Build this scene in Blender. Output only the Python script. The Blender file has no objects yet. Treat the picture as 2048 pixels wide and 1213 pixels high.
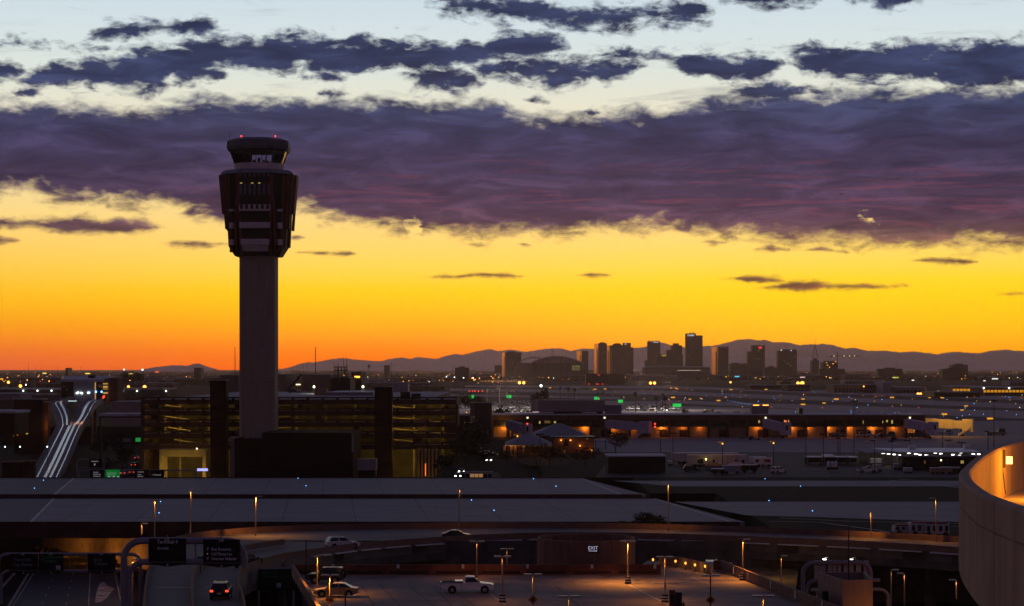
import bpy, bmesh, math, random
from mathutils import Vector, Matrix
random.seed(7)
R = math.radians
C = bpy.context.scene.collection
SC = bpy.context.scene

# ------------------------------------------------------------------ camera
F = 4200.0            # focal length in pixels of the 2048 px wide photograph
HY, CX, CZ = 737.0, 1024.0, 28.0   # horizon row, centre column, eye height above the airfield
cam_d = bpy.data.cameras.new('camera')
cam_d.sensor_width = 36.0
cam_d.lens = 36.0 * F / 2048.0
cam_d.shift_y = (HY - 606.5) / 2048.0
cam_d.clip_start = 1.0
cam_d.clip_end = 90000.0
cam = bpy.data.objects.new('camera', cam_d)
cam.location = (0, 0, CZ)
cam.rotation_euler = (R(90), 0, 0)
C.objects.link(cam)
SC.camera = cam

# ------------------------------------------------------------------ render settings
SC.view_settings.view_transform = 'Standard'
try: SC.view_settings.look = 'None'
except Exception: pass
SC.view_settings.gamma = 1.0
SC.view_settings.exposure = 0.0
SC.view_settings.use_curve_mapping = False
SC.render.engine = 'CYCLES'
SC.cycles.use_denoising = True
SC.cycles.max_bounces = 5
SC.cycles.diffuse_bounces = 3
SC.cycles.glossy_bounces = 3
SC.cycles.transmission_bounces = 3
SC.cycles.transparent_max_bounces = 6
SC.cycles.volume_bounces = 0
SC.cycles.sample_clamp_indirect = 4.0
SC.cycles.caustics_reflective = False
SC.cycles.caustics_refractive = False
SC.render.filter_size = 1.5

def lin(c):
    out = []
    for x in c[:3]:
        x = max(0.0, x) / 255.0
        out.append(x / 12.92 if x <= 0.04045 else ((x + 0.055) / 1.055) ** 2.4)
    return tuple(out) + (1.0,)

# ------------------------------------------------------------------ node helper
class NT:
    def __init__(s, tree):
        s.t = tree; s.n = tree.nodes; s.l = tree.links
    def new(s, typ, **kw):
        nd = s.n.new(typ)
        for k, v in kw.items(): setattr(nd, k, v)
        return nd
    def put(s, sock, v):
        if isinstance(v, bpy.types.NodeSocket): s.l.new(v, sock)
        else: sock.default_value = v
    def m(s, op, a, b=None, c=None, clamp=False):
        nd = s.new('ShaderNodeMath', operation=op, use_clamp=clamp)
        s.put(nd.inputs[0], a)
        if b is not None: s.put(nd.inputs[1], b)
        if c is not None: s.put(nd.inputs[2], c)
        return nd.outputs[0]
    def smooth(s, x, a, b, lo=0.0, hi=1.0):
        nd = s.new('ShaderNodeMapRange', interpolation_type='SMOOTHSTEP')
        s.put(nd.inputs[0], x)
        for k, v in zip((1, 2, 3, 4), (a, b, lo, hi)): nd.inputs[k].default_value = v
        return nd.outputs[0]
    def linear(s, x, a, b, lo=0.0, hi=1.0):
        nd = s.new('ShaderNodeMapRange')
        s.put(nd.inputs[0], x)
        for k, v in zip((1, 2, 3, 4), (a, b, lo, hi)): nd.inputs[k].default_value = v
        return nd.outputs[0]
    def vec(s, x, y, z=0.0):
        nd = s.new('ShaderNodeCombineXYZ')
        s.put(nd.inputs[0], x); s.put(nd.inputs[1], y); s.put(nd.inputs[2], z)
        return nd.outputs[0]
    def noise(s, v, scale=1.0, detail=5.0, rough=0.55, dist=0.0):
        nd = s.new('ShaderNodeTexNoise')
        if v is not None: s.put(nd.inputs['Vector'], v)
        nd.inputs['Scale'].default_value = scale
        nd.inputs['Detail'].default_value = detail
        nd.inputs['Roughness'].default_value = rough
        nd.inputs['Distortion'].default_value = dist
        return nd.outputs[0]
    def mix(s, f, a, b, blend='MIX'):
        nd = s.new('ShaderNodeMix', data_type='RGBA', blend_type=blend)
        s.put(nd.inputs[0], f); s.put(nd.inputs[6], a); s.put(nd.inputs[7], b)
        return nd.outputs[2]
    def ramp(s, f, stops, interp='LINEAR'):
        nd = s.new('ShaderNodeValToRGB')
        cr = nd.color_ramp; cr.interpolation = interp
        stops = sorted(stops, key=lambda q: q[0])
        while len(cr.elements) < len(stops): cr.elements.new(0.5)
        for e, (p, c) in zip(cr.elements, stops):
            e.position = p; e.color = c
        s.put(nd.inputs[0], f)
        return nd.outputs[0]
    def curve(s, f, pts):
        nd = s.new('ShaderNodeFloatCurve')
        cm = nd.mapping; cv = cm.curves[0]
        pts = sorted(pts)
        while len(cv.points) < len(pts): cv.points.new(0.5, 0.5)
        for p, (x, y) in zip(cv.points, pts):
            p.location = (x, y); p.handle_type = 'VECTOR'
        cm.update()
        s.put(nd.inputs['Value'], f)
        return nd.outputs[0]

# ------------------------------------------------------------------ world: dusk sky after sunset, seen to the west
SUN_EL, SUN_AZ = 1.0, 3.0       # degrees; azimuth to the right of +Y
world = bpy.data.worlds.new('World'); SC.world = world
world.use_nodes = True
world.node_tree.nodes.clear()
W = NT(world.node_tree)
tc = W.new('ShaderNodeTexCoord')
sep = W.new('ShaderNodeSeparateXYZ'); W.l.new(tc.outputs['Generated'], sep.inputs[0])
dx, dy, dz = sep.outputs
AZ = W.m('ARCTAN2', dx, dy)
EL = W.m('ARCSINE', W.m('MINIMUM', W.m('MAXIMUM', dz, -1.0), 1.0))
U = W.m('MULTIPLY', AZ, F)       # arc length in pixels of the photograph
V = W.m('MULTIPLY', EL, F)
def cu(px): return math.atan((px - CX) / F) * F
def cv_(py, px=CX): return math.atan((HY - py) / math.hypot(F, px - CX)) * F

# clear sky gradient
VF = W.m('SQRT', W.m('DIVIDE', W.m('MAXIMUM', V, 0.0), 6600.0))
def vf(py): return math.sqrt(max(0.0, cv_(py)) / 6600.0)
def vfe(v): return math.sqrt(v / 6600.0)
UP = [(vf(440), lin((250,214,128))), (vf(400), lin((246,216,145))), (vf(300), lin((240,222,180))), (vf(200), lin((226,226,207))),
      (vf(130), lin((216,226,221))), (vf(60), lin((209,223,227))), (vf(0), lin((202,219,228))),
      (vfe(850), lin((172,190,204))), (vfe(1150), lin((116,122,156))), (vfe(1700), lin((82,80,120))), (vfe(3000), lin((58,56,86))), (1.0, lin((52,51,78)))]
MIDC = [(0.0, lin((252,116,12))), (vf(715), lin((255,126,2))), (vf(690), lin((255,142,0))), (vf(650), lin((255,172,0))), (vf(600), lin((255,197,0))), (vf(580), lin((255,203,8))), (vf(540), lin((254,211,72))), (vf(480), lin((253,213,112)))] + UP
LEFC = [(0.0, lin((221,111,56))), (vf(720), lin((228,115,50))), (vf(700), lin((235,125,36))), (vf(680), lin((240,138,16))), (vf(650), lin((245,156,2))), (vf(610), lin((249,178,4))), (vf(580), lin((250,188,34))), (vf(530), lin((251,200,75))), (vf(480), lin((250,206,105)))] + UP
RIGC = [(0.0, lin((253,138,4))), (vf(700), lin((255,168,0))), (vf(680), lin((255,178,0))), (vf(640), lin((255,195,0))), (vf(590), lin((255,208,2))), (vf(560), lin((255,212,32))), (vf(520), lin((255,215,82))), (vf(480), lin((255,217,112)))] + UP
SKY = W.mix(W.smooth(U, cu(-250), cu(760)), W.ramp(VF, LEFC), W.ramp(VF, MIDC))
SKY = W.mix(W.smooth(U, cu(760), cu(1650)), SKY, W.ramp(VF, RIGC))
sk = W.new('ShaderNodeTexSky', sky_type='NISHITA')
sk.sun_disc = False; sk.sun_elevation = R(SUN_EL); sk.sun_rotation = R(SUN_AZ)
sk.altitude = 340.0
nish = W.mix(1.0, (0.0025, 0.0025, 0.0025, 1), sk.outputs[0], 'MULTIPLY')
SKY = W.mix(1.0, SKY, nish, 'ADD')
# the eastern half of the sky is already night-blue
EAST = W.ramp(VF, [(0.0, lin((76,54,62))), (vfe(500), lin((74,56,68))), (vfe(1700), lin((63,54,75))), (1.0, lin((52,51,78)))])
west = W.smooth(W.m('COSINE', AZ), 0.0, 0.85)

# clouds: bands given by their centre line and half thickness along the horizon, broken up by noise
UX0, UX1 = cu(-350), cu(2400)
UN = W.linear(U, UX0, UX1)
def un(px): return (cu(px) - UX0) / (UX1 - UX0)
n_big = W.noise(W.vec(W.m('DIVIDE', U, 250.0), W.m('DIVIDE', V, 95.0), 3.7), 1.0, 3.0, 0.55, 0.3)
n_mid = W.noise(W.vec(W.m('DIVIDE', U, 92.0), W.m('DIVIDE', V, 40.0), 5.2), 1.0, 9.0, 0.60, 0.45)
n_fine = W.noise(W.vec(W.m('DIVIDE', U, 34.0), W.m('DIVIDE', V, 17.0), 9.1), 1.0, 7.0, 0.62, 0.4)
nA = W.m('ADD', W.m('ADD', W.m('MULTIPLY', W.m('SUBTRACT', n_big, 0.5), 4.0), W.m('MULTIPLY', W.m('SUBTRACT', n_mid, 0.5), 8.5)), W.m('MULTIPLY', W.m('SUBTRACT', n_fine, 0.5), 5.5))
def band(pts, soft, edge=True):
    """pts: (px, y_top, y_bottom); thickness runs to below nothing at both ends of a closed band"""
    cs, ts = [], []
    for px, y0, y1 in pts:
        cs.append((un(px), (cv_((y0 + y1) / 2, px) + 200) / 1400.0))
        ts.append((un(px), (abs(y1 - y0) / 2 * (1 if y1 >= y0 else -1) + 80) / 400.0))
    if edge:
        for q in (cs, ts):
            q.insert(0, (0.0, q[0][1])); q.append((1.0, q[-1][1]))
    else:
        a, b = un(pts[0][0]), un(pts[-1][0])
        cs.insert(0, (0.0, cs[0][1])); cs.append((1.0, cs[-1][1]))
        ts.insert(0, (max(0.001, a - 0.03), 0.0)); ts.append((min(0.999, b + 0.03), 0.0))
        ts.insert(0, (0.0, 0.0)); ts.append((1.0, 0.0))
    c = W.m('SUBTRACT', W.m('MULTIPLY', W.curve(UN, cs), 1400.0), 200.0)
    t = W.m('SUBTRACT', W.m('MULTIPLY', W.curve(UN, ts), 400.0), 80.0)
    return W.m('DIVIDE', W.m('SUBTRACT', t, W.m('ABSOLUTE', W.m('SUBTRACT', V, c))), soft)
def blob(px, py, rx, ry):
    a = W.m('DIVIDE', W.m('SUBTRACT', U, cu(px)), rx); b = W.m('DIVIDE', W.m('SUBTRACT', V, cv_(py, px)), ry)
    return W.m('SUBTRACT', 1.0, W.m('ADD', W.m('MULTIPLY', a, a), W.m('MULTIPLY', b, b)))
main = band([(-300,215,372),(0,212,372),(120,214,384),(300,226,402),(420,200,420),(520,196,428),(600,203,408),(700,205,440),(850,200,462),(960,212,466),(1060,232,462),(1150,240,458),(1240,228,455),(1330,222,452),
             (1440,196,462),(1540,186,470),(1640,190,470),(1750,183,480),(1900,182,486),(2060,178,486),(2400,180,484)], 17.0)
upper = [band([(45,168,158),(75,146,172),(150,128,166),(240,112,170),(310,96,172),(350,90,145),(460,80,120),(560,80,128),(700,82,134),(850,86,138),(940,90,122),(985,104,100)], 11.0, False),
         band([(230,142,170),(300,135,182),(330,172,168)], 10.0, False), band([(330,150,146),(370,135,158),(440,142,152),(450,150,146)], 9.0, False),
         band([(180,72,68),(230,50,76),(330,46,64),(400,44,62),(420,56,52)], 10.0, False),
         band([(850,20,10),(930,2,22),(1000,-12,40),(1060,-6,40),(1100,8,40),(1150,18,54),(1260,14,50),(1400,10,36),(1440,24,20)], 12.0, False),
         band([(950,105,98),(1010,70,104),(1080,66,106),(1140,100,94)], 10.0, False),
         band([(940,146,136),(1040,128,150),(1120,124,172),(1230,126,162),(1290,136,130)], 11.0, False),
         band([(790,150,140),(860,134,174),(930,140,176),(960,168,162)], 10.0, False),
         band([(1320,112,106),(1370,108,134),(1440,110,156),(1510,112,150),(1570,126,116)], 11.0, False),
         band([(1560,110,102),(1640,104,152),(1740,104,164),(1860,98,158),(1960,102,166),(2060,92,168),(2300,96,170)], 12.0, True),
         band([(1440,172,168),(1500,176,200),(1600,178,196),(1640,188,184)], 9.0, False),
         band([(1700,4,-4),(1780,-16,12),(1850,2,-6)], 9.0, False), band([(1440,4,0),(1540,-12,6),(1640,2,-4)], 9.0, False),
         band([(-60,134,150),(0,134,152),(45,146,140)], 9.0, False), band([(30,190,182),(60,178,194),(90,190,184)], 7.0, False),
         band([(620,190,184),(660,182,196),(700,192,186)], 7.0, False), band([(600,158,152),(650,150,164),(690,158,154)], 7.0, False),
         band([(1045,204,196),(1070,196,208),(1100,208,200)], 6.0, False), band([(1165,228,220),(1185,220,230),(1210,232,224)], 6.0, False),
         band([(1180,106,100),(1260,104,108),(1300,112,106)], 8.0, False)]
low = [band([(-60,437,452),(0,437,455),(110,444,460),(160,440,470),(230,440,468),(310,446,466),(335,460,454)], 8.0, False),
       band([(300,490,484),(345,480,494),(420,484,492),(470,490,486)], 6.0, False), band([(-40,472,486),(0,474,488),(40,484,480)], 6.0, False),
       band([(590,506,504),(640,504,509),(700,503,511),(720,510,508)], 4.0, False), band([(920,490,486),(960,485,496),(1000,494,490)], 5.0, False),
       band([(1025,488,482),(1048,484,495),(1070,494,490)], 5.0, False), band([(850,556,554),(910,550,558),(960,543,556),(1010,546,556),(1050,555,552)], 4.0, False),
       band([(1150,552,550),(1180,544,555),(1222,551,549)], 4.0, False), band([(1440,562,556),(1500,552,564),(1560,556,568),(1580,566,562)], 4.5, False),
       band([(1500,580,576),(1580,562,582),(1680,564,582),(1760,568,579),(1820,574,570)], 5.0, False), band([(1815,524,520),(1870,515,526),(1950,522,527),(1960,526,522)], 4.0, False),
       band([(1390,488,482),(1425,482,488),(1460,488,484)], 5.0, False), band([(1500,504,496),(1540,491,504),(1580,502,498)], 5.0, False),
       band([(1605,506,496),(1640,495,503),(1690,503,506),(1700,508,504)], 5.0, False), band([(1990,592,588),(2030,585,592),(2070,588,592)], 4.0, False),
       band([(700,448,438),(770,436,456),(830,440,452),(850,450,444)], 8.0, False), band([(330,436,420),(390,412,440),(450,418,442),(470,436,428)], 12.0, False),
       band([(570,478,473),(590,471,479),(612,478,473)], 4.0, False)]
def vmax(xs):
    x = xs[0]
    for y in xs[1:]: x = W.m('MAXIMUM', x, y)
    return x
m_up = vmax(upper); m_lo = vmax(low)
hole = vmax([W.m('MINIMUM', W.m('MAXIMUM', blob(*h), -3.0), 0.6) for h in [(1808,402,20,26),(1740,428,36,15),(828,450,16,22)]])
m_main = W.m('SUBTRACT', W.m('ADD', W.m('MINIMUM', main, 3.6), 0.5), W.m('MULTIPLY', W.smooth(W.m('SUBTRACT', hole, W.m('MULTIPLY', nA, 0.55)), -0.9, 3.0), 5.6))
high = W.m('MULTIPLY', W.smooth(V, 760, 1100), W.m('SUBTRACT', W.m('MULTIPLY', W.noise(W.vec(W.m('DIVIDE', U, 900.0), W.m('DIVIDE', V, 420.0), 1.3), 1.0, 6.0), 9.0), 4.6))
high = W.m('SUBTRACT', high, W.m('MULTIPLY', W.smooth(V, 1100, 700), 6.0))
m_lo = W.m('ADD', W.m('ADD', m_lo, 0.35), W.m('MULTIPLY', nA, 0.6)); m_rest = W.m('ADD', vmax([W.m('ADD', m_up, 1.15), high]), W.m('MULTIPLY', nA, 0.95))
m_rest = W.m('MAXIMUM', W.m('ADD', W.m('ADD', m_main, 0.2), W.m('MULTIPLY', nA, 0.56)), m_rest)
M = W.m('MAXIMUM', m_lo, m_rest)
DENS = W.smooth(M, -0.7, 1.8)
# thin veil streaks in the clear zones
veil_n = W.noise(W.vec(W.m('DIVIDE', U, 260.0), W.m('DIVIDE', V, 40.0), 21.0), 1.0, 8.0, 0.65, 0.6)
veil = W.m('MULTIPLY', W.m('MULTIPLY', W.smooth(veil_n, 0.55, 0.80), W.smooth(V, 330, 480)), 0.42)
DENS = W.m('MAXIMUM', DENS, veil)
# cloud colour: lit from below by the afterglow, slate blue above
VC = W.linear(V, 100.0, 760.0)
def vc(py): return (cv_(py) - 100.0) / 660.0
CCOL = W.ramp(VC, [(vc(590), lin((132,84,52))), (vc(545), lin((140,92,60))), (vc(500), lin((138,98,76))), (vc(470), lin((122,88,84))), (vc(440), lin((100,72,90))), (vc(400), lin((84,64,90))),
                   (vc(340), lin((72,63,92))), (vc(280), lin((66,66,97))), (vc(220), lin((62,72,102))), (vc(170), lin((56,70,102))), (vc(90), lin((48,62,94))), (vc(0), lin((50,66,96)))])
mott = W.noise(W.vec(W.m('DIVIDE', U, 170.0), W.m('DIVIDE', V, 38.0), 14.0), 1.0, 9.0, 0.66, 0.6)
CCOL = W.mix(1.0, CCOL, W.ramp(mott, [(0.36, (0.46,0.46,0.56,1)), (0.5, (0.80,0.80,0.84,1)), (0.64, (1.5,1.4,1.32,1))]), 'MULTIPLY')
strk = W.noise(W.vec(W.m('DIVIDE', U, 240.0), W.m('DIVIDE', V, 14.0), 31.0), 1.0, 7.0, 0.6, 1.2)
strk = W.m('MULTIPLY', W.m('MULTIPLY', W.smooth(strk, 0.50, 0.70), W.smooth(V, cv_(270), cv_(400))), W.m('MULTIPLY', W.smooth(V, cv_(490), cv_(455)), W.smooth(U, cu(150), cu(800))))
CCOL = W.mix(W.m('MULTIPLY', strk, 0.6), CCOL, lin((138,72,88)))
CCOL = W.mix(1.0, CCOL, W.ramp(VC, [(vc(520), (1, 1, 1, 1)), (vc(440), (0.74, 0.74, 0.86, 1)), (vc(300), (0.64, 0.64, 0.84, 1)), (vc(120), (0.72, 0.76, 0.92, 1))]), 'MULTIPLY')
CLOUDED = W.mix(W.m('MULTIPLY', DENS, 0.99), SKY, CCOL)
CLOUDED = W.mix(west, EAST, CLOUDED)
# what is seen low over the horizon comes through the haze: the sky behind it is brighter by what the haze takes away
HAZE, HTOP = 0.000025, 372.0
AIR = W.m('MINIMUM', W.m('DIVIDE', HTOP, W.m('TANGENT', W.m('MAXIMUM', EL, 0.004))), 27000.0)
TR = W.m('EXPONENT', W.m('MULTIPLY', AIR, -HAZE))
INS = W.mix(W.m('MULTIPLY', W.m('MULTIPLY', W.m('SUBTRACT', 1.0, TR), W.m('EXPONENT', W.m('DIVIDE', V, -250.0))), W.smooth(W.m('COSINE', AZ), 0.80, 0.97)), (0, 0, 0, 1), (0.30, 0.20, 0.08, 1))
CLOUDED = W.mix(1.0, CLOUDED, INS, 'SUBTRACT')
CLOUDED = W.mix(1.0, CLOUDED, W.vec(TR, TR, TR), 'DIVIDE')
TOTAL = CLOUDED
bg = W.new('ShaderNodeBackground'); W.put(bg.inputs[0], TOTAL); bg.inputs[1].default_value = 1.0
wo = W.new('ShaderNodeOutputWorld'); W.l.new(bg.outputs[0], wo.inputs[0])
world.cycles.sampling_method = 'MANUAL'
world.cycles.sample_map_resolution = 1024

# the sun is down behind the range: only a very weak, broad warm glow is left of it
sun_d = bpy.data.lights.new('sun', 'SUN'); sun_d.energy = 0.05; sun_d.angle = R(12.0); sun_d.color = (1.0, 0.62, 0.32)
sun = bpy.data.objects.new('sun', sun_d); C.objects.link(sun)
sd = Vector((math.sin(R(SUN_AZ)) * math.cos(R(SUN_EL)), math.cos(R(SUN_AZ)) * math.cos(R(SUN_EL)), math.sin(R(SUN_EL))))
sun.rotation_euler = sd.to_track_quat('Z', 'Y').to_euler()

# ------------------------------------------------------------------ materials (all procedural)
MATS = {}
def mat(name, col, rough=0.75, var=0.25, scale=0.6, spec=0.25, metal=0.0, streak=None, bump=0.0, rvar=0.0, obj=True):
    """col linear; noise in object space varies tone; streak=(sx,sy,sz) stretches a second noise"""
    if name in MATS: return MATS[name]
    m = bpy.data.materials.new(name); m.use_nodes = True
    m.node_tree.nodes.clear(); T = NT(m.node_tree)
    b = T.new('ShaderNodeBsdfPrincipled'); o = T.new('ShaderNodeOutputMaterial'); T.l.new(b.outputs[0], o.inputs[0])
    t = T.new('ShaderNodeTexCoord'); co = t.outputs['Object']
    n = T.noise(co, scale, 6.0, 0.6)
    if streak:
        mp = T.new('ShaderNodeMapping'); T.l.new(co, mp.inputs[0]); mp.inputs['Scale'].default_value = streak
        n2 = T.noise(mp.outputs[0], 1.0, 5.0, 0.6)
        n = T.m('MULTIPLY_ADD', n2, 0.6, T.m('MULTIPLY', n, 0.4))
    c = tuple(col[:3])
    lo = tuple(x * (1 - 1.6 * var) for x in c) + (1,); hi = tuple(min(1, x * (1 + 1.6 * var)) for x in c) + (1,)
    cc = T.ramp(n, [(0.28, tuple(max(0.0, x) for x in lo)), (0.5, c + (1,)), (0.72, hi)])
    T.put(b.inputs['Base Color'], cc)
    if rvar: T.put(b.inputs['Roughness'], T.linear(n, 0.3, 0.7, max(0.02, rough - rvar), min(1, rough + rvar)))
    else: b.inputs['Roughness'].default_value = rough
    b.inputs['Metallic'].default_value = metal
    b.inputs['Specular IOR Level'].default_value = spec
    if bump:
        bp = T.new('ShaderNodeBump'); bp.inputs['Strength'].default_value = bump; bp.inputs['Distance'].default_value = 0.05
        T.put(bp.inputs['Height'], n); T.l.new(bp.outputs[0], b.inputs['Normal'])
    MATS[name] = m
    return m
def emit(name, col, s, sample=False):
    if name in MATS: return MATS[name]
    m = bpy.data.materials.new(name); m.use_nodes = True
    m.node_tree.nodes.clear(); T = NT(m.node_tree)
    e = T.new('ShaderNodeEmission'); e.inputs[0].default_value = tuple(col[:3]) + (1,); e.inputs[1].default_value = s
    o = T.new('ShaderNodeOutputMaterial'); T.l.new(e.outputs[0], o.inputs[0])
    try: m.cycles.emission_sampling = 'AUTO' if sample else 'NONE'
    except Exception: pass
    MATS[name] = m
    return m
def glass(name, tint=(0.8, 0.85, 0.9), tr=0.75, rough=0.05):
    if name in MATS: return MATS[name]
    m = bpy.data.materials.new(name); m.use_nodes = True
    m.node_tree.nodes.clear(); T = NT(m.node_tree)
    a = T.new('ShaderNodeBsdfTransparent'); a.inputs[0].default_value = tuple(tint) + (1,)
    g = T.new('ShaderNodeBsdfGlossy'); g.inputs['Roughness'].default_value = rough; g.inputs[0].default_value = (0.5, 0.5, 0.5, 1)
    fr = T.new('ShaderNodeFresnel'); fr.inputs[0].default_value = 1.45
    mx = T.new('ShaderNodeMixShader'); T.l.new(fr.outputs[0], mx.inputs[0]); T.l.new(a.outputs[0], mx.inputs[1]); T.l.new(g.outputs[0], mx.inputs[2])
    o = T.new('ShaderNodeOutputMaterial'); T.l.new(mx.outputs[0], o.inputs[0])
    MATS[name] = m
    return m

CONC = mat('concrete', (0.26, 0.24, 0.23), 0.85, 0.18, 0.5, 0.15, bump=0.2)
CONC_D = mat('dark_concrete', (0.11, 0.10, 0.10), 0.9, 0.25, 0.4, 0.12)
CONC_T = mat('tower_concrete', (0.34, 0.29, 0.24), 0.85, 0.12, 0.35, 0.12, streak=(1.2, 1.2, 0.12), bump=0.2)
PARA = mat('parapet_concrete', (0.20, 0.125, 0.10), 0.85, 0.22, 0.5, 0.12, streak=(0.8, 0.8, 3.0), bump=0.2)
BROWN = mat('brown_paint', (0.085, 0.045, 0.038), 0.8, 0.25, 0.3, 0.15)
BRICK = mat('brown_brick', (0.12, 0.062, 0.05), 0.85, 0.3, 0.8, 0.12, bump=0.3)
REDW = mat('red_brown_wall', (0.22, 0.08, 0.05), 0.85, 0.3, 0.5, 0.12)
ASPH = mat('asphalt', (0.034, 0.031, 0.035), 0.8, 0.35, 0.35, 0.2, streak=(0.9, 0.06, 1), rvar=0.1)
DARK = mat('dark_metal', (0.02, 0.02, 0.022), 0.5, 0.2, 1.0, 0.3)
BLACK = mat('black_sign_face', (0.008, 0.008, 0.010), 0.55, 0.1, 1.0, 0.2)
RUBBER = mat('rubber', (0.015, 0.015, 0.016), 0.85, 0.2, 4.0, 0.15)
STEEL = mat('galvanised_steel', (0.30, 0.29, 0.33), 0.55, 0.15, 0.8, 0.4, metal=0.2)
POLE = mat('painted_pole', (0.32, 0.27, 0.23), 0.6, 0.15, 0.8, 0.3)
WHITE = mat('white_paint', (0.72, 0.72, 0.74), 0.5, 0.08, 0.8, 0.35)
WLINE = mat('road_paint', (0.60, 0.58, 0.55), 0.8, 0.3, 1.3, 0.15)
YLINE = mat('yellow_road_paint', (0.45, 0.30, 0.06), 0.8, 0.3, 1.3, 0.15)
ROOFW = mat('pale_roof', (0.50, 0.50, 0.54), 0.8, 0.15, 0.25, 0.15)
ROOFG = mat('grey_roof', (0.24, 0.24, 0.27), 0.8, 0.2, 0.25, 0.2)
TAN = mat('tan_stucco', (0.34, 0.24, 0.16), 0.85, 0.15, 0.25, 0.12)
PURP = mat('mauve_panel', (0.30, 0.26, 0.30), 0.7, 0.12, 0.4, 0.2)
GLASSD = mat('dark_glass', (0.012, 0.013, 0.018), 0.08, 0.1, 1.0, 0.5)
CHROME = mat('bright_trim', (0.55, 0.55, 0.56), 0.25, 0.05, 1.0, 0.5, metal=1.0)
AMBER = emit('amber_lamp', (1.0, 0.42, 0.05), 3.6)
AMBER_S = emit('amber_lens', (1.0, 0.40, 0.05), 2.6)
WARMW = emit('warm_white_lamp', (1.0, 0.76, 0.38), 4.0)
COOLW = emit('cool_white_lamp', (0.85, 1.0, 0.88), 4.0)
REDL = emit('red_lamp', (1.0, 0.04, 0.02), 3.2)
TAIL = emit('tail_lamp', (1.0, 0.06, 0.02), 2.2)
BLUEL = emit('blue_lamp', (0.10, 0.38, 1.0), 7.0)
GREENL = emit('green_lamp', (0.05, 1.0, 0.15), 5.0)
HEADL = emit('head_lamp', (1.0, 0.92, 0.78), 16.0)
LITWIN = emit('lit_window', (0.95, 0.72, 0.18), 0.42)
LITDIM = emit('dim_lit_window', (0.75, 0.42, 0.12), 0.13)

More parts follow.
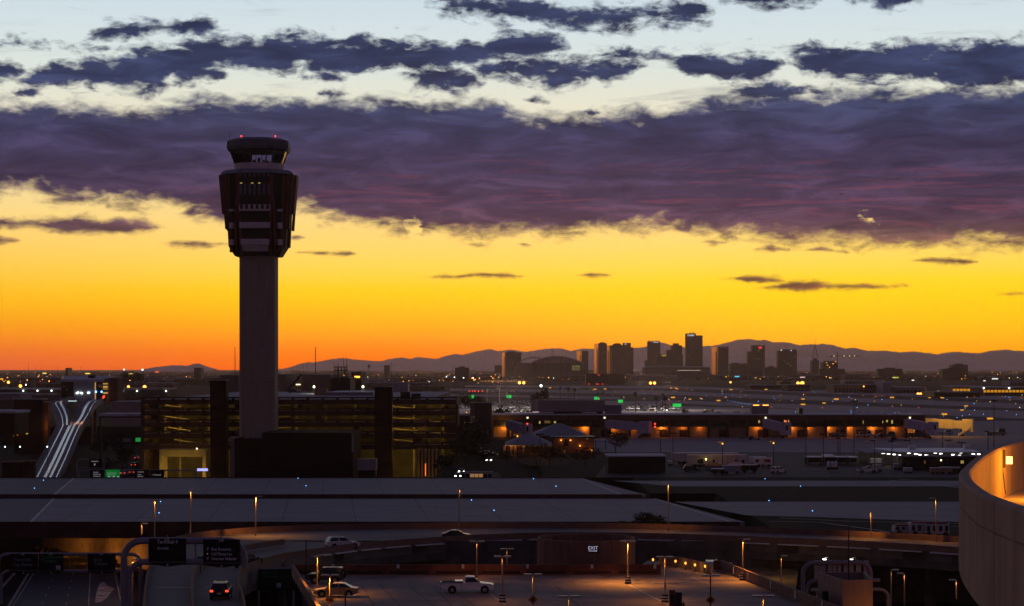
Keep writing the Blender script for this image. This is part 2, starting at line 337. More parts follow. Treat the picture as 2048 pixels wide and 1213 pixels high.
# ------------------------------------------------------------------ mesh builder
class MB:
    def __init__(s):
        s.v = []; s.f = []; s.k = []; s.cur = 0
    def add(s, vs, fs):
        o = len(s.v); s.v += [tuple(p) for p in vs]
        for q in fs: s.f.append(tuple(i + o for i in q)); s.k.append(s.cur)
        return s
    def m(s, i): s.cur = i; return s
    def box(s, x0, x1, y0, y1, z0, z1):
        return s.add([(x0,y0,z0),(x1,y0,z0),(x1,y1,z0),(x0,y1,z0),(x0,y0,z1),(x1,y0,z1),(x1,y1,z1),(x0,y1,z1)],
                     [(3,2,1,0),(4,5,6,7),(0,1,5,4),(1,2,6,5),(2,3,7,6),(3,0,4,7)])
    def rbox(s, c, sz, rz=0.0):
        a, b, h = sz[0] / 2, sz[1] / 2, sz[2]; cs, sn = math.cos(rz), math.sin(rz)
        P4 = [(c[0] + u * cs - w * sn, c[1] + u * sn + w * cs) for u, w in ((-a,-b),(a,-b),(a,b),(-a,b))]
        return s.prism(P4, c[2], c[2] + h)
    def prism(s, poly, z0, z1):
        n = len(poly)
        zz0 = z0 if isinstance(z0, (list, tuple)) else [z0] * n
        zz1 = z1 if isinstance(z1, (list, tuple)) else [z1] * n
        return s.add([(p[0], p[1], z) for p, z in zip(poly, zz0)] + [(p[0], p[1], z) for p, z in zip(poly, zz1)],
                     [tuple(range(n - 1, -1, -1)), tuple(range(n, 2 * n))] + [(i, (i + 1) % n, n + (i + 1) % n, n + i) for i in range(n)])
    def poly(s, pts): return s.add(pts, [tuple(range(len(pts)))])
    def loft(s, rings, cap=True):
        n = len(rings[0]); vs = [p for r in rings for p in r]; fs = []
        for k in range(len(rings) - 1):
            for i in range(n): fs.append((k*n+i, k*n+(i+1)%n, (k+1)*n+(i+1)%n, (k+1)*n+i))
        if cap: fs += [tuple(range(n - 1, -1, -1)), tuple(range((len(rings)-1)*n, len(rings)*n))]
        return s.add(vs, fs)
    def lathe(s, prof, c=(0,0,0), n=16, cap=True, ph=0.0):
        return s.loft([[(c[0] + r * math.cos(ph + 2*math.pi*i/n), c[1] + r * math.sin(ph + 2*math.pi*i/n), c[2] + z) for i in range(n)] for r, z in prof], cap)
    def tube(s, pts, r, n=8):
        pts = [Vector(p) for p in pts]; rings = []
        rr = r if isinstance(r, (list, tuple)) else [r] * len(pts)
        up = None
        for i, p in enumerate(pts):
            d = (pts[min(i+1, len(pts)-1)] - pts[max(i-1, 0)]).normalized()
            if up is None: up = Vector((0,0,1)) if abs(d.z) < 0.9 else Vector((0,1,0))
            a = d.cross(up)
            if a.length < 1e-4: a = d.cross(Vector((1,0,0)))
            a.normalize(); b = a.cross(d).normalized(); up = b
            rings.append([tuple(p + (a * math.cos(2*math.pi*k/n) + b * math.sin(2*math.pi*k/n)) * rr[i]) for k in range(n)])
        return s.loft(rings)
    def ball(s, c, rx, ry=None, rz=None, n=8, m=5):
        ry = ry or rx; rz = rz or rx
        return s.loft([[(c[0] + rx * math.sin(t) * math.cos(2*math.pi*i/n), c[1] + ry * math.sin(t) * math.sin(2*math.pi*i/n), c[2] - rz * math.cos(t)) for i in range(n)]
                       for t in [math.pi * (0.06 + 0.88 * j / m) for j in range(m + 1)]])
    def extr(s, prof, y0, y1):
        """profile in x,z extruded along y"""
        n = len(prof)
        return s.add([(x, y0, z) for x, z in prof] + [(x, y1, z) for x, z in prof],
                     [tuple(range(n)), tuple(range(2*n - 1, n - 1, -1))] + [(i, n + i, n + (i + 1) % n, (i + 1) % n) for i in range(n)])
    def build(s, name, mats, parent=None, loc=None, w=False, smooth=False, **props):
        me = bpy.data.meshes.new(name)
        vs = s.v
        if w and parent is not None:
            L = parent.location; rz = parent.rotation_euler.z; cs, sn = math.cos(-rz), math.sin(-rz)
            vs = [((x - L.x) * cs - (y - L.y) * sn, (x - L.x) * sn + (y - L.y) * cs, z - L.z) for x, y, z in vs]
        elif w and loc is not None:
            vs = [(x - loc[0], y - loc[1], z - loc[2]) for x, y, z in vs]
        me.from_pydata(vs, [], s.f)
        ms = mats if isinstance(mats, (list, tuple)) else [mats]
        for q in ms: me.materials.append(q)
        if len(ms) > 1: me.polygons.foreach_set('material_index', s.k)
        if smooth: me.polygons.foreach_set('use_smooth', [True] * len(me.polygons))
        me.update()
        o = bpy.data.objects.new(name, me); C.objects.link(o)
        if parent is not None: o.parent = parent
        if loc is not None: o.location = loc
        for k, v in props.items(): o[k] = v
        return o

def tag(o, label, cat, group=None, kind=None):
    o['label'] = label; o['category'] = cat
    if group: o['group'] = group
    if kind: o['kind'] = kind
    return o
def thing(name, label, cat, loc=(0,0,0), rz=0.0, group=None):
    o = bpy.data.objects.new(name, None); C.objects.link(o)
    o.location = loc; o.rotation_euler = (0, 0, rz); o.empty_display_size = 0.3
    return tag(o, label, cat, group)
def struct(o, label=None):
    o['kind'] = 'structure'
    if label: o['label'] = label
    return o
KIDS = {}
def dup(root, loc, rz=0.0, label=None, group=None, s=1.0):
    def cp(o, par):
        c = o.copy(); C.objects.link(c)
        if par is not None: c.parent = par
        for ch in o.children: cp(ch, c)
        return c
    r = cp(root, None); r.location = loc; r.rotation_euler = (0, 0, rz); r.scale = (s, s, s)
    if label: r['label'] = label
    if group: r['group'] = group
    return r
def lamp(name, loc, power, col=(1.0, 0.42, 0.08), r=0.15, parent=None, spot=None):
    d = bpy.data.lights.new(name, 'SPOT' if spot else 'POINT'); d.energy = power; d.color = col; d.shadow_soft_size = r
    if spot: d.spot_size = R(spot); d.spot_blend = 0.6
    o = bpy.data.objects.new(name, d); C.objects.link(o); o.location = loc
    if parent is not None: o.parent = parent
    return o
def text(s, size, mat_, parent, loc, rot=(R(90), 0, 0), align='LEFT', name='lettering', ext=0.01, width=None):
    d = bpy.data.curves.new(name, 'FONT'); d.body = s; d.size = size * 1.36; d.offset = size * 0.02; d.align_x = align; d.extrude = ext; d.resolution_u = 2
    d.materials.append(mat_)
    f = bpy.data.objects.new(name, d); C.objects.link(f)
    me = bpy.data.meshes.new_from_object(f.evaluated_get(bpy.context.evaluated_depsgraph_get())); bpy.data.objects.remove(f); bpy.data.curves.remove(d)
    if width and len(me.vertices):
        w0 = max(v.co.x for v in me.vertices) - min(v.co.x for v in me.vertices)
        for v in me.vertices: v.co.x *= width / w0
    o = bpy.data.objects.new(name, me); C.objects.link(o); o.location = loc; o.rotation_euler = rot; o.parent = parent
    return o
# places from the photograph: column px, row py, depth Y or ground height z
def X(px, Y): return (px - CX) / F * Y
def Z(py, Y): return CZ - (py - HY) / F * Y
def DEP(py, z=0.0): return (CZ - z) * F / (py - HY)
def G(px, py, z=0.0):
    Y = DEP(py, z); return (X(px, Y), Y, z)
def sheet(name, pts, z, m_, parent=None, **kw):
    """flat patch given by photograph corners on height z"""
    return MB().poly([(G(a, b, z)[0], G(a, b, z)[1], z) for a, b in pts]).build(name, m_, parent, **kw)

# ------------------------------------------------------------------ ground
def hgt(x, y):
    if y <= 345.0: return -9.0
    if y <= 468.0: return -9.0 if x < 44 else 0.0
    if y <= 536.5: return -9.0 if x < 30 else 0.0
    if y <= 1000.0:
        if x < -23: return -8.0
        if -16.5 < x < 7 and y < 640: return -2.2 * (640 - y) / 103
    return 0.0
gx = [-22000, -6000, -2000, -600, -300, -150, -60, -26, -19, -16, 6.5, 8, 29, 31, 43, 45.5, 100, 200, 600, 2000, 6000, 22000]
gy = [10, 120, 200, 300, 344, 347, 400, 467, 470, 535, 538, 560, 590, 640, 700, 800, 900, 992, 1008, 1200, 1600, 2200, 3000, 4500, 7000, 12000, 20000, 33000]
gm = MB()
gm.add([(x, y, hgt(x, y)) for y in gy for x in gx], [(j*len(gx)+i, j*len(gx)+i+1, (j+1)*len(gx)+i+1, (j+1)*len(gx)+i) for j in range(len(gy)-1) for i in range(len(gx)-1)])
DIRT = mat('desert_ground', (0.014, 0.011, 0.011), 0.95, 0.35, 0.012, 0.05)
struct(gm.build('ground', DIRT), 'dark dusty airfield ground reaching out to the city and the hills')
APRON = mat('apron_concrete', (0.23, 0.19, 0.21), 0.8, 0.22, 0.05, 0.22, streak=(0.012, 0.10, 1), rvar=0.12)
TAXI = mat('taxiway_concrete', (0.235, 0.235, 0.245), 0.75, 0.26, 0.10, 0.18, streak=(0.02, 0.35, 1), rvar=0.1)
SHOULD = mat('shoulder_asphalt', (0.125, 0.13, 0.15), 0.75, 0.2, 0.10, 0.2, streak=(0.02, 0.30, 1), rvar=0.1)
RUN = mat('runway_concrete', (0.33, 0.28, 0.28), 0.85, 0.15, 0.02, 0.12, streak=(0.004, 0.02, 1))
def strip(name, pts, m_, z=0.03, label=None): return struct(sheet(name, pts, 0.0 + z, m_), label)
strip('airfield_infield', [(960,828),(2048,842),(2048,790),(1340,771.5),(960,771.5)], mat('infield_dirt', (.095,.078,.078), .95, .3, .01, .05, streak=(.002,.03,1)), 0.02)
strip('runway', [(1340,777),(2048,801),(2048,793),(1340,773)], RUN, 0.06, 'far runway strip in front of the hangars')
strip('runway', [(930,774.5),(1340,777),(1340,773),(930,771)], RUN, 0.06)
strip('taxiway', [(900,782),(1340,790),(2048,818),(2048,808),(1340,783),(900,777)], RUN, 0.05, 'parallel taxiway strip across the airfield')
strip('taxiway', [(880,792),(1240,799),(1240,794),(880,788)], RUN, 0.05)
strip('taxiway', [(1050,812),(1360,812),(1360,803.5),(1050,800.5)], RUN, 0.045)
strip('taxiway', [(1320,806),(2048,838),(2048,823),(1320,800)], RUN, 0.04)
strip('apron', [(900,812),(1340,812),(1700,822),(1700,828),(900,828)], APRON, 0.03, 'concrete apron behind the concourse')
strip('apron', [(1020,905),(2600,905),(2600,842),(1850,842),(1850,866),(1235,868),(1180,880)], APRON, 0.03, 'concrete apron in front of the concourse')
strip('service_yard', [(1190,955),(2500,955),(2500,905),(1230,905)], ASPH, 0.026, 'dark asphalt service yard full of trailers and carts')
strip('taxiway', [(1345,973),(2600,973),(2600,962),(1225,962)], TAXI, 0.045)
strip('taxiway', [(1492,1031),(1610,1034),(2600,1066),(2600,1004),(1350,1004)], TAXI, 0.045, 'pale taxiway beyond the ring road')
# painted lines on the right airfield
def gline(name, pts, z, w, m_, label=None):
    b = MB(); P3 = [Vector(G(a, c, z)) for a, c in pts]
    for i in range(len(P3) - 1):
        d = (P3[i+1] - P3[i]); d.z = 0; d.normalize(); n = Vector((-d.y, d.x, 0)) * (w / 2)
        b.poly([tuple(P3[i] + n), tuple(P3[i] - n), tuple(P3[i+1] - n), tuple(P3[i+1] + n)])
    return struct(b.build(name, m_), label)
gline('road_marking', [(1540,1043),(1640,1045),(1750,1060),(1780,1065)], 0.09, 0.45, WLINE)
gline('road_marking', [(1560,1036),(1700,1043),(1920,1047)], 0.09, 0.45, WLINE)
gline('road_marking', [(1780,1060),(1860,1058),(1890,1053),(1920,1052.5)], 0.09, 0.4, WLINE)
gline('road_marking', [(1787,1052),(1830,1062)], 0.09, 0.3, WLINE)
gline('road_marking', [(1780,961),(1850,967),(1925,977)], 0.09, 0.6, WLINE)
gline('road_marking', [(1800,959),(1925,967)], 0.09, 0.5, WLINE)
gline('road_marking', [(1605,940),(1662,939.5)], 0.09, 0.7, WLINE)
gline('road_marking', [(1620,946),(1660,945.5)], 0.09, 0.7, WLINE)

# ------------------------------------------------------------------ mountains
def ridge(name, prof, Y, label, rnd, depth=0.14):
    rows = 11; xs = []
    a, b = prof[0][0], prof[-1][0]; n = int((b - a) / 4)
    def ph(px):
        for (x0, y0), (x1, y1) in zip(prof, prof[1:]):
            if x0 <= px <= x1: return HY - (y0 + (y1 - y0) * (px - x0) / (x1 - x0))
        return 0
    rg = random.Random(rnd); spur = [rg.uniform(0.5, 1) for _ in range(n + 2)]
    for _ in range(2): spur = [(spur[max(0, i-1)] + spur[i] + spur[min(n + 1, i+1)]) / 3 for i in range(n + 2)]
    vs = []
    for j in range(rows):
        t = j / (rows - 1); u = (t - 0.6) / (0.6 if t < 0.6 else 0.4)
        for i in range(n + 1):
            px = a + (b - a) * i / n
            k = 1 - abs(u)
            f = k ** (1.0 + 0.9 * spur[(i + j) % (n + 1)]) if j != 6 else 1.0
            h = (ph(px) + (rg.uniform(-0.7, 0.7) if j == 6 else 0)) / F * Y + CZ
            yy = Y * (1 + depth * (t - 0.6)) + (rg.uniform(-60, 60) if j != 6 else 0)
            vs.append((X(px, Y), yy, max(-0.5, h * f) if k > 0 else -0.5))
    m = MB(); m.add(vs, [(j*(n+1)+i, j*(n+1)+i+1, (j+1)*(n+1)+i+1, (j+1)*(n+1)+i) for j in range(rows-1) for i in range(n)])
    o = m.build(name, mat('desert_rock', (0.40, 0.34, 0.52), 0.95, 0.2, 0.002, 0.05)); return struct(o, label)  # mauve tone in the rock makes up for part of the haze
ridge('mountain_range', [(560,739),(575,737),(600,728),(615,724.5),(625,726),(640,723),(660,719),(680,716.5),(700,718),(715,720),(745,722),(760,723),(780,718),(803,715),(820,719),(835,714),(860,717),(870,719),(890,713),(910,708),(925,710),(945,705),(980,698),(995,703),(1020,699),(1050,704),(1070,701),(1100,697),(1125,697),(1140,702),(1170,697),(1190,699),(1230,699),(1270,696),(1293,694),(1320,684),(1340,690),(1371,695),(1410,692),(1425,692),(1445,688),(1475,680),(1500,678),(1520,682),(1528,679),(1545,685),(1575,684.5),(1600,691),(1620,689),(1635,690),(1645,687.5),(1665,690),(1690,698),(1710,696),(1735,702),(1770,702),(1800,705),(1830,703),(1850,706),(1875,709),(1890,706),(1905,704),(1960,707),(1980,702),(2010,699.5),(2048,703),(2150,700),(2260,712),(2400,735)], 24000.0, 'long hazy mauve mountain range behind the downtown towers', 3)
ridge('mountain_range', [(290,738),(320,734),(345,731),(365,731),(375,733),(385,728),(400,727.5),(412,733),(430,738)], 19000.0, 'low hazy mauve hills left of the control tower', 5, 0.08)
hz = MB().box(-13000, 13000, -60, 27500, -11.5, 400)
HZM = bpy.data.materials.new('haze_air'); HZM.use_nodes = True; HZM.node_tree.nodes.clear()
_pv = HZM.node_tree.nodes.new('ShaderNodeVolumePrincipled'); _ho = HZM.node_tree.nodes.new('ShaderNodeOutputMaterial')
_pv.inputs['Color'].default_value = (1.0, 0.76, 0.74, 1); _pv.inputs['Density'].default_value = HAZE; _pv.inputs['Anisotropy'].default_value = 0.84
HZM.node_tree.links.new(_pv.outputs[0], _ho.inputs['Volume'])
if HAZE > 0:
    hz.build('haze', HZM)['kind'] = 'stuff'

# ------------------------------------------------------------------ taxiway bridges over the sunken road
NB = [(-260.0, 382.0), (X(1490,382), 382.0), (X(1312,451), 451.0), (-260.0, 451.0)]
FB = [(-260.0, 465.0), (X(1292,465), 465.0), (X(1165,534), 534.5), (-260.0, 534.5)]
for poly, lab in ((NB, 'near taxiway bridge, a broad pale concrete deck across the picture'), (FB, 'far taxiway bridge, the pale deck in front of the parking garage')):
    t = thing('taxiway_bridge', lab, 'bridge', (poly[1][0] - 60, poly[0][1], 0))
    MB().prism(poly, -1.0, 0.0).build('deck', TAXI, t, w=True)
    y0, y1 = poly[0][1], poly[2][1]; xr = poly[1][0]
    MB().box(-260, xr - 1, y0 - 0.3, y0 - 0.002, -2.9, 0.12).build('fascia', BROWN, t, w=True)
    MB().box(-260, poly[2][0] - 1, y1 + 0.002, y1 + 0.3, -2.9, 0.25).build('fascia', BROWN, t, w=True)
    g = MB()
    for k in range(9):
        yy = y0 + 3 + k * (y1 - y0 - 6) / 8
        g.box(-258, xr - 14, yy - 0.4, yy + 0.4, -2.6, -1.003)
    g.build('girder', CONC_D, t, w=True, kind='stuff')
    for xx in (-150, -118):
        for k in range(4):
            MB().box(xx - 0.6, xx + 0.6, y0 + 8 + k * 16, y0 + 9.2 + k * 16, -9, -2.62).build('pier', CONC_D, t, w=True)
    # shoulders of smoother asphalt beyond the diagonal joints, a pale edge line along each joint
    if y0 < 400: L0, L1, R0, R1 = (60,1045), (107,998), (1308,998), (1462,1044)
    else: L0, L1, R0, R1 = (107,990), (140,959), (1165,958), (1240,989)
    gl0, gl1 = G(*L0), G(*L1); gr0, gr1 = G(*R0), G(*R1)
    MB().poly([(-259,y0+.2,.008),(gl0[0],y0+.2,.008),(gl1[0],y1-.2,.008),(-259,y1-.2,.008)]).build('shoulder', SHOULD, t, w=True)
    def stripe(a, b, wd, m_):
        d = (Vector(b) - Vector(a)); d.z = 0; d.normalize(); n = Vector((-d.y, d.x, 0)) * wd / 2
        MB().poly([(a[0]+n.x,a[1]+n.y,.012),(a[0]-n.x,a[1]-n.y,.012),(b[0]-n.x,b[1]-n.y,.012),(b[0]+n.x,b[1]+n.y,.012)]).build('edge_line', m_, t, w=True)
    stripe((gl0[0], y0 + .3, 0), (gl1[0], y1 - .3, 0), 0.5, WLINE)
    stripe((X(R0[0], DEP(R0[1])), DEP(R0[1]), 0), (X(R1[0], DEP(R1[1])), DEP(R1[1]), 0), 0.5, WLINE)
    for k in range(15):
        u = -150 + k * 13.5
        if u < poly[2][0] - 3: MB().poly([(u, y0 + .4, .010), (u + .13, y0 + .4, .010), (u + .13 - 6, y1 - .4, .010), (u - 6, y1 - .4, .010)]).build('deck_joint', CONC_D, t, w=True)
    for f in (0.33, 0.62, 0.9):
        yy = y0 + (y1 - y0) * f
        MB().poly([(-258, yy, .016), (poly[2][0] - 6, yy, .016), (poly[2][0] - 6, yy + .35, .016), (-258, yy + .35, .016)]).build('deck_joint', CONC_D if f != 0.33 else YLINE, t, w=True)
def _tj(): pass
def tiny_light(name, px, py, m_, label, group, z=0.0, r=0.16, post=0.3):
    x, y, zz = G(px, py, z); o = LT.get((m_.name, r))
    if o is None:
        b = MB(); b.m(0).lathe([(0.05, 0), (0.05, post)], n=5); b.m(1).ball((0, 0, post + r), r, n=6, m=4)
        o = b.build(name, [DARK, m_]); LT[(m_.name, r)] = o
    else:
        o = o.copy(); C.objects.link(o); o.name = name
    o.location = (x, y, zz); tag(o, label, 'lamp', group); return o
LT = {}
for px, py in [(87,964),(69,980),(321,1007),(318,1030),(596,960),(612,975),(943,1004),(988,1025),(1067,961),(1112,976),(1530,961),(1601,976),(1538,1005),(1625,1026)]:
    tiny_light('taxiway_light', px, py, BLUEL, 'tiny blue taxiway edge light on the pale taxiway deck', 'blue taxiway edge lights', 0.02, 0.075)

# ------------------------------------------------------------------ ring road and ramps
def spline(pts, step):
    """resample (x, y, z) control points with Catmull-Rom at about STEP metres"""
    P_ = [Vector(p) for p in pts]; out = []
    for i in range(len(P_) - 1):
        p0, p1, p2, p3 = P_[max(0,i-1)], P_[i], P_[i+1], P_[min(len(P_)-1,i+2)]
        n = max(1, round((p2 - p1).length / step))
        for k in range(n):
            t = k / n
            out.append(0.5 * ((2*p1) + (p2-p0)*t + (2*p0-5*p1+4*p2-p3)*t*t + (3*p1-p0-3*p2+p3)*t**3))
    out.append(P_[-1]); return out
def nrm(L, i):
    d = L[min(i+1, len(L)-1)] - L[max(i-1, 0)]; d.z = 0; d.normalize(); return Vector((-d.y, d.x, 0))
near_p = [(X(a,d), d, z) for a, d, z in [(497,186,6.1),(490,205,5.7),(481,222,5.2),(479.5,232,5.0),(483,246,4.55),(506,258,4.2),(561,276,3.6),(638,292,3.0),(714,306,2.5),(790,317,2.1),(892,327,1.8),(968,333,1.65),(1100,338,1.6),(1270,337,1.6),(1450,332,1.6),(1650,324,1.6),(1800,317,1.6),(1917,310,1.6),(2100,299,1.6)]]
far_p = [(X(a,d), d, z) for a, d, z in [(281,184,6.2),(284.7,200,5.7),(290,231,4.9),(297,253,4.3),(312,285,3.4),(335,310,2.7),(385,328,2.3),(440,338,2.0),(500,346,1.8),(600,352,1.7),(800,358,1.6),(1000,360,1.6),(1240,358,1.6),(1450,352,1.6),(1650,344,1.6),(1917,330,1.6),(2100,318,1.6)]]
div_p = [(X(a,d), d, z) for a, d, z in [(391,186,6.1),(391,198,5.8),(389,222,5.2),(391,240,4.8),(408,258,4.3),(440,276,3.8),(500,297,3.1),(570,312,2.6)]]
NL, FL, DL = spline(near_p, 4.2), spline(far_p, 4.2), spline(div_p, 4.2)
m_ = MB(); k = min(len(NL), len(FL))
def at_t(L, t):
    f = t * (len(L) - 1); i = min(int(f), len(L) - 2); return L[i].lerp(L[i+1], f - i)
NS = 70; ra = [at_t(NL, i / NS) for i in range(NS + 1)]; rb = [at_t(FL, i / NS) for i in range(NS + 1)]
vs = []
for a, b in zip(ra, rb):
    vs += [(a.x, a.y, a.z - 0.95), (b.x, b.y, b.z - 0.95), (b.x, b.y, b.z - 2.4), (a.x, a.y, a.z - 2.4)]
fs = []
for i in range(NS):
    for q in range(4): fs.append((4*i+q, 4*i+(q+1)%4, 4*i+4+(q+1)%4, 4*i+4+q)[::-1])
m_.add(vs, fs)
ROADC = mat('ramp_concrete', (0.15, 0.135, 0.13), 0.8, 0.25, 0.15, 0.2, streak=(0.5, 0.05, 1), rvar=0.1)
struct(m_.build('ring_road', ROADC), 'curved elevated ring road sweeping from the lower left to the right')
def parapet(L, label, name='parapet_wall', h=0.95, th=0.3, side=1, ledge=False, group=2):
    t = thing(name, label, 'wall', (L[0].x, L[0].y, L[0].z - h))
    for i in range(0, len(L) - 1, group):
        seg = L[i:min(i + group + 1, len(L))]
        a = MB(); rings = []
        for j, p in enumerate(seg):
            n = nrm(L, i + j) * side * th
            e = 0.012 if j == 0 else (-0.012 if j == len(seg) - 1 else 0)
            d = (L[min(i+j+1, len(L)-1)] - L[max(i+j-1, 0)]).normalized() * e
            q = p + d
            rings.append([(q.x, q.y, q.z - h), (q.x + n.x, q.y + n.y, q.z - h), (q.x + n.x * .8, q.y + n.y * .8, q.z), (q.x + n.x * .2, q.y + n.y * .2, q.z)])
        a.loft(rings); a.build('panel', PARA, t, w=True)
        if ledge and len(seg) > 1 and seg[0].y > 285:
            o = -nrm(L, i) * side; p, q = seg[0].lerp(seg[-1], 0.06), seg[0].lerp(seg[-1], 0.88)
            b = MB(); z0 = -1.15
            b.loft([[(w_.x + o.x * .02, w_.y + o.y * .02, w_.z + z0), (w_.x + o.x * .5, w_.y + o.y * .5, w_.z + z0), (w_.x + o.x * .5, w_.y + o.y * .5, w_.z + z0 + .16), (w_.x + o.x * .02, w_.y + o.y * .02, w_.z + z0 + .16)] for w_ in (p, q)])
            b.build('ledge', WHITE, t, w=True)  # white stands in for sky light caught on the concrete ledge
    return t
parapet(NL, 'near curved concrete parapet of the ring road, with pale ledges below its rim', side=1, ledge=True)
parapet(FL, 'far curved concrete parapet of the ring road, below the bridge face', side=-1)
parapet(DL, 'low concrete divider between the two ramp lanes under the big sign gantry', 'ramp_divider', h=0.8, th=0.45)
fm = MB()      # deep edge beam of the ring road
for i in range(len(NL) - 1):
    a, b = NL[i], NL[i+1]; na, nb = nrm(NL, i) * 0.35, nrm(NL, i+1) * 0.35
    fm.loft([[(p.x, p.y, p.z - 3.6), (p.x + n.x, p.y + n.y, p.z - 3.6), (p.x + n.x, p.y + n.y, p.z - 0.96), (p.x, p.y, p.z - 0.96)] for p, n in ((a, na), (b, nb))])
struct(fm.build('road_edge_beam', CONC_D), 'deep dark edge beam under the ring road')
for i, (px, y) in enumerate([(560,290),(700,312),(860,336),(1010,345),(1160,348),(1300,345),(1440,341),(1580,337),(1720,330),(1860,322)]):
    t = MB().lathe([(0.9, -9.0), (0.9, 0.9 - 2.4)], (0, 0, 0), 12).build('bridge_pier', CONC_D, None, (X(px, y), y, 0))
    tag(t, 'round concrete pier under the ring road', 'pier', 'round piers under the ring road')
# lines across the ramp lanes
for a, b in (((311,1161.5),(380,1164)), ((410,1166),(468,1167.5))):
    ya = 228.0; zz = 4.17
    o = MB().poly([(X(a[0], ya), ya, zz), (X(b[0], ya), ya, zz), (X(b[0], ya), ya + .5, zz), (X(a[0], ya), ya + .5, zz)]).build('road_marking', WLINE); struct(o)

# ------------------------------------------------------------------ sunken highway at the lower left
def hw(px, py): return G(px, py, -8.985)
HWY = mat('worn_asphalt', (0.036, 0.036, 0.042), 0.7, 0.5, 0.20, 0.15, streak=(1.1, 0.035, 1), rvar=0.2)
a0, a1, b0, b1 = hw(22,1211), hw(62,1150), hw(250,1211), hw(236,1150)
def ext(p, q, k): return (p[0] + (q[0]-p[0])*k, p[1] + (q[1]-p[1])*k, p[2])
struct(MB().poly([ext(a0,a1,-1.2), ext(b0,b1,-1.2), ext(b0,b1,4.5), ext(a0,a1,4.5)]).build('highway', HWY), 'worn sunken asphalt highway running under the taxiway bridges')
for f, dash in ((0.02, False), (0.27, True), (0.68, False), (0.48, True), (0.97, False)):
    p = Vector(ext(a0,a1,-1.2)).lerp(Vector(ext(b0,b1,-1.2)), f); q = Vector(ext(a0,a1,4.5)).lerp(Vector(ext(b0,b1,4.5)), f)
    b = MB(); n = (q - p).normalized(); s = Vector((n.y, -n.x, 0)) * 0.09; Lg = (q - p).length; u = 0.0
    while u < Lg - 4:
        e = u + (3.0 if dash else 12.0); c0, c1 = p + n * u, p + n * min(e, Lg)
        b.poly([(c0.x - s.x, c0.y - s.y, -8.975), (c0.x + s.x, c0.y + s.y, -8.975), (c1.x + s.x, c1.y + s.y, -8.975), (c1.x - s.x, c1.y - s.y, -8.975)]); u = e + (9.0 if dash else 0.0)
    struct(b.build('lane_marking', mat('worn_line', (.30,.29,.29), .8, .4, 1.0, .1)))
# pale worn patch with a manhole
pt = [hw(*q) for q in [(193,1186),(199,1168),(208,1164),(214,1172),(228,1177),(214,1196),(203,1204),(190,1206)]]
struct(MB().poly([(x, y, -8.979) for x, y, z in pt]).build('road_patch', mat('worn_patch', (0.30,0.30,0.32), 0.7, 0.5, 0.5, 0.25)), 'pale worn patch on the highway')
mh = hw(201, 1192); struct(MB().lathe([(0.45, 0), (0.45, 0.012)], n=14).build('manhole_cover', RUBBER, None, (mh[0], mh[1], -8.974)))
# pale line left of the highway and the kerb
for pts in ([(4,1176),(28,1149)], [(18,1213),(56,1150)]):
    b = MB(); p, q = hw(*pts[0]), hw(*pts[1]); p, q = ext(p,q,-1.0), ext(p,q,2.5)
    b.loft([[(c[0]-.2,c[1],-9),(c[0]+.2,c[1],-9),(c[0]+.2,c[1],-8.82),(c[0]-.2,c[1],-8.82)] for c in (p,q)])
    struct(b.build('kerb', CONC), 'low concrete kerb left of the sunken highway')
# abutment wall in the underpass, washed by sodium lamps
wa, wb = (X(302,384), 384.0), (X(86,436), 436.0)
t = thing('abutment_wall', 'stained concrete abutment wall glowing orange inside the underpass', 'wall', (wa[0], wa[1], -9))
for i in range(10):
    p0 = Vector((wa[0], wa[1])).lerp(Vector((wb[0], wb[1])), i / 10); p1 = Vector((wa[0], wa[1])).lerp(Vector((wb[0], wb[1])), (i + .985) / 10)
    MB().prism([(p0.x,p0.y),(p0.x+.3,p0.y+.6),(p1.x+.3,p1.y+.6),(p1.x,p1.y)], -9, -2.62).build('panel', CONC, t, w=True)
for px, y, pw in ((258,390,950),(212,400,620),(140,414,620),(100,420,260)):
    c = (X(px, y) - 2.0, y - 2.6, -7.6)
    o = MB().box(-.3,.3,-.35,.0,-.3,.35).build('wall_lamp', DARK, None, c); tag(o, 'small dark-backed flood lamp washing the underpass wall orange', 'lamp', 'orange lamps in the underpass')
    lamp('underpass_light', (c[0], c[1] + .25, c[2] + .1), pw * 0.8, (1.0, 0.30, 0.03), 0.12)
# sloping bank between the highway and the ramp, dark
b = MB(); ramp_l = [FL[i] for i in range(0, len(FL), 3) if FL[i].y < 335]
b.loft([[(p.x + .4, p.y, p.z - .97), (p.x + .4, p.y, -9.05), (p.x - .05, p.y, -9.05), (p.x - .05, p.y, p.z - .97)] for p in ramp_l])
tag(b.build('retaining_wall', CONC_D), 'dark retaining wall holding up the left ramp', 'wall')

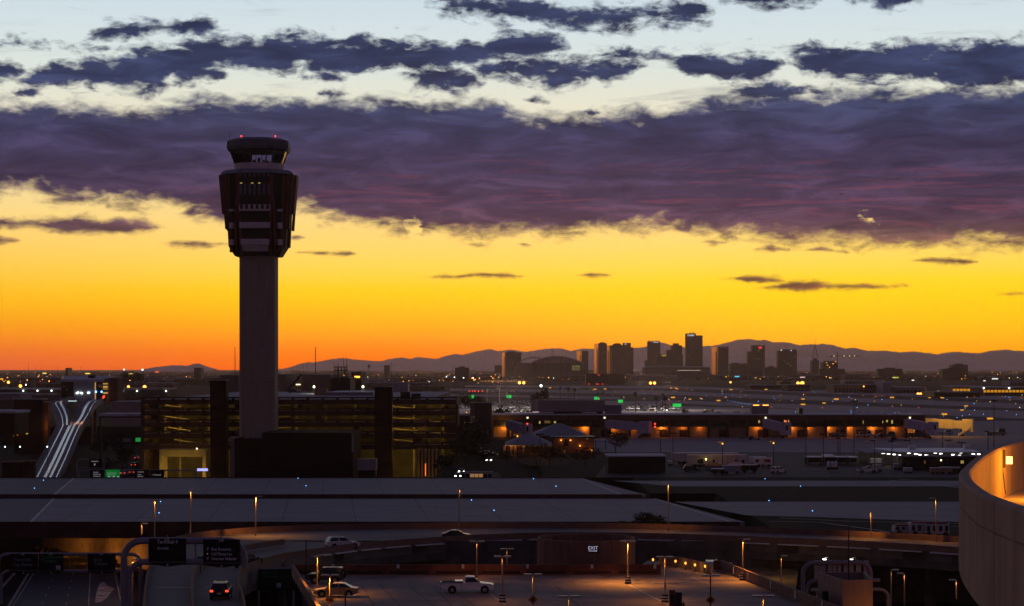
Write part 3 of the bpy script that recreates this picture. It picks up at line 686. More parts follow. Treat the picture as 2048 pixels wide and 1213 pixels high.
# ------------------------------------------------------------------ rooftop parking deck in the foreground
DZ = 3.8
DK = mat('deck_concrete', (0.26, 0.195, 0.165), 0.8, 0.36, 0.25, 0.2, streak=(0.25, 0.25, 1), rvar=0.12)
lw0, lw1 = (-25.5, 246.0), (-16.4, 190.0)
rw0, rw1 = (24.9, 251.6), (33.4, 188.0)
fx = X(1322, 246)
struct(MB().prism([lw1, rw1, rw0, (fx + .2, 252.5), (fx + .2, 246.0), lw0], DZ - 0.6, DZ).build('parking_deck', DK), 'rooftop parking deck with painted stalls, in the foreground')
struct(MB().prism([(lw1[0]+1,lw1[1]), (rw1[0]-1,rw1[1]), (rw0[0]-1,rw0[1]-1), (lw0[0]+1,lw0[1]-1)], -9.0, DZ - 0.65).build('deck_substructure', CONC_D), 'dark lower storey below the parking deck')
def wall_run(label, a, b, n, z0, z1, th, m_=PARA, gap=0.015, slots=False, capm=None):
    t = thing('deck_wall', label, 'wall', (a[0], a[1], z0)); A, B = Vector(a), Vector(b); d = (B - A); L = d.length; d.normalize(); q = Vector((-d.y, d.x)) * th
    for i in range(n):
        p0 = A + d * (L * i / n + gap); p1 = A + d * (L * (i + 1) / n - gap)
        def bx(u0, u1, s0, s1, zz0, zz1, nm, mm):
            c0, c1 = p0 + d * u0, p0 + d * u1
            MB().prism([tuple(c0 + q * s0), tuple(c1 + q * s0), tuple(c1 + q * s1), tuple(c0 + q * s1)], zz0, zz1).build(nm, mm, t, w=True)
        l = (p1 - p0).length
        bx(0, l, 0, 1, z0, z1, 'panel', m_)
        if slots: bx(l * .08, l * .92, -0.14, -0.004, z0 + .18, z0 + .42, 'drain_slot', DARK)
    return t, A, d, q, L
t, A, d, q, L = wall_run('long brown parapet wall along the far edge of the parking deck', lw0, (fx, 246.0), 8, DZ, DZ + 1.2, 0.3, REDW, slots=True)
for px in (666, 796, 926, 1055, 1184, 1310):
    x = X(px, 245.9); MB().box(x - .15, x + .15, 245.94, 245.996, DZ + .75, DZ + 1.22).build('reflector_plate', WHITE, t, w=True)
t, A, d, q, L = wall_run('left parapet wall of the parking deck, its top lit orange', lw1, lw0, 7, DZ, DZ + 1.2, 0.35, PARA)
for k in (1.2, 4.8, 8.6, 12.4, 30):
    p = A + d * (L - 20 + k * 1.25); n_ = -q.normalized() if False else q.normalized()
    c = p + n_ * 0.37; MB().rbox((c.x, c.y, DZ - .1), (.03, .5, .55), math.atan2(d.y, d.x) - R(90)).build('reflector_plate', WHITE, t, w=True)
t, A, d, q, L = wall_run('right parapet wall of the parking deck, running towards the stair tower', rw1, rw0, 8, DZ, DZ + 1.2, -0.3, PARA)
for k in (10, 20, 30, 40, 50, 57):
    p = A + d * k + q.normalized() * -0.02; MB().rbox((p.x - .05, p.y, DZ + .3), (.03, .3, .85), math.atan2(d.y, d.x) - R(90)).build('reflector_plate', WHITE, t, w=True)
MB().box(24.2, 26.0, 252.0, 252.3, DZ, DZ + 1.15).build('end_panel', REDW, t, w=True)
# kerb strip along the right wall
b = MB(); ks = [(1432,1141.5),(1460,1149),(1530,1168),(1600,1190),(1660,1213)]
P3 = [G(a, c, DZ + .15) for a, c in ks]
for p, r in zip(P3, P3[1:]):
    b.prism([(p[0], p[1]), (p[0] + .25, p[1] + .1), (r[0] + .25, r[1] + .1), (r[0], r[1])], DZ, DZ + .15)
struct(b.build('kerb', CONC_D), 'low dark kerb along the right deck wall')
def dline(a, c, w=0.12, m_=WLINE, z=DZ + 0.012):
    p, r = Vector(G(a[0], a[1], z)), Vector(G(c[0], c[1], z)); d_ = (r - p).normalized(); n = Vector((-d_.y, d_.x, 0)) * w / 2
    struct(MB().poly([tuple(p + n), tuple(p - n), tuple(r - n), tuple(r + n)]).build('stall_line', m_))
for a, c in [((1160,1167.5),(1348,1165.5)), ((1256,1169),(1342,1213)), ((1336,1149.5),(1398,1148)), ((858,1167),(888,1169)), ((884,1188),(990,1189)), ((980,1188),(1012,1211)),
             ((700,1168),(745,1168)), ((640,1205),(760,1206)), ((950,1205),(1130,1206)), ((1000,1168.5),(1046,1168.5))]:
    dline(a, c, 0.14)
for i, y in enumerate((1172, 1177.5, 1183, 1189, 1195, 1201.5, 1208)):
    dline((1190 + i * 7, y + 1.5), (1368 + i * 8 - (i % 2) * 30, y), 0.09, mat('faded_paint', (0.30,0.27,0.25), 0.85, 0.4, 1.0, 0.1))
    dline((640 + i * 3, y + 9), (735 + i * 9, y + 9), 0.09, MATS['faded_paint'])
SEAM = mat('deck_seam', (0.10, 0.085, 0.08), 0.9, 0.2, 1.0, 0.1)
for a, c in [((758,1169),(800,1213)),((815,1170),(868,1213)),((866,1172),(905,1213)),((920,1190),(950,1213)),((1045,1170),(1075,1190)),((1110,1172),(1160,1213)),((725,1172),(748,1213))]:
    dline(a, c, 0.10, SEAM, DZ + 0.008)
rs_ = random.Random(31)
STAIN = mat('oil_stain', (0.045, 0.04, 0.04), 0.55, 0.4, 2.0, 0.25)
for k in range(26):
    px, py = rs_.uniform(700, 1400), rs_.uniform(1158, 1212); c = G(px, py, DZ); ra_ = rs_.uniform(.25, .75)
    struct(MB().poly([(c[0] + ra_ * rs_.uniform(.5, 1.1) * math.cos(a * .785), c[1] + ra_ * rs_.uniform(.6, 1.6) * math.sin(a * .785), DZ + .004) for a in range(8)]).build('oil_stain', STAIN))
# painted arrow at the ramp mouth
for a, c, w in [((1384,1155.5),(1404,1163),0.28), ((1372.5,1157.5),(1384,1155.3),0.2), ((1384,1155.2),(1402,1156.5),0.2)]: dline(a, c, w)
# helix ramp drum with the EXIT sign
cx, cy, rr = X(1172, 260), 260.0, 6.05
t = thing('ramp_drum', 'low round concrete ramp drum with the EXIT sign behind the deck wall', 'ramp drum', (cx, cy, -9.0))
for i in range(24):
    a0_, a1_ = 2 * math.pi * i / 24 + .002, 2 * math.pi * (i + 1) / 24 - .002
    pl = [(cx + r_ * math.cos(a), cy + r_ * math.sin(a)) for r_, a in ((rr, a0_), (rr, a1_), (rr - .3, a1_), (rr - .3, a0_))]
    MB().prism(pl, -9.0, 7.05).build('panel', mat('drum_concrete', (0.25, 0.135, 0.105), 0.85, 0.2, 0.4, 0.12, streak=(1, 1, 0.2)), t, w=True)
MB().lathe([(rr - .32, 0), (rr - .32, .3)], (cx, cy, 5.0), 24).build('floor', ASPH, t, w=True)
ea = R(-84); ex, ey = cx + rr * math.cos(ea), cy + rr * math.sin(ea)
s = MB().box(-.68, .68, -.06, 0, -.44, .44).build('exit_sign', BLACK, t, (ex - cx, ey - cy - .05, 6.15 + 9))
EXITL = emit('exit_lettering', (.62,.58,.80), .5)
SIGNW = mat('sign_white', (0.80, 0.80, 0.85), 0.5, 0.05, 1.0, 0.3)
text('EXIT', 0.42, EXITL, s, (0, -.075, -.06), align='CENTER', width=1.18)
ar = MB().box(-.55, .3, -.08, -.065, -.28, -.2); ar.add([(.3,-.075,-.34),(.55,-.075,-.24),(.3,-.075,-.14)], [(0,1,2)]); ar.build('arrow', EXITL, s)
# curved ramp-mouth wall with small bollard lamps
cw = spline([G(1318,1113,5.0), G(1345,1112.5,5.0), G(1375,1117,5.0), G(1405,1124,5.0), G(1425,1131,5.0)], 1.6)
parapet(cw, 'short curved wall at the ramp mouth with small amber lamps', 'ramp_mouth_wall', h=1.2, th=-0.25)
struct(MB().prism([(fx, 246.2), (26.0, 251.5), (27.5, 262), (17, 264), (fx - 2, 256)], DZ - .6, DZ - .01).build('ramp_floor', DK), 'concrete ramp floor beyond the deck opening')
for i, (px, py) in enumerate([(1306,1119),(1351,1122),(1371,1126),(1390,1129.5),(1410,1132)]):
    zz = 4.7; x, y, _ = G(px, py, zz)
    tt = thing('bollard_lamp', ['small amber bollard lamp behind the end of the brown deck wall','small amber bollard lamp farthest along the curved ramp wall','small amber bollard lamp, second along the curved ramp wall','small amber bollard lamp, third along the curved ramp wall','small amber bollard lamp nearest the van at the ramp mouth'][i], 'lamp', (x, y, DZ))
    MB().lathe([(.06, 0), (.06, .7)], n=6).build('post', DARK, tt)
    MB().ball((0, 0, .85), .12, .12, .16, 8, 5).build('lens', AMBER_S, tt)
    lamp('bollard_light', (0, -.2, .8), 16, (1, .45, .1), .08, tt)

# ------------------------------------------------------------------ lamp posts
def post(label, px, base, z, top, heads=(-1, 1), hl=0.75, r=0.075, banded=False, lit=0.0, group=None, Y=None, sign=False, name='lamp_post', glow=None):
    if Y is None: Y = DEP(base, z)
    x = X(px, Y); h = Z(top, Y) - z
    t = thing(name, label, 'lamp post', (x, Y, z), 0.0, group)
    z0 = 0.0
    if banded:
        MB().lathe([(.36, 0), (.36, .8), (.3, .86)], n=12).build('base', DARK, t)
        for zz in (.22, .5): MB().lathe([(.368, 0), (.368, .13)], (0, 0, zz), 12).build('band', WHITE, t)
        z0 = .8
    MB().lathe([(r * 1.15, z0), (r * .8, h - .06)], n=8).build('pole', POLE if lit else DARK, t)  # lit poles get a paler paint, lamplight put into the colour
    for s_ in heads:
        b = MB(); x0, x1 = (s_ * .12, s_ * (.12 + hl)); b.box(min(x0, x1), max(x0, x1), -.17, .17, h - .12, h + .05)
        b.box(min(0, x0), max(0, x0), -.04, .04, h - .06, h)
        o = b.build('lamp_head', mat('lamp_housing', (0.34, 0.31, 0.30), 0.35, 0.1, 1, .5), t)
        if lit:
            MB().box(min(x0, x1) + .08, max(x0, x1) - .08, -.11, .11, h - .124, h - .1205).build('lens', glow or AMBER_S, o)
    if lit:
        s_ = heads[0] if heads else 1
        lamp('post_light', (s_ * (.12 + hl * .32), 0, h - .16), lit * 5.0, (1.0, 0.38, 0.05), .08, t, spot=150)
    if sign:
        b = MB(); c = (0, -r - .03, h * sign); w_ = .47
        b.add([(-w_, c[1], c[2]), (0, c[1], c[2] - w_), (w_, c[1], c[2]), (0, c[1], c[2] + w_), (-w_, c[1] - .02, c[2]), (0, c[1] - .02, c[2] - w_), (w_, c[1] - .02, c[2]), (0, c[1] - .02, c[2] + w_)],
              [(3,2,1,0),(4,5,6,7),(0,1,5,4),(1,2,6,5),(2,3,7,6),(3,0,4,7)])
        o = b.build('warning_sign', mat('sign_orange', (0.38, 0.13, 0.02), 0.6, 0.15, 1.5, .2), t)
        MB().lathe([(.05, 0), (.13, .12), (.13, .3), (.09, .42)], (0, c[1] - .06, c[2] - .2), 8).build('symbol', BLACK, o)
    return t
post('tall unlit twin-head post behind the black off-roader', 612, 1158, DZ, 1080, (-1,1))
post('short orange-lit post with one head in front of the black off-roader', 634, 1190, DZ, 1111, (1,), lit=330)
post('post with a diamond warning sign in front of the gold sedan', 660, 1236, DZ, 1150, (-1,1), lit=620, sign=.42)
post('low single-head post cut off by the picture edge beside the gold sedan', 691, 1262, DZ, 1193, (1,), 0.9)
post('twin-head post right behind the white pickup', 954, 1158, DZ, 1083, (-1,1), lit=40)
post('twin-head post on a banded base just right of the white pickup', 1005, 1205, DZ, 1113, (-1,1), banded=True, lit=40)
post('short twin-head post far behind, below the ring road', 1014, 1150, 1.0, 1098, (-1,1), Y=275, lit=25)
post('twin-head post with a diamond sign in the middle of the deck', 1066, 1236, DZ, 1149, (-1,1), sign=.42, lit=40)
post('thick twin-head lamp top rising from the bottom edge, left of centre stalls', 1138, 1290, DZ, 1193, (-1,1), 0.85, lit=30)
post('twin-head post on a banded base over the orange pool below the EXIT drum', 1256, 1168, DZ, 1083, (-1,1), banded=True, lit=420)
post('twin-head post on a banded base beside the red pay station', 1330, 1205, DZ, 1114, (-1,1), banded=True, lit=90)
post('twin-head post with a diamond sign right of the pay station', 1421, 1236, DZ, 1151, (-1,1), sign=.42)
post('thick twin-head lamp top rising from the bottom edge, near the stair tower', 1527, 1290, DZ, 1192, (-1,1), 0.85, lit=60)
post('single-head post on a banded base at the right deck wall', 1485, 1161, DZ, 1079, (1,), banded=True, lit=380)
post('single-head post beyond the right deck wall, by the lit bank', 1562, 1165, -4, 1112, (1,), Y=290, lit=120)
post('dark post with one head, right of the stair tower', 1782, 1230, 0, 1140, (1,), Y=232, lit=25)
post('slender post with one head far right of the stair tower', 1809, 1225, 0, 1147, (-1,), Y=248, lit=40)
post('short glowing post beside the big curved wall', 1913, 1180, 0, 1160, (-1,), Y=255, lit=60)
post('small lit post left under the sign gantry', 265, 1240, -9, 1119, (1,), Y=262, lit=160)
for lab, px, top, Y, z, lit, hd in [('orange-lit street lamp second from the left before the taxiway', 381, 981, 345, .7, 200, (1,)), ('short street lamp by the left end of the ring road', 283, 1047, 345, .7, 120, (1,)),
        ('orange-lit street lamp leftmost of the tall ones before the taxiway', 309, 1000, 340, .7, 220, (1,)), ('orange-lit street lamp right of the sign gantry', 511, 993, 338, .9, 480, (1,)),
        ('dim street lamp above the dark sedan on the ring road', 918, 977, 352, .65, 60, (1,)), ('bright orange-lit street lamp beside the bush on the taxiway edge', 1337, 966, 352, .65, 230, (-1,)),
        ('orange-lit street lamp at the right end of the ring road', 1872, 997, 331, .65, 200, (-1,)), ('short orange-lit street lamp on the right part of the ring road', 1742, 1022, 337, .65, 170, (-1,))]:
    post(lab, px, 0, z, top, hd, 0.9, 0.10, lit=lit, Y=Y, name='street_lamp')
# pay station with two bollards
x, y, _ = G(1351, 1228, DZ); t = thing('pay_station', 'dark red pay station box between two bollards on the deck', 'pay station', (x, y, DZ))
MB().box(-.62, -.05, -.3, .3, 0, 2.35).build('cabinet', mat('red_paint', (0.16, 0.03, 0.025), .6, .2, 1, .3), t); MB().box(-.03, .62, -.25, .35, 0, 2.15).build('side_cabinet', DARK, t)
MB().box(-.5, -.2, -.33, -.302, 1.2, 1.9).build('screen_panel', GLASSD, t)
for px, top in ((1341.5, 1200), (1367, 1205)):
    x, y, _ = G(px, 1226, DZ); h = Z(top, y) - DZ
    o = MB().lathe([(.13, 0), (.13, h - .06), (.08, h)], n=10).build('bollard', mat('red_bollard', (0.14, 0.035, 0.03), .6, .2, 1, .2), None, (x, y, DZ)); tag(o, 'dark bollard left of the pay station' if px < 1350 else 'dark bollard right of the pay station', 'bollard')

# stair tower at the right of the deck
yy = 212.0; tz = Z(1161, yy); xL, xM, xR = X(1650, yy + 3), X(1685, yy), X(1745, yy + .8)
pl = [(xM, yy), (xR, yy + .6), (X(1708, 221) + 1.2, 221.0), (xL, yy + 8)]
t = thing('stair_tower', 'square concrete stair tower at the bottom right, its right face lit orange', 'stair tower', (xM, yy, -9))
for i in range(4):
    a, b_ = Vector(pl[i]), Vector(pl[(i + 1) % 4]); dd = (b_ - a).normalized(); nn = Vector((-dd.y, dd.x)) * .28
    MB().prism([tuple(a + dd * .002), tuple(b_ - dd * .002), tuple(b_ + nn - dd * .28), tuple(a + nn + dd * .28)], -9, tz).build('wall', mat('stair_concrete', (0.27, 0.19, 0.17), .85, .15, .5, .12, streak=(1.5, 1.5, .2)), t, w=True)
cen = sum((Vector(p) for p in pl), Vector((0, 0))) / 4
MB().prism([tuple(cen + (Vector(p) - cen) * .9) for p in pl], tz - 1.2, tz - 1.0).build('roof', ROOFG, t, w=True)
mp = MB().lathe([(.09, 0), (.05, 6.3)], n=6).build('antenna_mast', DARK, None, (cen.x - .1, cen.y, tz - 1.0)); tag(mp, 'slim dark mast on the stair tower roof', 'mast')
lamp('stair_wall_light', (xR + 1.6, yy - 3.2, tz - 4.2), 260, (1, .36, .05), .2)
x0 = X(1648, yy + 5); o = MB().box(x0 - .5, x0 + .1, yy + 2.5, yy + 3.4, -9, tz - 1.4).build('door_recess', BLACK); tag(o, 'black slab standing against the left face of the stair tower', 'panel')
# bank and soil strip lit in the distance under the ring road
struct(MB().poly([(X(1500,300),300,-4.2),(X(1590,300),300,-4.2),(X(1600,340),340,-3.0),(X(1490,340),340,-3.0)]).build('soil_bank', mat('lit_soil', (0.22,0.16,0.08), .95, .35, .4, .05)), 'bare soil bank under the ring road')
lamp('bank_light', (X(1545,318), 314, 0.0), 240, (1, .55, .12), .3)
struct(MB().poly([(X(1750,262),262,-4.4),(X(1960,240),240,-4.4),(X(1960,250),250,-4.2),(X(1750,280),280,-4.2)]).build('soil_bank', MATS['lit_soil']), 'reddish strip of soil right of the stair tower')
lamp('bank_light', (X(1800,262), 262, 0.0), 90, (1, .28, .05), .3)

# ------------------------------------------------------------------ big curved wall at the right edge
rim = [(10.9,30.0,24.8),(11.05,38.0,24.8),(11.31,46.4,24.8),(11.54,51.2,24.8),(11.79,53.6,24.8),(12.53,58.5,24.8),(13.32,62.6,24.8),(13.95,65.3,24.8),(15.3,70.4,24.8),(17.2,77.2,24.8),(19.66,85,24.8),(22.4,92,24.8),(26.2,99,24.8),(31,105,24.8),(37,109,24.8)]
RL = spline(rim, 1.6)
t = thing('curved_ramp_wall', 'big pale curved concrete ramp wall at the right edge, lit orange inside', 'wall', (13.3, 62.6, 22.1))
WALLC = mat('curved_wall_concrete', (0.31, 0.225, 0.185), 0.85, 0.22, 0.6, 0.12, streak=(1.6, 1.6, 0.18), bump=0.25)
for i in range(0, len(RL) - 1, 3):
    sg = RL[i:min(i + 4, len(RL))]
    def rg(p, n, e, lv): return [(p.x + n.x * a, p.y + n.y * a, zz) for a, zz in lv]
    for lv, nm in (([(0, 24.12), (-.36, 24.12), (-.36, 24.80), (-.30, 24.86), (-.06, 24.86), (0, 24.80)], 'upper_panel'), ([(.0, 22.1), (-.36, 22.1), (-.36, 24.118), (-.05, 24.118), (-.05, 24.08), (.0, 24.06)], 'lower_panel')):
        rings = []
        for j, p in enumerate(sg):
            n = nrm(RL, i + j); d = (RL[min(i+j+1, len(RL)-1)] - RL[max(i+j-1, 0)]).normalized()
            qq = p + d * (.03 if j == 0 else (-.03 if j == len(sg) - 1 else 0))
            rings.append(rg(qq, n, 0, lv))
        MB().loft(rings).build(nm, WALLC, t, w=True)
fl = MB(); inner = [p - nrm(RL, i) * .37 for i, p in enumerate(RL)]
fl.prism([(p.x, p.y) for p in inner] + [(60, 109), (60, 30)], 22.55, 22.85); fl.build('ramp_floor', mat('ramp_floor_concrete', (0.33, 0.27, 0.22), .85, .15, .5, .12), t, w=True)
MB().prism([(p.x, p.y) for p in [RL[i] + nrm(RL, i) * -.36 for i in range(len(RL))]] + [(60, 109.5), (60, 30)], 22.0, 22.54).build('slab', CONC_D, t, w=True)
ip = min(range(len(RL)), key=lambda i: abs(CX + (RL[i].x - nrm(RL, i).x * .5) / (RL[i].y - nrm(RL, i).y * .5) * F - 2014) if RL[i].y > 66 else 1e9)
nq = nrm(RL, ip); lx, ly = RL[ip].x - nq.x * .62, RL[ip].y - nq.y * .62; lz = Z(921, ly)
tl = thing('wall_lamp', 'glowing amber lamp box inside the curved ramp wall', 'lamp', (lx, ly, lz))
MB().box(-.12, .10, -.08, .08, -.15, .15).build('lens', emit('big_amber', (1.0, 0.62, 0.16), 3.0), tl)
MB().box(-.42, -.17, -.05, .25, -.3, .42).build('backplate', DARK, tl)
MB().tube([(-.25, .1, -.3), (-.2, .05, -.9), (-.15, 0, -1.35)], .02, 5).build('conduit', DARK, tl)
lamp('wall_light', (lx + nq.x * -1.6, ly + nq.y * -1.6 - 1.2, lz - .1), 1100, (1, .32, .012), .12)
lamp('wall_light', (24.0, 68.0, 24.5), 3600, (1, .32, .012), .15)  # added fill light without a fixture, evens out the inner wall

# ------------------------------------------------------------------ air traffic control tower
TY = 607.0
def tw(px): return (px - 513.5) / F * TY
def tz_(py): return Z(py, TY)
t = thing('control_tower', 'tall concrete airport control tower with a flared dark head and glazed cab', 'control tower', (X(513.5, TY), TY + 5.2, -8))
TX, TC = t.location.x, t.location.y
def octo(w, z, c=0.29):
    a = w / 2; b = a * (1 - 2 * c) if c < .5 else 0
    b = a - w * c
    return [(TX+x, TC+y, z) for x, y in ((-b,-a),(b,-a),(a,-b),(a,b),(b,a),(-b,a),(-a,b),(-a,-b))]
HEADM = mat('tower_head_panel', (0.022, 0.014, 0.015), 0.65, 0.2, 0.6, 0.25)
FINM = mat('tower_fin', (0.15, 0.045, 0.032), 0.65, 0.2, 0.5, 0.25)
BANDM = mat('tower_band', (0.62, 0.54, 0.58), 0.8, 0.1, 0.5, 0.15)
SW = 10.25
MB().loft([octo(SW, z, .07) for z in (-8, tz_(765) - .04)]).build('shaft', CONC_T, t, w=True)
MB().loft([octo(SW - .15, z, .07) for z in (tz_(765) - .04, tz_(765) + .04)]).build('shaft_joint', CONC_D, t, w=True)
MB().loft([octo(SW, z, .07) for z in (tz_(765) + .04, tz_(512))]).build('shaft', CONC_T, t, w=True)
MB().loft([octo(13.0, tz_(512), .16), octo(16.4, tz_(493), .2), octo(17.0, tz_(458), .22), octo(18.2, tz_(427), .24), octo(19.8, tz_(349), .26)]).build('head_core', HEADM, t, w=True)
# fin plates up the corners; stepped lower ends like the photograph
def fin(px_t, px_b, yt, yb, front, wd=0.55, dp=1.6):
    b = MB()
    x0, x1 = tw(px_t), tw(px_b); k0, k1 = (1 if front else 0), 0
    def ring(x, yfront, z): return [(TX + x - wd/2, TC - yfront - .15, z), (TX + x + wd/2, TC - yfront - .15, z), (TX + x + wd/2, TC - yfront + dp, z), (TX + x - wd/2, TC - yfront + dp, z)]
    def half(py): return 9.0 + (10.75 - 9.0) * max(0, min(1, (493 - py) / (493 - 349)))
    rows = [(px_b, yb)] + ([(px_b + (px_t - px_b) * (493 - 493) / 1, 493)] if yb > 500 else []) + [(px_t, yt)]
    rings = []
    for px, py in rows:
        hf = (7.1 if py > 505 else half(py)) * front
        rings.append(ring(tw(px), hf, tz_(py)))
    b.loft(rings); return b.build('fin', FINM, t, w=True)
for s_ in (-1, 1):
    c = 513.5
    fin(c + s_*34, c + s_*29, 352, 511, 1.0, .7); fin(c + s_*36.5, c + s_*39, 395, 511, .98, .45)
    fin(c + s_*56, c + s_*50, 352, 505, .74, .8, 2.2); fin(c + s_*64, c + s_*58, 350, 460, .60, .6, 2.2)
    fin(c + s_*70, c + s_*62, 349, 458, .45, .6, 2.0); fin(c + s_*76.2, c + s_*69.5, 349, 427, .25, .7, 2.4); fin(c + s_*76.2, c + s_*69.5, 349, 427, -.05, .7, 2.4)
    fin(c + s_*72.5, c + s_*65.5, 349, 458, -.35, .6, 2.4); fin(c + s_*66, c + s_*59, 349, 493, -.1, .6, 3)
# balcony bands on the front and on the chamfers
for y0, y1, w, fr in ((412, 424.5, 62, 9.95), (447, 458.5, 61, 9.65), (480, 491.5, 56, 9.3)):
    MB().box(TX + tw(513.5 - w/2), TX + tw(513.5 + w/2), TC - fr - .5, TC - fr + .6, tz_(y1), tz_(y0)).build('balcony_band', BANDM, t, w=True)
    for s_ in (-1, 1):
        MB().rbox((TX + s_ * tw(513.5 + 47.5), TC - fr * .80, tz_(y1)), (tw(513.5 + 10), .9, (tz_(y0) - tz_(y1)) * (1 if y0 > 430 else .35)), s_ * R(38)).build('balcony_band', BANDM, t, w=True)
MB().loft([[(TX + tw(513.5 + s1 * wx), TC - fy, zz) for s1, fy in ((-1, f0), (1, f0), (1, f0 - 1.0), (-1, f0 - 1.0))] for wx, f0, zz in ((24, 8.6, tz_(504)), (27, 9.35, tz_(492.2)))]).build('lower_apron', BANDM, t, w=True)
# dark teeth and the vertical window strips of the equipment floors
for i in range(6):
    px = 513.5 + (-26 + i * 10.4)
    MB().box(TX + tw(px) - .35, TX + tw(px) + .35, TC - 10.62, TC - 10.46, tz_(421), tz_(412.4)).build('slot', BLACK, t, w=True)
WSTR = mat('window_strip', (0.10, 0.09, 0.14), 0.15, 0.2, 0.4, 0.5)
for i in range(7):
    px = 513.5 + (-28 + i * 9.3)
    for y0, y1, f0 in ((345 + 1, 357, 10.78), (371, 393, 10.42)):
        if y0 < 350: y0 = 350
        MB().box(TX + tw(px) - .36, TX + tw(px) + .36, TC - f0, TC - f0 + .3, tz_(y1), tz_(y0)).build('window_strip', WSTR, t, w=True)
for px in (487, 509, 523): MB().box(TX + tw(px) - .34, TX + tw(px) + .34, TC - 10.62, TC - 10.50, tz_(370.6), tz_(369)).build('lit_window', LITWIN, t, w=True)
MB().loft([octo(21.0, tz_(349) + .003, .26), octo(20.0, tz_(343.5), .27), octo(18.2, tz_(340), .28)]).build('head_ledge', mat('blue_metal', (0.16, 0.17, 0.22), .5, .12, .5, .35), t, w=True)
MB().lathe([(7.15, tz_(341)), (7.25, tz_(326))], (TX, TC, 0), 24).build('cab_drum', BANDM, t, w=True)
MB().lathe([(7.05, 0), (7.05, .25)], (TX, TC, tz_(327)), 16).build('cab_floor', DARK, t, w=True)
ph = R(22.5); zb, zt = tz_(325.5), tz_(297.5); rb_, rt_ = 7.25, 8.75
for i in range(8):
    a0_, a1_ = ph + i * math.pi / 4, ph + (i + 1) * math.pi / 4
    cb = [(TX + rb_ * math.cos(a), TC + rb_ * math.sin(a), zb) for a in (a0_, a1_)]; ct = [(TX + rt_ * math.cos(a), TC + rt_ * math.sin(a), zt) for a in (a0_, a1_)]
    MB().poly([cb[0], cb[1], ct[1], ct[0]]).build('cab_window', glass('cab_glass', (.92, .93, .96)), t, w=True)
    MB().tube([(cb[0][0], cb[0][1], zb - .1), (ct[0][0], ct[0][1], zt + .1)], .20, 6).build('mullion', DARK, t, w=True)
    mid0, mid1 = [(cb[0][k] + cb[1][k]) / 2 for k in range(3)], [(ct[0][k] + ct[1][k]) / 2 for k in range(3)]
    MB().tube([mid0, mid1], .06, 5).build('mullion', DARK, t, w=True)
b = MB(); rg_ = random.Random(4)
for i in range(26):
    a = i / 26 * 2 * math.pi; r_ = 5.6 + rg_.uniform(-.3, .3); hh = rg_.choice((.5, .6, .7, .8, 1.3))
    b.rbox((TX + r_ * math.cos(a), TC + r_ * math.sin(a), zb), (rg_.uniform(.5, 1.3), .5, hh), a + R(90))
b.build('consoles', BLACK, t, w=True, kind='stuff')
b = MB()
for k in range(4): b.tube([(TX - 4.5 + k * 2.9, TC - 3.5, zb), (TX - 4.5 + k * 2.9, TC - 3.5, zt)], .09, 5)
b.build('cab_posts', BLACK, t, w=True, kind='stuff')
MB().loft([octo(17.3, tz_(299), .29), octo(17.9, tz_(294), .29), octo(17.5, tz_(281), .29), octo(13.5, tz_(275.5), .29)]).build('cab_roof', mat('cab_roof_metal', (0.10, 0.10, 0.125), .6, .15, .5, .25), t, w=True)
MB().loft([octo(17.2, tz_(301), .29), octo(17.2, tz_(299.05), .29)]).build('cab_soffit', BLACK, t, w=True)
for px in (482.5, 550.5):
    MB().ball((TX + tw(px), TC - 5, tz_(274) + .2), .24, n=8, m=5).build('beacon', REDL, t, w=True)
for px, hh in ((456, 1.2), (577, 1.0), (513, 1.2)):
    MB().lathe([(.05, tz_(279)), (.03, tz_(279) + hh + 1.3)], (TX + tw(px), TC - 2, 0), 5).build('antenna', DARK, t, w=True)

# dark building at the tower's foot
YB = 588.0
t = thing('tower_base_building', 'big dark windowless building at the foot of the control tower', 'building', (X(583, YB), YB, -8))
def bxp(px0, px1, py0, py1, Y0, Y1, nm, m_, par): return MB().box(X(px0, Y0), X(px1, Y0), Y0, Y1, Z(py1, Y0), Z(py0, Y0)).build(nm, m_, par, w=True)
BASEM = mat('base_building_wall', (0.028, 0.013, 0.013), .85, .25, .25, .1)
xa, xb, xc = X(469, YB), X(524, YB), X(706, YB)
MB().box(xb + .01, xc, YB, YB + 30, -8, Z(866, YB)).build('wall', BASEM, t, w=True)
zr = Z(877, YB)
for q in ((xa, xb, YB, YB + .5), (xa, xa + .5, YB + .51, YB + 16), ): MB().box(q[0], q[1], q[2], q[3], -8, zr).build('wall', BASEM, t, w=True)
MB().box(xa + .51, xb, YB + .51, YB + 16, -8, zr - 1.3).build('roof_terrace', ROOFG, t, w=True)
MB().prism([(xa - .01, YB + .05), (xa - .01, YB + 16), (X(460, YB + 16) , YB + 16), (X(460, YB + 2), YB + 2)], -8, zr).build('side_wall', mat('base_side_lit', (.20, .15, .145), .85, .2, .3, .12), t, w=True)  # paler tone here stands in for light on this side
MB().box(X(502, YB+4), X(506, YB+4), YB + 4, YB + 6, zr - 1.29, zr + 2.0).build('roof_duct', PURP, t, w=True)
MB().box(X(520, YB+4), X(525, YB+4)-.2, YB + 4, YB + 6, zr - 1.29, zr + 1.1).build('roof_duct', PURP, t, w=True)
MB().box(X(703.5, YB), X(707.5, YB), YB - .3, YB - .01, Z(905, YB), Z(868, YB)).build('corner_trim', PURP, t, w=True)
t = thing('roof_plant_box', 'grey open-topped plant box right of the tower base building', 'plant box', (X(733, 575), 575, -8))
MB().prism([(X(715, 575), 575), (X(752, 575), 575), (X(752, 575), 581), (X(715, 575), 581)], Z(941, 575), Z(919, 575)).build('wall', PURP, t, w=True)
MB().box(X(716, 575), X(751, 575), 575.5, 580.5, -8, Z(941, 575) - .01).build('base', BLACK, t, w=True)
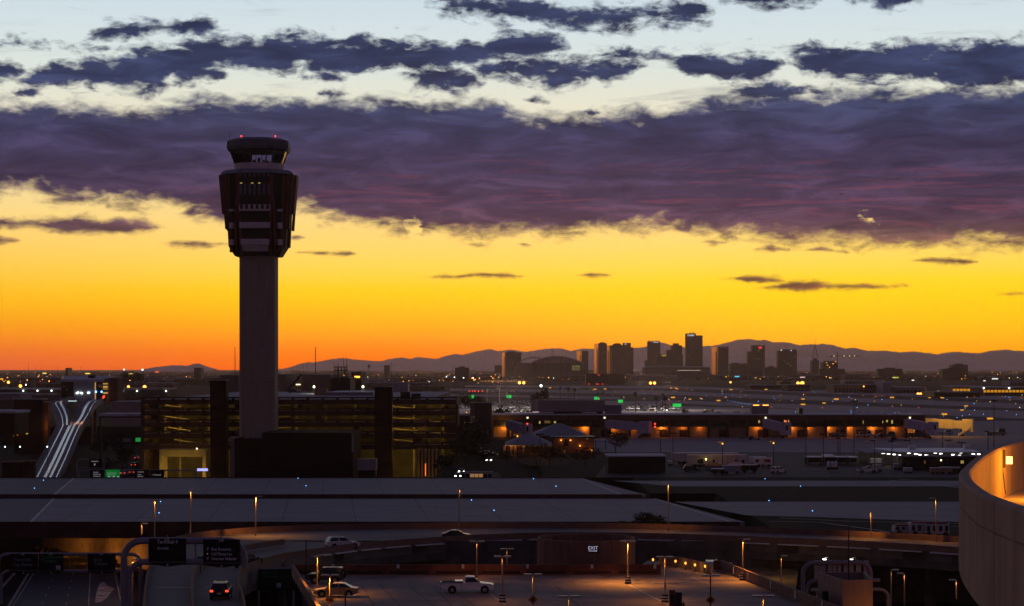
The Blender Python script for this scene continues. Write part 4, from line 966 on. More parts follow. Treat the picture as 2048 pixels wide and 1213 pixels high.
MB().box(X(717, 575), X(750, 575), 575.6, 580.4, Z(919, 575) + .01, Z(919, 575) + .05).build('opening', BLACK, t, w=True)  # black plate on the solid box stands in for the dark inside

# ------------------------------------------------------------------ parking garage
GY = 640.0; gx0, gx1 = X(284, GY), X(911, GY); T0 = 19.3; PT = 3.44; NBAY = 21; bw = (gx1 - gx0) / NBAY
t = thing('parking_garage', 'long brown five-level parking garage glowing olive yellow inside', 'parking garage', ((gx0+gx1)/2, GY, -8))
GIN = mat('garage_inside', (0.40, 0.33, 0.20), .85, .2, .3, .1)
def me_copy(o, dx, dz=0, par=None):
    c = o.copy(); C.objects.link(c); c.location = (o.location.x + dx, o.location.y, o.location.z + dz); c.parent = par or o.parent; return c
sp = MB().box(gx0 + .02, gx0 + bw - .02, GY, GY + .3, T0 - 2.3, T0 - .85).build('spandrel', BROWN, t, w=True)
rl = MB().box(gx0 + .02, gx0 + bw - .02, GY, GY + .3, T0 - .5, T0).build('rail', BROWN, t, w=True)
sb = MB().box(gx0, gx0 + .9, GY + .02, GY + .28, T0 - .848, T0 - .502).build('stub', BROWN, t, w=True)
sl = MB().box(gx0 + .9, gx0 + bw, GY + .32, GY + .5, T0 - .95, T0 - .72).build('sill_strip', mat('slot_concrete', (.5,.46,.40), .8, .2, .5, .1), t, w=True)
co = MB().box(gx0, gx0 + .7, GY + .6, GY + 1.3, -8, T0 - 2.3).build('column', mat('garage_column', (.15,.11,.08), .85, .2, .4, .1), t, w=True)
for k in range(5):
    for i in range(NBAY):
        if i == 0 and k == 0: continue
        for o in (sp, rl, sb, sl): me_copy(o, i * bw, -k * PT)
for i in (5, 10, 16, NBAY): me_copy(co, i * bw)
for k in range(5):
    z = T0 - k * PT - 1.25
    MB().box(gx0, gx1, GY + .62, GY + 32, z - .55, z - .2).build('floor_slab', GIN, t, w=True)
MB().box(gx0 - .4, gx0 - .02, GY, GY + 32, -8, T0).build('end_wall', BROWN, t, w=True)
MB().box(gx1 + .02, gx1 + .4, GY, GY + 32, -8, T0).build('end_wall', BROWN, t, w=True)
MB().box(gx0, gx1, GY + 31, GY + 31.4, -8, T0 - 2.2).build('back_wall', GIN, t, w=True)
MB().box(gx0 - .4, X(900, 870), GY + 32.01, 870, -8, T0 - 1.1).build('rear_block', BROWN, t, w=True)
MB().prism([(gx0, GY + .62), (gx1, GY + .62), (gx1, GY + 32), (X(900, 870), GY + 32.02), (X(900, 870), 870), (gx0, 870)], T0 - 1.09, T0 - 1.0).build('roof_deck', mat('roof_deck', (.30,.29,.31), .8, .2, .05, .15, streak=(.05,.02,1)), t, w=True)
# inner columns and interior lamps
ic = MB().box(gx0 + bw, gx0 + bw + .6, GY + 14, GY + 14.6, -8, T0 - 2.3).build('inner_column', GIN, t, w=True)
for i in range(1, 20, 2): me_copy(ic, i * bw)
rg_ = random.Random(11); TUBE = emit('garage_tube', (1.0, .66, .16), 1.6)
tl = MB().box(-1.1, 1.1, -.12, .12, -.08, 0).build('ceiling_lamp', TUBE, t)
tl.location = (0, 9, T0 + 8 - 2.35 - .08 + .5)
DIMW = mat('garage_shade_panel', (.05,.035,.025), .85, .25, .3, .1)  # dark panels added to break up the even interior glow
for k in range(5):
    zf = T0 - k * PT - 1.44
    for i in range(NBAY):
        if rg_.random() < (.18 if (1 <= i <= 4) else .38):
            u = gx0 + i * bw + rg_.uniform(0, 2); d_ = rg_.choice((4, 10, 16)); MB().box(u, u + rg_.uniform(1.5, 4.4), GY + d_, GY + d_ + .2, zf, zf + rg_.choice((1.9, 2.4, 2.88))).build('shade_panel', DIMW, t, w=True)
    if k > 0:
        for i0, i1 in ((15.6, 20.2), (1.2, 3.9), (6.5, 9.6)):
            a, b_ = gx0 + i0 * bw, gx0 + i1 * bw; z0, z1 = zf + (2.3 if i0 != 6.5 else 1.2), zf + (.5 if i0 != 6.5 else 2.3)
            MB().prism([(a, GY + 12), (b_, GY + 12), (b_, GY + 20), (a, GY + 20)], [z0 - .3, z1 - .3, z1 - .3, z0 - .3], [z0, z1, z1, z0]).build('ramp_slab', GIN, t, w=True)
first = True
for k in range(5):
    zc = T0 - k * PT - 1.25 - .57 + 8
    for i in range(NBAY):
        if rg_.random() < (.7 if (1 <= i <= 4 or i >= 17) else .35):
            o = tl if first else tl.copy()
            if not first: C.objects.link(o)
            first = False; o.parent = t; o.location = (gx0 - t.location.x + (i + .5) * bw, rg_.choice((6, 12, 19)), zc)
    for i, pw in ((1.5, 260), (3.0, 260), (5.2, 120), (7.0, 90), (9.0, 120), (11.0, 130), (13.0, 80), (15.0, 110), (17.0, 230), (18.6, 230), (20.0, 160)):
        if k == 0 and 4 < i < 17: pw *= .5
        lamp('garage_light', (gx0 - t.location.x + i * bw, 5, zc - .45), pw * rg_.uniform(.8, 2.3), (1.0, .68, .14), .3, t)
# stair slabs in front of the garage
for lab, p0, p1, py in (('tall brown stair slab at the left of the control tower shaft', 420, 452, 762), ('tall brown stair slab towards the right end of the garage', 749, 784, 775)):
    s = thing('stair_block', lab, 'stair block', (X((p0+p1)/2, 634), 634, -8))
    zt = Z(py, 634); n = 8
    for i in range(n):
        za, zb_ = -8 + (zt + 8) * i / n, -8 + (zt + 8) * (i + 1) / n
        MB().box(X(p0, 634), X(p1, 634), 634 + (0 if i % 2 else .04), 639.9, za + .01, zb_ - .01).build('panel', BASEM if i % 2 else mat('stair_dark', (.04,.02,.017), .85, .25, .3, .1), s, w=True)
    MB().box(X(p0, 634) - .15, X(p1, 634) + .15, 633.8, 639.9, zt, zt + .3).build('cap', PURP, s, w=True)
# ground floor: lit entrance frame at the left, tall fins at the right
e = thing('garage_entrance', 'lit olive-yellow garage entrance frame with a deep lintel', 'entrance', (X(366, 622), 622, -8))
YEL = mat('entrance_paint', (.42, .33, .13), .8, .15, .3, .12)
EY = 622.0
for a, b_ in ((319, 325), (405, 412)): MB().box(X(a, EY), X(b_, EY), EY, EY + 9, -8, Z(900, EY)).build('pier', YEL, e, w=True)
MB().box(X(325, EY) + .01, X(405, EY) - .01, EY, EY + 9, Z(914, EY), Z(900, EY) - .01).build('lintel', YEL, e, w=True)
for px in (340, 366, 392): lamp('entrance_light', (X(px, EY) - e.location.x, -3.5, 4.5), 380, (1.0, .66, .16), .3, e)
lamp('entrance_light', (0, 10, 3.4), 500, (1.0, .66, .16), .3, e)
MB().ball((X(394, EY), EY - .3, Z(899, EY) + .2), .22).build('entrance_lamp', WARMW, e, w=True)
struct(MB().poly([(X(255,615),600,-7.9),(X(440,615),600,-7.9),(X(440,650),672,-7.9),(X(255,650),672,-7.9)]).build('garage_forecourt', mat('forecourt', (.20,.17,.13), .85, .25, .1, .12)), 'lit concrete forecourt before the garage entrance')
FINC = mat('entrance_fin', (.36, .27, .14), .8, .15, .3, .12)
s = thing('fin_screen', 'row of tall lit concrete fins at the right ground floor of the garage', 'screen', (X(856, 630), 630, -8))
for i, px in enumerate((835, 842, 849, 856, 863, 870)):
    MB().box(X(px, 630), X(px + 4.3, 630), 630, 633, -8, Z(899, 630)).build('fin', FINC, s, w=True)
MB().box(X(833, 630), X(877, 630), 633.02, 633.3, -8, Z(899, 630)).build('back_panel', BROWN, s, w=True)
for px in (846, 862): lamp('fin_light', (X(px, 626) - s.location.x, -5, 1.5), 110, (1.0, .60, .14), .3, s)
o = MB().box(-.12, .12, -.1, .1, 0, 3.6).build('neon_post', emit('red_post', (1, .16, .03), 1.6), None, (X(851, 626), 626, Z(952, 626))); tag(o, 'thin glowing red post by the lit concrete fins', 'post')
lamp('ramp_light', (X(800, 632), 630, -2.5), 120, (1.0, .62, .12), .3)

# ------------------------------------------------------------------ things on the garage roof and right behind
RZ = T0 - 1.0
t = thing('roof_shed', 'long low pale-roofed shed on the garage roof, right of the tan container', 'shed', (X(700, 745), 745, RZ))
MB().box(X(654, 745), X(747, 745), 745, 790, RZ, Z(786, 745)).build('wall', PURP, t, w=True)
MB().box(X(653, 745), X(748, 745), 744.6, 790.4, Z(786, 745) + .003, Z(784.6, 745)).build('roof', ROOFW, t, w=True)
t = thing('shipping_container', 'tan container standing on the garage roof', 'container', (X(641, 748), 748, RZ))
MB().box(X(628, 748), X(654, 748) - .05, 748, 752, RZ + .1, Z(778, 748)).build('body', TAN, t, w=True)
for i in range(4): MB().box(X(629 + i*6.3, 748), X(630 + i*6.3, 748), 747.94, 747.998, RZ + .2, Z(779, 748)).build('rib', mat('tan_rib', (.28,.19,.12), .8, .1, 1, .1), t, w=True)
for lab, p0, p1, py, pb, Y, dp, m1 in (('tan windowless hall behind the garage, just right of the tower shaft', 548, 572, 751, 790, 900, 40, TAN), ('wide tan hall behind the garage with thin pipes on its face', 604, 661, 751.5, 800, 905, 40, TAN),
        ('low tan wing lit yellow between the two tan halls', 586, 606, 767, 800, 895, 30, TAN), ('dark brown block under the lattice aerials', 661, 700, 757, 800, 900, 30, BROWN), ('brown hall with an orange rooftop sign, behind the garage', 703, 722, 745, 800, 940, 30, BROWN),
        ('small mauve rooftop room at the right end of the garage roof', 784, 816, 768, 800, 860, 12, PURP), ('grey-brown block left of the tower behind the garage', 440, 476, 752, 800, 905, 30, mat('grey_stucco', (.20,.165,.15), .85, .2, .2, .1))):
    t = thing('utility_building', lab, 'building', (X((p0+p1)/2, Y), Y, 0))
    MB().box(X(p0, Y), X(p1, Y), Y, Y + dp, 0, Z(py, Y)).build('wall', m1, t, w=True)
    MB().box(X(p0, Y) - .2, X(p1, Y) + .2, Y - .2, Y + dp + .2, Z(py, Y) + .003, Z(py, Y) + .35).build('roof', ROOFG, t, w=True)
    if p0 in (604, 784):
        for px in ((640, 653) if p0 == 604 else (790,)): MB().lathe([(.12, 0), (.12, Z(py, Y) + .9)], (X(px, Y), Y - .35, 0), 6).build('pipe', PURP, t, w=True)
    if p0 == 586: MB().box(X(592, Y), X(601, Y), Y - .2, Y - .02, Z(770.5, Y), Z(768.6, Y)).build('lit_sign', emit('hall_sign', (1,.8,.45), 2.2), t, w=True)
    if p0 == 703: MB().box(X(709, Y), X(720, Y), Y - .6, Y - .25, Z(756, Y), Z(752.5, Y)).build('lit_sign', emit('orange_sign', (1,.45,.05), 2.6), t, w=True)
t = thing('lattice_aerial', 'dark lattice aerial frame bristling with thin masts behind the garage roof', 'aerial', (X(682, 898), 898, 17))
for px, top in ((668, 726), (671, 731), (674, 727), (677, 727), (687, 711), (690, 730), (693, 712), (695, 728)):
    MB().lathe([(.16, 0), (.08, Z(top, 897) - 17)], (X(px, 897), 897, 17), 5).build('mast', DARK, t, w=True)
b = MB()
for py in (741, 734.5):
    for d_ in (0, 3): b.tube([(X(668, 897), 896 + d_, Z(py, 897)), (X(694, 897), 896 + d_, Z(py, 897))], .22, 5)
for px in (676, 683, 690): b.tube([(X(px, 897), 897.5, 17), (X(px, 897), 897.5, Z(734, 897))], .28, 5)
b.tube([(X(676, 897), 897.4, 18), (X(690, 897), 897.4, Z(741, 897))], .16, 5); b.tube([(X(690, 897), 897.6, 18), (X(676, 897), 897.6, Z(741, 897))], .16, 5)
b.build('frame', DARK, t, w=True)
t = thing('crane_arm', 'dark slanting boom behind the black roof car', 'boom', (X(590, 860), 860, 17))
MB().tube([(X(578, 860), 860, Z(778, 860)), (X(603, 860), 860, Z(749, 860))], .55, 6).build('boom', DARK, t, w=True)
for lab, px, top, Y, r_ in (('tall thin mast left of the tower shaft', 470, 694, 1300, .22), ('tall thin mast right of the tower shaft', 631, 694, 1250, .24), ('thin mast far right, in the apron', 1988, 804, 700, .2)):
    if px == 1988: continue
    o = MB().lathe([(r_ * 1.4, 0), (r_, Z(top, Y))], (0, 0, 0), 6).build('radio_mast', DARK, None, (X(px, Y), Y, 0)); tag(o, lab, 'mast')
for i, (px, py) in enumerate(((628, 774), (726, 774))):
    Y = 800.0; tt = thing('flood_lamp', ['bright greenish flood lamp above the tan container', 'bright greenish flood lamp at the right of the pale roof shed'][i], 'lamp', (X(px, Y), Y, RZ))
    hh = Z(py, Y) - RZ; MB().lathe([(.08, 0), (.06, hh)], n=6).build('pole', DARK, tt); MB().ball((0, 0, hh), .42, n=8, m=5).build('lens', emit('flood_white', (.9, 1, .62), 5.0), tt)
    lamp('flood_light', (0, -.9, hh - .3), 1100, (.95, 1, .6), .3, tt)

# ------------------------------------------------------------------ train guideway and station at the left
def gpt(px, py, Y): return (X(px, Y), Y, Z(py, Y))
mainL = [gpt(52,975,655), gpt(61,956,690), gpt(83,914,770), gpt(105,872,850), gpt(114.5,852,890)]
mainR = [gpt(112,975,655), gpt(121,956,690), gpt(140,914,770), gpt(157,872,850), gpt(170,845,905)]
lfL = [gpt(114.5,852,890), gpt(112,835,925), gpt(104,820,955), gpt(97.5,811,975), gpt(104,806,995), gpt(121,801,1020), gpt(140,797,1040)]
lfR = [gpt(139,852,890), gpt(139,836,925), gpt(133,817,955), gpt(127,806,975), gpt(130,803.5,995), gpt(140,799.5,1020), gpt(150,796.5,1040)]
rtL = [gpt(139,852,890), gpt(150,835,925), gpt(156,818,960), gpt(165,806,995), gpt(178,799,1035)]
rtR = [gpt(168,848,898), gpt(180,830,935), gpt(188,815,965), gpt(194,806,995), gpt(205,799.5,1035)]
GW = mat('guideway_concrete', (.21,.20,.22), .8, .15, .15, .15); PAD = mat('running_pad', (.85,.81,.72), .19, .08, .3, 1.0)
t = thing('train_guideway', 'forked elevated train guideway with pale running strips at the left', 'guideway', (mainL[1][0], 690, mainL[1][2]))
def ribbon(A, B, th, nm, m_, dz=0.0, f0=0.0, f1=1.0, N=14):
    A, B = spline(A, 9), spline(B, 9); r = []
    for i in range(N + 1):
        a, b = at_t(A, i / N), at_t(B, i / N); p, q = a.lerp(b, f0), a.lerp(b, f1)
        r.append([(p.x, p.y, p.z + dz), (q.x, q.y, q.z + dz), (q.x, q.y, q.z + dz - th), (p.x, p.y, p.z + dz - th)])
    return MB().loft(r).build(nm, m_, t, w=True)
for A, B in ((mainL, mainR), (lfL, lfR), (rtL, rtR)):
    ribbon(A, B, 1.8, 'deck', GW)
    for f in (0.0, .975): ribbon(A, B, .9, 'edge_wall', GW, .9, f, f + .025)
for f0, f1, h in ((.20,.245,.3), (.44,.545,.32), (.62,.705,.32), (.845,.885,.3)): ribbon(mainL, mainR, .3, 'running_strip', PAD, h, f0, f1)
for f0, f1 in ((.42,.48), (.72,.86)): ribbon(lfL, lfR, .3, 'running_strip', PAD, .31, f0, f1)
for f0, f1 in ((.38,.56), (.80,.87)): ribbon(rtL, rtR, .3, 'running_strip', PAD, .31, f0, f1)
for px, py, Y in ((135,915,770), (140,868,870), (118,805,985), (188,812,985)):
    MB().box(X(px, Y) - 1.2, X(px, Y) + 1.2, Y - 1, Y + 1, -8.5, Z(py, Y) - 1.82).build('pier', CONC_D, t, w=True)
t_ = thing('guideway_lamp', 'orange lamp post right of the train guideway', 'lamp post', (X(185, 905), 905, -8))
MB().lathe([(.14, 0), (.1, Z(825, 905) + 8)], n=6).build('pole', POLE, t_); MB().box(-2.0, .2, -.15, .15, Z(826, 905) + 8, Z(824.6, 905) + 8).build('lamp_head', DARK, t_)
lamp('guideway_light', (-2.6, -6, Z(830, 905) + 8), 800, (1, .36, .06), .3, t_)
# station
SY = 1050.0
t = thing('train_station', 'pale train station hall with a wide overhanging roof at the head of the guideway', 'station', (X(168, SY), SY, 0))
def sb_(p0, p1, y0, y1, Y0, Y1, nm, m_): return MB().box(X(p0, SY), X(p1, SY), Y0, Y1, Z(y1, SY), Z(y0, SY)).build(nm, m_, t, w=True)
sb_(147, 189, 764.5, 803, SY, SY + 20, 'front_wall', mat('station_panel', (.36,.34,.40), .75, .1, .3, .2))
sb_(122, 146.5, 764.5, 803, SY + .5, SY + 20, 'side_block', mat('station_dark', (.05,.035,.035), .6, .2, .3, .3))
for px in (126, 131, 136, 141): sb_(px, px + .7, 765, 797, SY + .2, SY + .49, 'mullion', BROWN)
for px, py in ((127, 773.5), (139, 793), (132, 780)): sb_(px, px + 2, py - .8, py + .8, SY + .3, SY + .48, 'lit_window', LITDIM)
sb_(189.5, 203, 765, 803, SY + 6, SY + 20, 'platform_wall', mat('station_dark2', (.03,.025,.028), .6, .2, .3, .3))
sb_(189.2, 190.2, 765, 798, SY + 1, SY + 1.5, 'glow_post', emit('orange_wall_glow', (1,.50,.10), .75))  # post emits, standing in for orange light falling on it
for py, h in ((767, 2.2), (772.5, 3.6), (778, 1.2), (785, 3)): sb_(204, 213.5, py, py + h, SY + 2, SY + 2.5, 'lit_window', emit('orange_window', (1,.52,.10), .55))
sb_(203.4, 204.4, 765, 800, SY + 1, SY + 2.2, 'mullion', BROWN)
for px, py, w_ in ((193, 771, 8), (194, 774.5, 7)): sb_(px, px + w_, py - .8, py + .8, SY + 3, SY + 3.5, 'lit_window', mat('pale_window', (.45,.43,.42), .3, .2, 1, .4))  # pale paint stands in for the glow of these panes
sb_(214, 232, 757, 806, SY + 4, SY + 20, 'brown_wing', BRICK)
for k in range(4): sb_(206 + k * 4, 207.5 + k * 4, 797, 812 - k * 2, SY + 3, SY + 4, 'pier', BRICK)
rz0, rz1 = Z(763.5, SY), Z(757, SY)
MB().prism([(X(122,SY), SY - 1), (X(208,SY), SY - 1), (X(226,SY), SY + 22), (X(109,SY), SY + 22)], [rz0 - .2, rz0 - .2, rz0 + 1.0, rz0 + 1.0], [rz0 + 1.0, rz0 + 1.0, rz1 + .9, rz1 + .9]).build('roof', ROOFW, t, w=True)
MB().prism([(X(207,SY) + .3, SY - .9), (X(226,SY) + .25, SY + 22), (X(226,SY) + .4, SY + 22), (X(207,SY) + .5, SY - 1.1)], [rz0 - .4, rz0 + .6, rz0 + .6, rz0 - .4], [rz0 + 1.5, rz1 + 1.1, rz1 + 1.1, rz0 + 1.5]).build('roof_edge', TAN, t, w=True)
for px in (174, 179, 183): MB().ball((X(px, SY), SY + 6, rz1 + .9), .9, n=6, m=4).build('roof_unit', DARK, t, w=True)
COOLS = emit('train_lamp', (.85, 1.0, 1.0), 4.0)
for px, py in ((154, 786.6), (156, 785.2), (162, 786), (164, 787), (176.5, 785.7), (178, 785.4)): MB().box(X(px,SY)-.4, X(px,SY)+.4, SY - .5, SY - .02, Z(py+1.2,SY), Z(py-.8,SY)).build('wall_lamp', COOLS, t, w=True)
for px in (192.5, 203.5): MB().ball((X(px, SY), SY - .4, Z(784, SY)), .45, n=6, m=4).build('signal', BLUEL, t, w=True)
for px, py in ((207, 795.5), (208.5, 793)): MB().ball((X(px, SY), SY - .6, Z(py, SY)), .5, n=6, m=4).build('signal', REDL, t, w=True)
for px in (138, 141, 145, 148, 151): MB().box(X(px,1012)-.5, X(px,1012)+.5, 1012, 1012.3, Z(803,1012), Z(802,1012)).build('deck_lamp', emit('deck_lamp_mat', (.7,1,.95), 1.2), t, w=True)

# ------------------------------------------------------------------ low buildings at the left
def bldg(label, p0, p1, y0, y1, Y, dp, m1, roof=ROOFG, gz=-8.0, name='building', cat='building', over=.4, rh=.5):
    t = thing(name, label, cat, (X((p0+p1)/2, Y), Y, gz))
    zb = gz if y1 is None else Z(y1, Y)
    MB().box(X(p0, Y), X(p1, Y), Y, Y + dp, zb, Z(y0, Y)).build('wall', m1, t, w=True)
    MB().box(X(p0, Y) - over, X(p1, Y) + over, Y - over, Y + dp + over, Z(y0, Y) + .003, Z(y0, Y) + rh).build('roof', roof, t, w=True)
    return t
def onface(t, p0, p1, y0, y1, Y, nm, m_, d=.06): return MB().box(X(p0, Y), X(p1, Y), Y - d, Y - .004, Z(y1, Y), Z(y0, Y)).build(nm, m_, t, w=True)
t = bldg('dark block at the far left with an orange-lit doorway', 28, 84, 800, None, 880, 9, BASEM)
onface(t, 26.5, 27.5, 853, 874, 880, 'door_frame', emit('orange_frame_glow', (1,.25,.04), .25)); onface(t, 33.5, 36.5, 853, 872, 880, 'door_frame', MATS['orange_frame_glow'])  # frame emission stands in for lamplight on the doorway
onface(t, 30, 32.5, 858, 869, 880, 'lit_window', LITDIM); onface(t, 46, 48.5, 862, 865, 880, 'lit_window', LITWIN); onface(t, 52, 56, 861, 869, 880, 'lit_window', LITWIN)
lamp('door_light', (X(38, 876), 876, Z(857, 876)), 160, (1, .36, .05), .2)
t = bldg('dark low wing with an orange wall lamp left of the guideway', 84, 96, 806, None, 884, 5, BRICK); lamp('wing_light', (X(96, 881), 880.5, Z(852.5, 881)), 330, (1, .38, .05), .2)
onface(t, 86, 97, 803, 806, 884, 'roof_trim', ROOFW)
t = bldg('low building at the left edge under a pale flat canopy', -30, 29, 827, 870, 800, 24, BASEM, ROOFW, rh=.9)
t = bldg('pale-roofed shed at the far left edge, behind the canopy', -30, 40, 789, 800, 1000, 26, PURP, ROOFW)
onface(t, 26, 28, 795, 797.5, 1000, 'lit_window', LITDIM)
t = bldg('flat red-brown roofed block at the lower left beside the guideway', 4, 41, 926, None, 640, 4, BASEM, mat('red_roof', (.20,.10,.09), .85, .25, .2, .1), rh=.4)
t = bldg('second red-brown block, touching the guideway at the lower left', 42, 66, 925, None, 645, 4, BRICK, MATS['red_roof'])
for i, px in enumerate((10, 40, 94.5)):
    x, y, z = X(px, 720), 720, Z(894, 720); tt = thing('yard_lamp', ['white-green yard lamp nearest the left edge', 'white-green yard lamp above the red-brown block', 'white-green yard lamp at the guideway edge'][i], 'lamp', (x, y, -8))
    MB().lathe([(.07, 0), (.06, z + 8)], n=5).build('pole', DARK, tt); MB().ball((0, 0, z + 8), .24, n=6, m=4).build('lens', COOLW, tt)
t = bldg('long low terminal with a pale roof line, left of the station', -40, 120, 780, None, 1500, 40, mat('low_dark_wall', (.07,.06,.065), .8, .2, .1, .15), ROOFW, 0, rh=1.0)
for px in (46.5, 75, 103): MB().ball((X(px, 1499), 1499, Z(782, 1499)), .55, n=6, m=4).build('wall_lamp', COOLW, t, w=True)
onface(t, -40, 119, 787, 790, 1500, 'white_band', PURP)
t = bldg('long low terminal with a pale roof line, right of the station', 233, 335, 780, None, 1500, 40, MATS['low_dark_wall'], mat('pink_roof', (.38,.30,.28), .8, .2, .1, .1), 0, rh=1.2)
for px in (245.5, 274, 332): MB().ball((X(px, 1499), 1499, Z(782.5, 1499)), .55, n=6, m=4).build('wall_lamp', COOLW, t, w=True)
t = bldg('mauve flat block behind the left end of the garage', 222, 284, 806, 850, 940, 30, PURP, ROOFG)
t = bldg('thin dark canopy left of the garage', 199, 287, 833, 836, 760, 18, DARK, ROOFW, rh=.9)
for px in (201, 285): MB().box(X(px, 762) - .3, X(px, 762) + .3, 762, 762.6, -8, Z(836, 760) - .003).build('post', DARK, t, w=True)

# ------------------------------------------------------------------ concourse pier with lit bays
CY = 852.0
t = thing('concourse', 'long low concourse pier with orange-lit bays under a dark upper floor', 'terminal', (X(1400, CY), CY, 0))
CRED = mat('concourse_fascia', (.12,.065,.052), .85, .2, .2, .12); BAY = mat('bay_wall', (.42,.30,.18), .85, .12, .3, .1)
zf0, zf1, zw = Z(840, CY), Z(829, CY), Z(852.5, CY)
c0, c1 = X(985, CY), X(1848, CY); n = 22; seg = (c1 - c0) / n
for i in range(n):
    MB().box(c0 + i * seg + .02, c0 + (i + 1) * seg - .02, CY - 3, CY + 24, zf0, zf1 - .31).build('fascia', CRED, t, w=True)
MB().box(c0 - .3, c1 + .5, CY - 3.3, CY + 26, zf1 - .3, zf1).build('roof', ROOFW, t, w=True)
MB().box(c0, c1, CY + 1.5, CY + 20, zw, zf0 - .01).build('upper_wall', mat('upper_glazing', (.02,.018,.022), .25, .2, .3, .4), t, w=True)
MB().box(c0, c1, CY, CY + 1.4, zw - .35, zw + .1).build('floor_edge', CRED, t, w=True)
for i in range(n + 1):
    x = c0 + i * seg; MB().box(x - .45, x + .45, CY - .6, CY + 1.6, 0, zf0 - .01).build('column', CRED, t, w=True)
MB().box(c0, c1, CY + 1.6, CY + 20, 0, zw - .36).build('lower_wall', BAY, t, w=True)
rg_ = random.Random(21)
for i in range(n):
    x = c0 + i * seg
    if i % 2 or i in (8, 18): MB().box(x + seg * .55, x + seg * .95, CY + 1.3, CY + 1.59, 0, 3.0).build('bay_door', mat('bay_door_dark', (.05,.03,.025), .8, .2, .5, .1), t, w=True)
bays = [(1008,1.2),(1130,1.2),(1170,1.3),(1225,1.0),(1262,1.0),(1325,1.2),(1366,.5),(1400,.45),(1494,1.5),(1515,.8),(1584,.9),(1616,.7),(1657,1.2),(1697,1.1),(1745,1.0),(1788,.7)]
for px, pw in bays: lamp('bay_light', (X(px, CY) - t.location.x, .35, 3.95), 250 * pw, (1, .30, .03), .2, t)
lamp('bay_light', (X(1821, CY - 2) - t.location.x, -2.2, 3.2), 260, (1, .42, .05), .2, t)
for p0, p1, y0, y1 in ((1517.5,1520.5,841,846.5),(1569,1573,840.5,847.5),(1574,1579,840.5,847.5),(1089,1104,842,847),(1108,1112,843,847),(1078,1081,843,848),(1727,1731,842,848),(1766,1770,842,847),(1771,1777,840.5,845),(1784,1787,841,848),(1640,1643,852.5,854.5)):
    MB().box(X(p0, CY), X(p1, CY), CY + 1.3, CY + 1.48, Z(y1, CY), Z(y0, CY)).build('lit_window', LITWIN if (p1 - p0) < 9 else LITDIM, t, w=True)
for px in (1055, 1208.5, 1529.5, 1817):
    MB().box(X(px, CY) - .35, X(px, CY) + .35, CY - 3.2, CY - 3.01, Z(837.3, CY), Z(834, CY)).build('gate_sign', emit('gate_sign', (1, .95, .6), 1.5), t, w=True)
for px in (1708, 1714, 1726, 1733, 1745, 1757, 1770, 1795):
    MB().lathe([(.95, 0), (.85, .5), (.5, .95), (.1, 1.1)], (X(px, 858), 858, zf1 + .003), 8).build('skylight', WHITE, t, w=True)
for p0, p1, py, Y, m1 in ((1211, 1243, 811, 860, mat('mauve_box', (.22,.17,.22), .8, .1, .3, .15)), (1504, 1537, 812, 860, mat('grey_box', (.24,.22,.23), .8, .1, .3, .15)), (1598, 1606, 817, 858, DARK)):
    MB().box(X(p0, Y), X(p1, Y), Y, Y + 7, zf1 + .002, Z(py, Y)).build('roof_unit', m1, t, w=True)
for px in (1513, 1532): MB().box(X(px, 860) - 1.2, X(px, 860) + 1.2, 861, 861.4, Z(812, 860), Z(810, 860)).build('roof_sign', AMBER_S, t, w=True)
# parapet building on the pier roof and the dark block at its left end
t = thing('roof_hall', 'big pale windowless box standing on the concourse roof', 'roof hall', (X(1136, 862), 862, zf1))
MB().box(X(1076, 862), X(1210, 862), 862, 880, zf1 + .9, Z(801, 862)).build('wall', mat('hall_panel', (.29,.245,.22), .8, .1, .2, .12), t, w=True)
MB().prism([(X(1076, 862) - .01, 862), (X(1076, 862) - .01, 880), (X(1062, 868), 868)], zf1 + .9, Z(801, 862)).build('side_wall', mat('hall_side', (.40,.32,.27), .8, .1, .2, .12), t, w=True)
MB().box(X(1080, 863), X(1206, 863), 863, 879, zf1 + .001, zf1 + .89).build('plinth', BLACK, t, w=True)
for a, b_ in ((1077, 1107), (1164, 1193)): MB().box(X(a, 862), X(b_, 862), 861.4, 862.6, zf1 + .25, zf1 + .7).build('pale_pipe', WHITE, t, w=True)
t = thing('dark_block', 'dark brown block at the left end of the concourse', 'building', (X(966, 800), 800, 0))
MB().box(X(949, 800), X(983, 800), 800, 826, 0, Z(806.5, 800)).build('wall', mat('block_wall', (.10,.075,.07), .85, .15, .2, .1), t, w=True)
MB().box(X(940, 800), X(949, 800) - .01, 800.5, 822, Z(832, 800), Z(806, 800)).build('stair_wall', mat('hall_side2', (.22,.16,.14), .8, .1, .2, .12), t, w=True)
MB().box(X(905, 800), X(940, 800) - .02, 801, 822, 0, Z(832, 800)).build('low_wing', BROWN, t, w=True)
MB().box(X(915, 800), X(948, 800), 800.6, 822, Z(832, 800) + .003, Z(831, 800) + .2).build('wing_roof', ROOFW, t, w=True)
onface(t, 928, 932, 844, 846.5, 801, 'lit_window', LITDIM); onface(t, 938, 944, 844.5, 846, 801, 'lit_window', LITDIM)
lamp('corner_light', (X(1008, 846), 846, Z(853, 846)), 260, (1, .5, .08), .2)
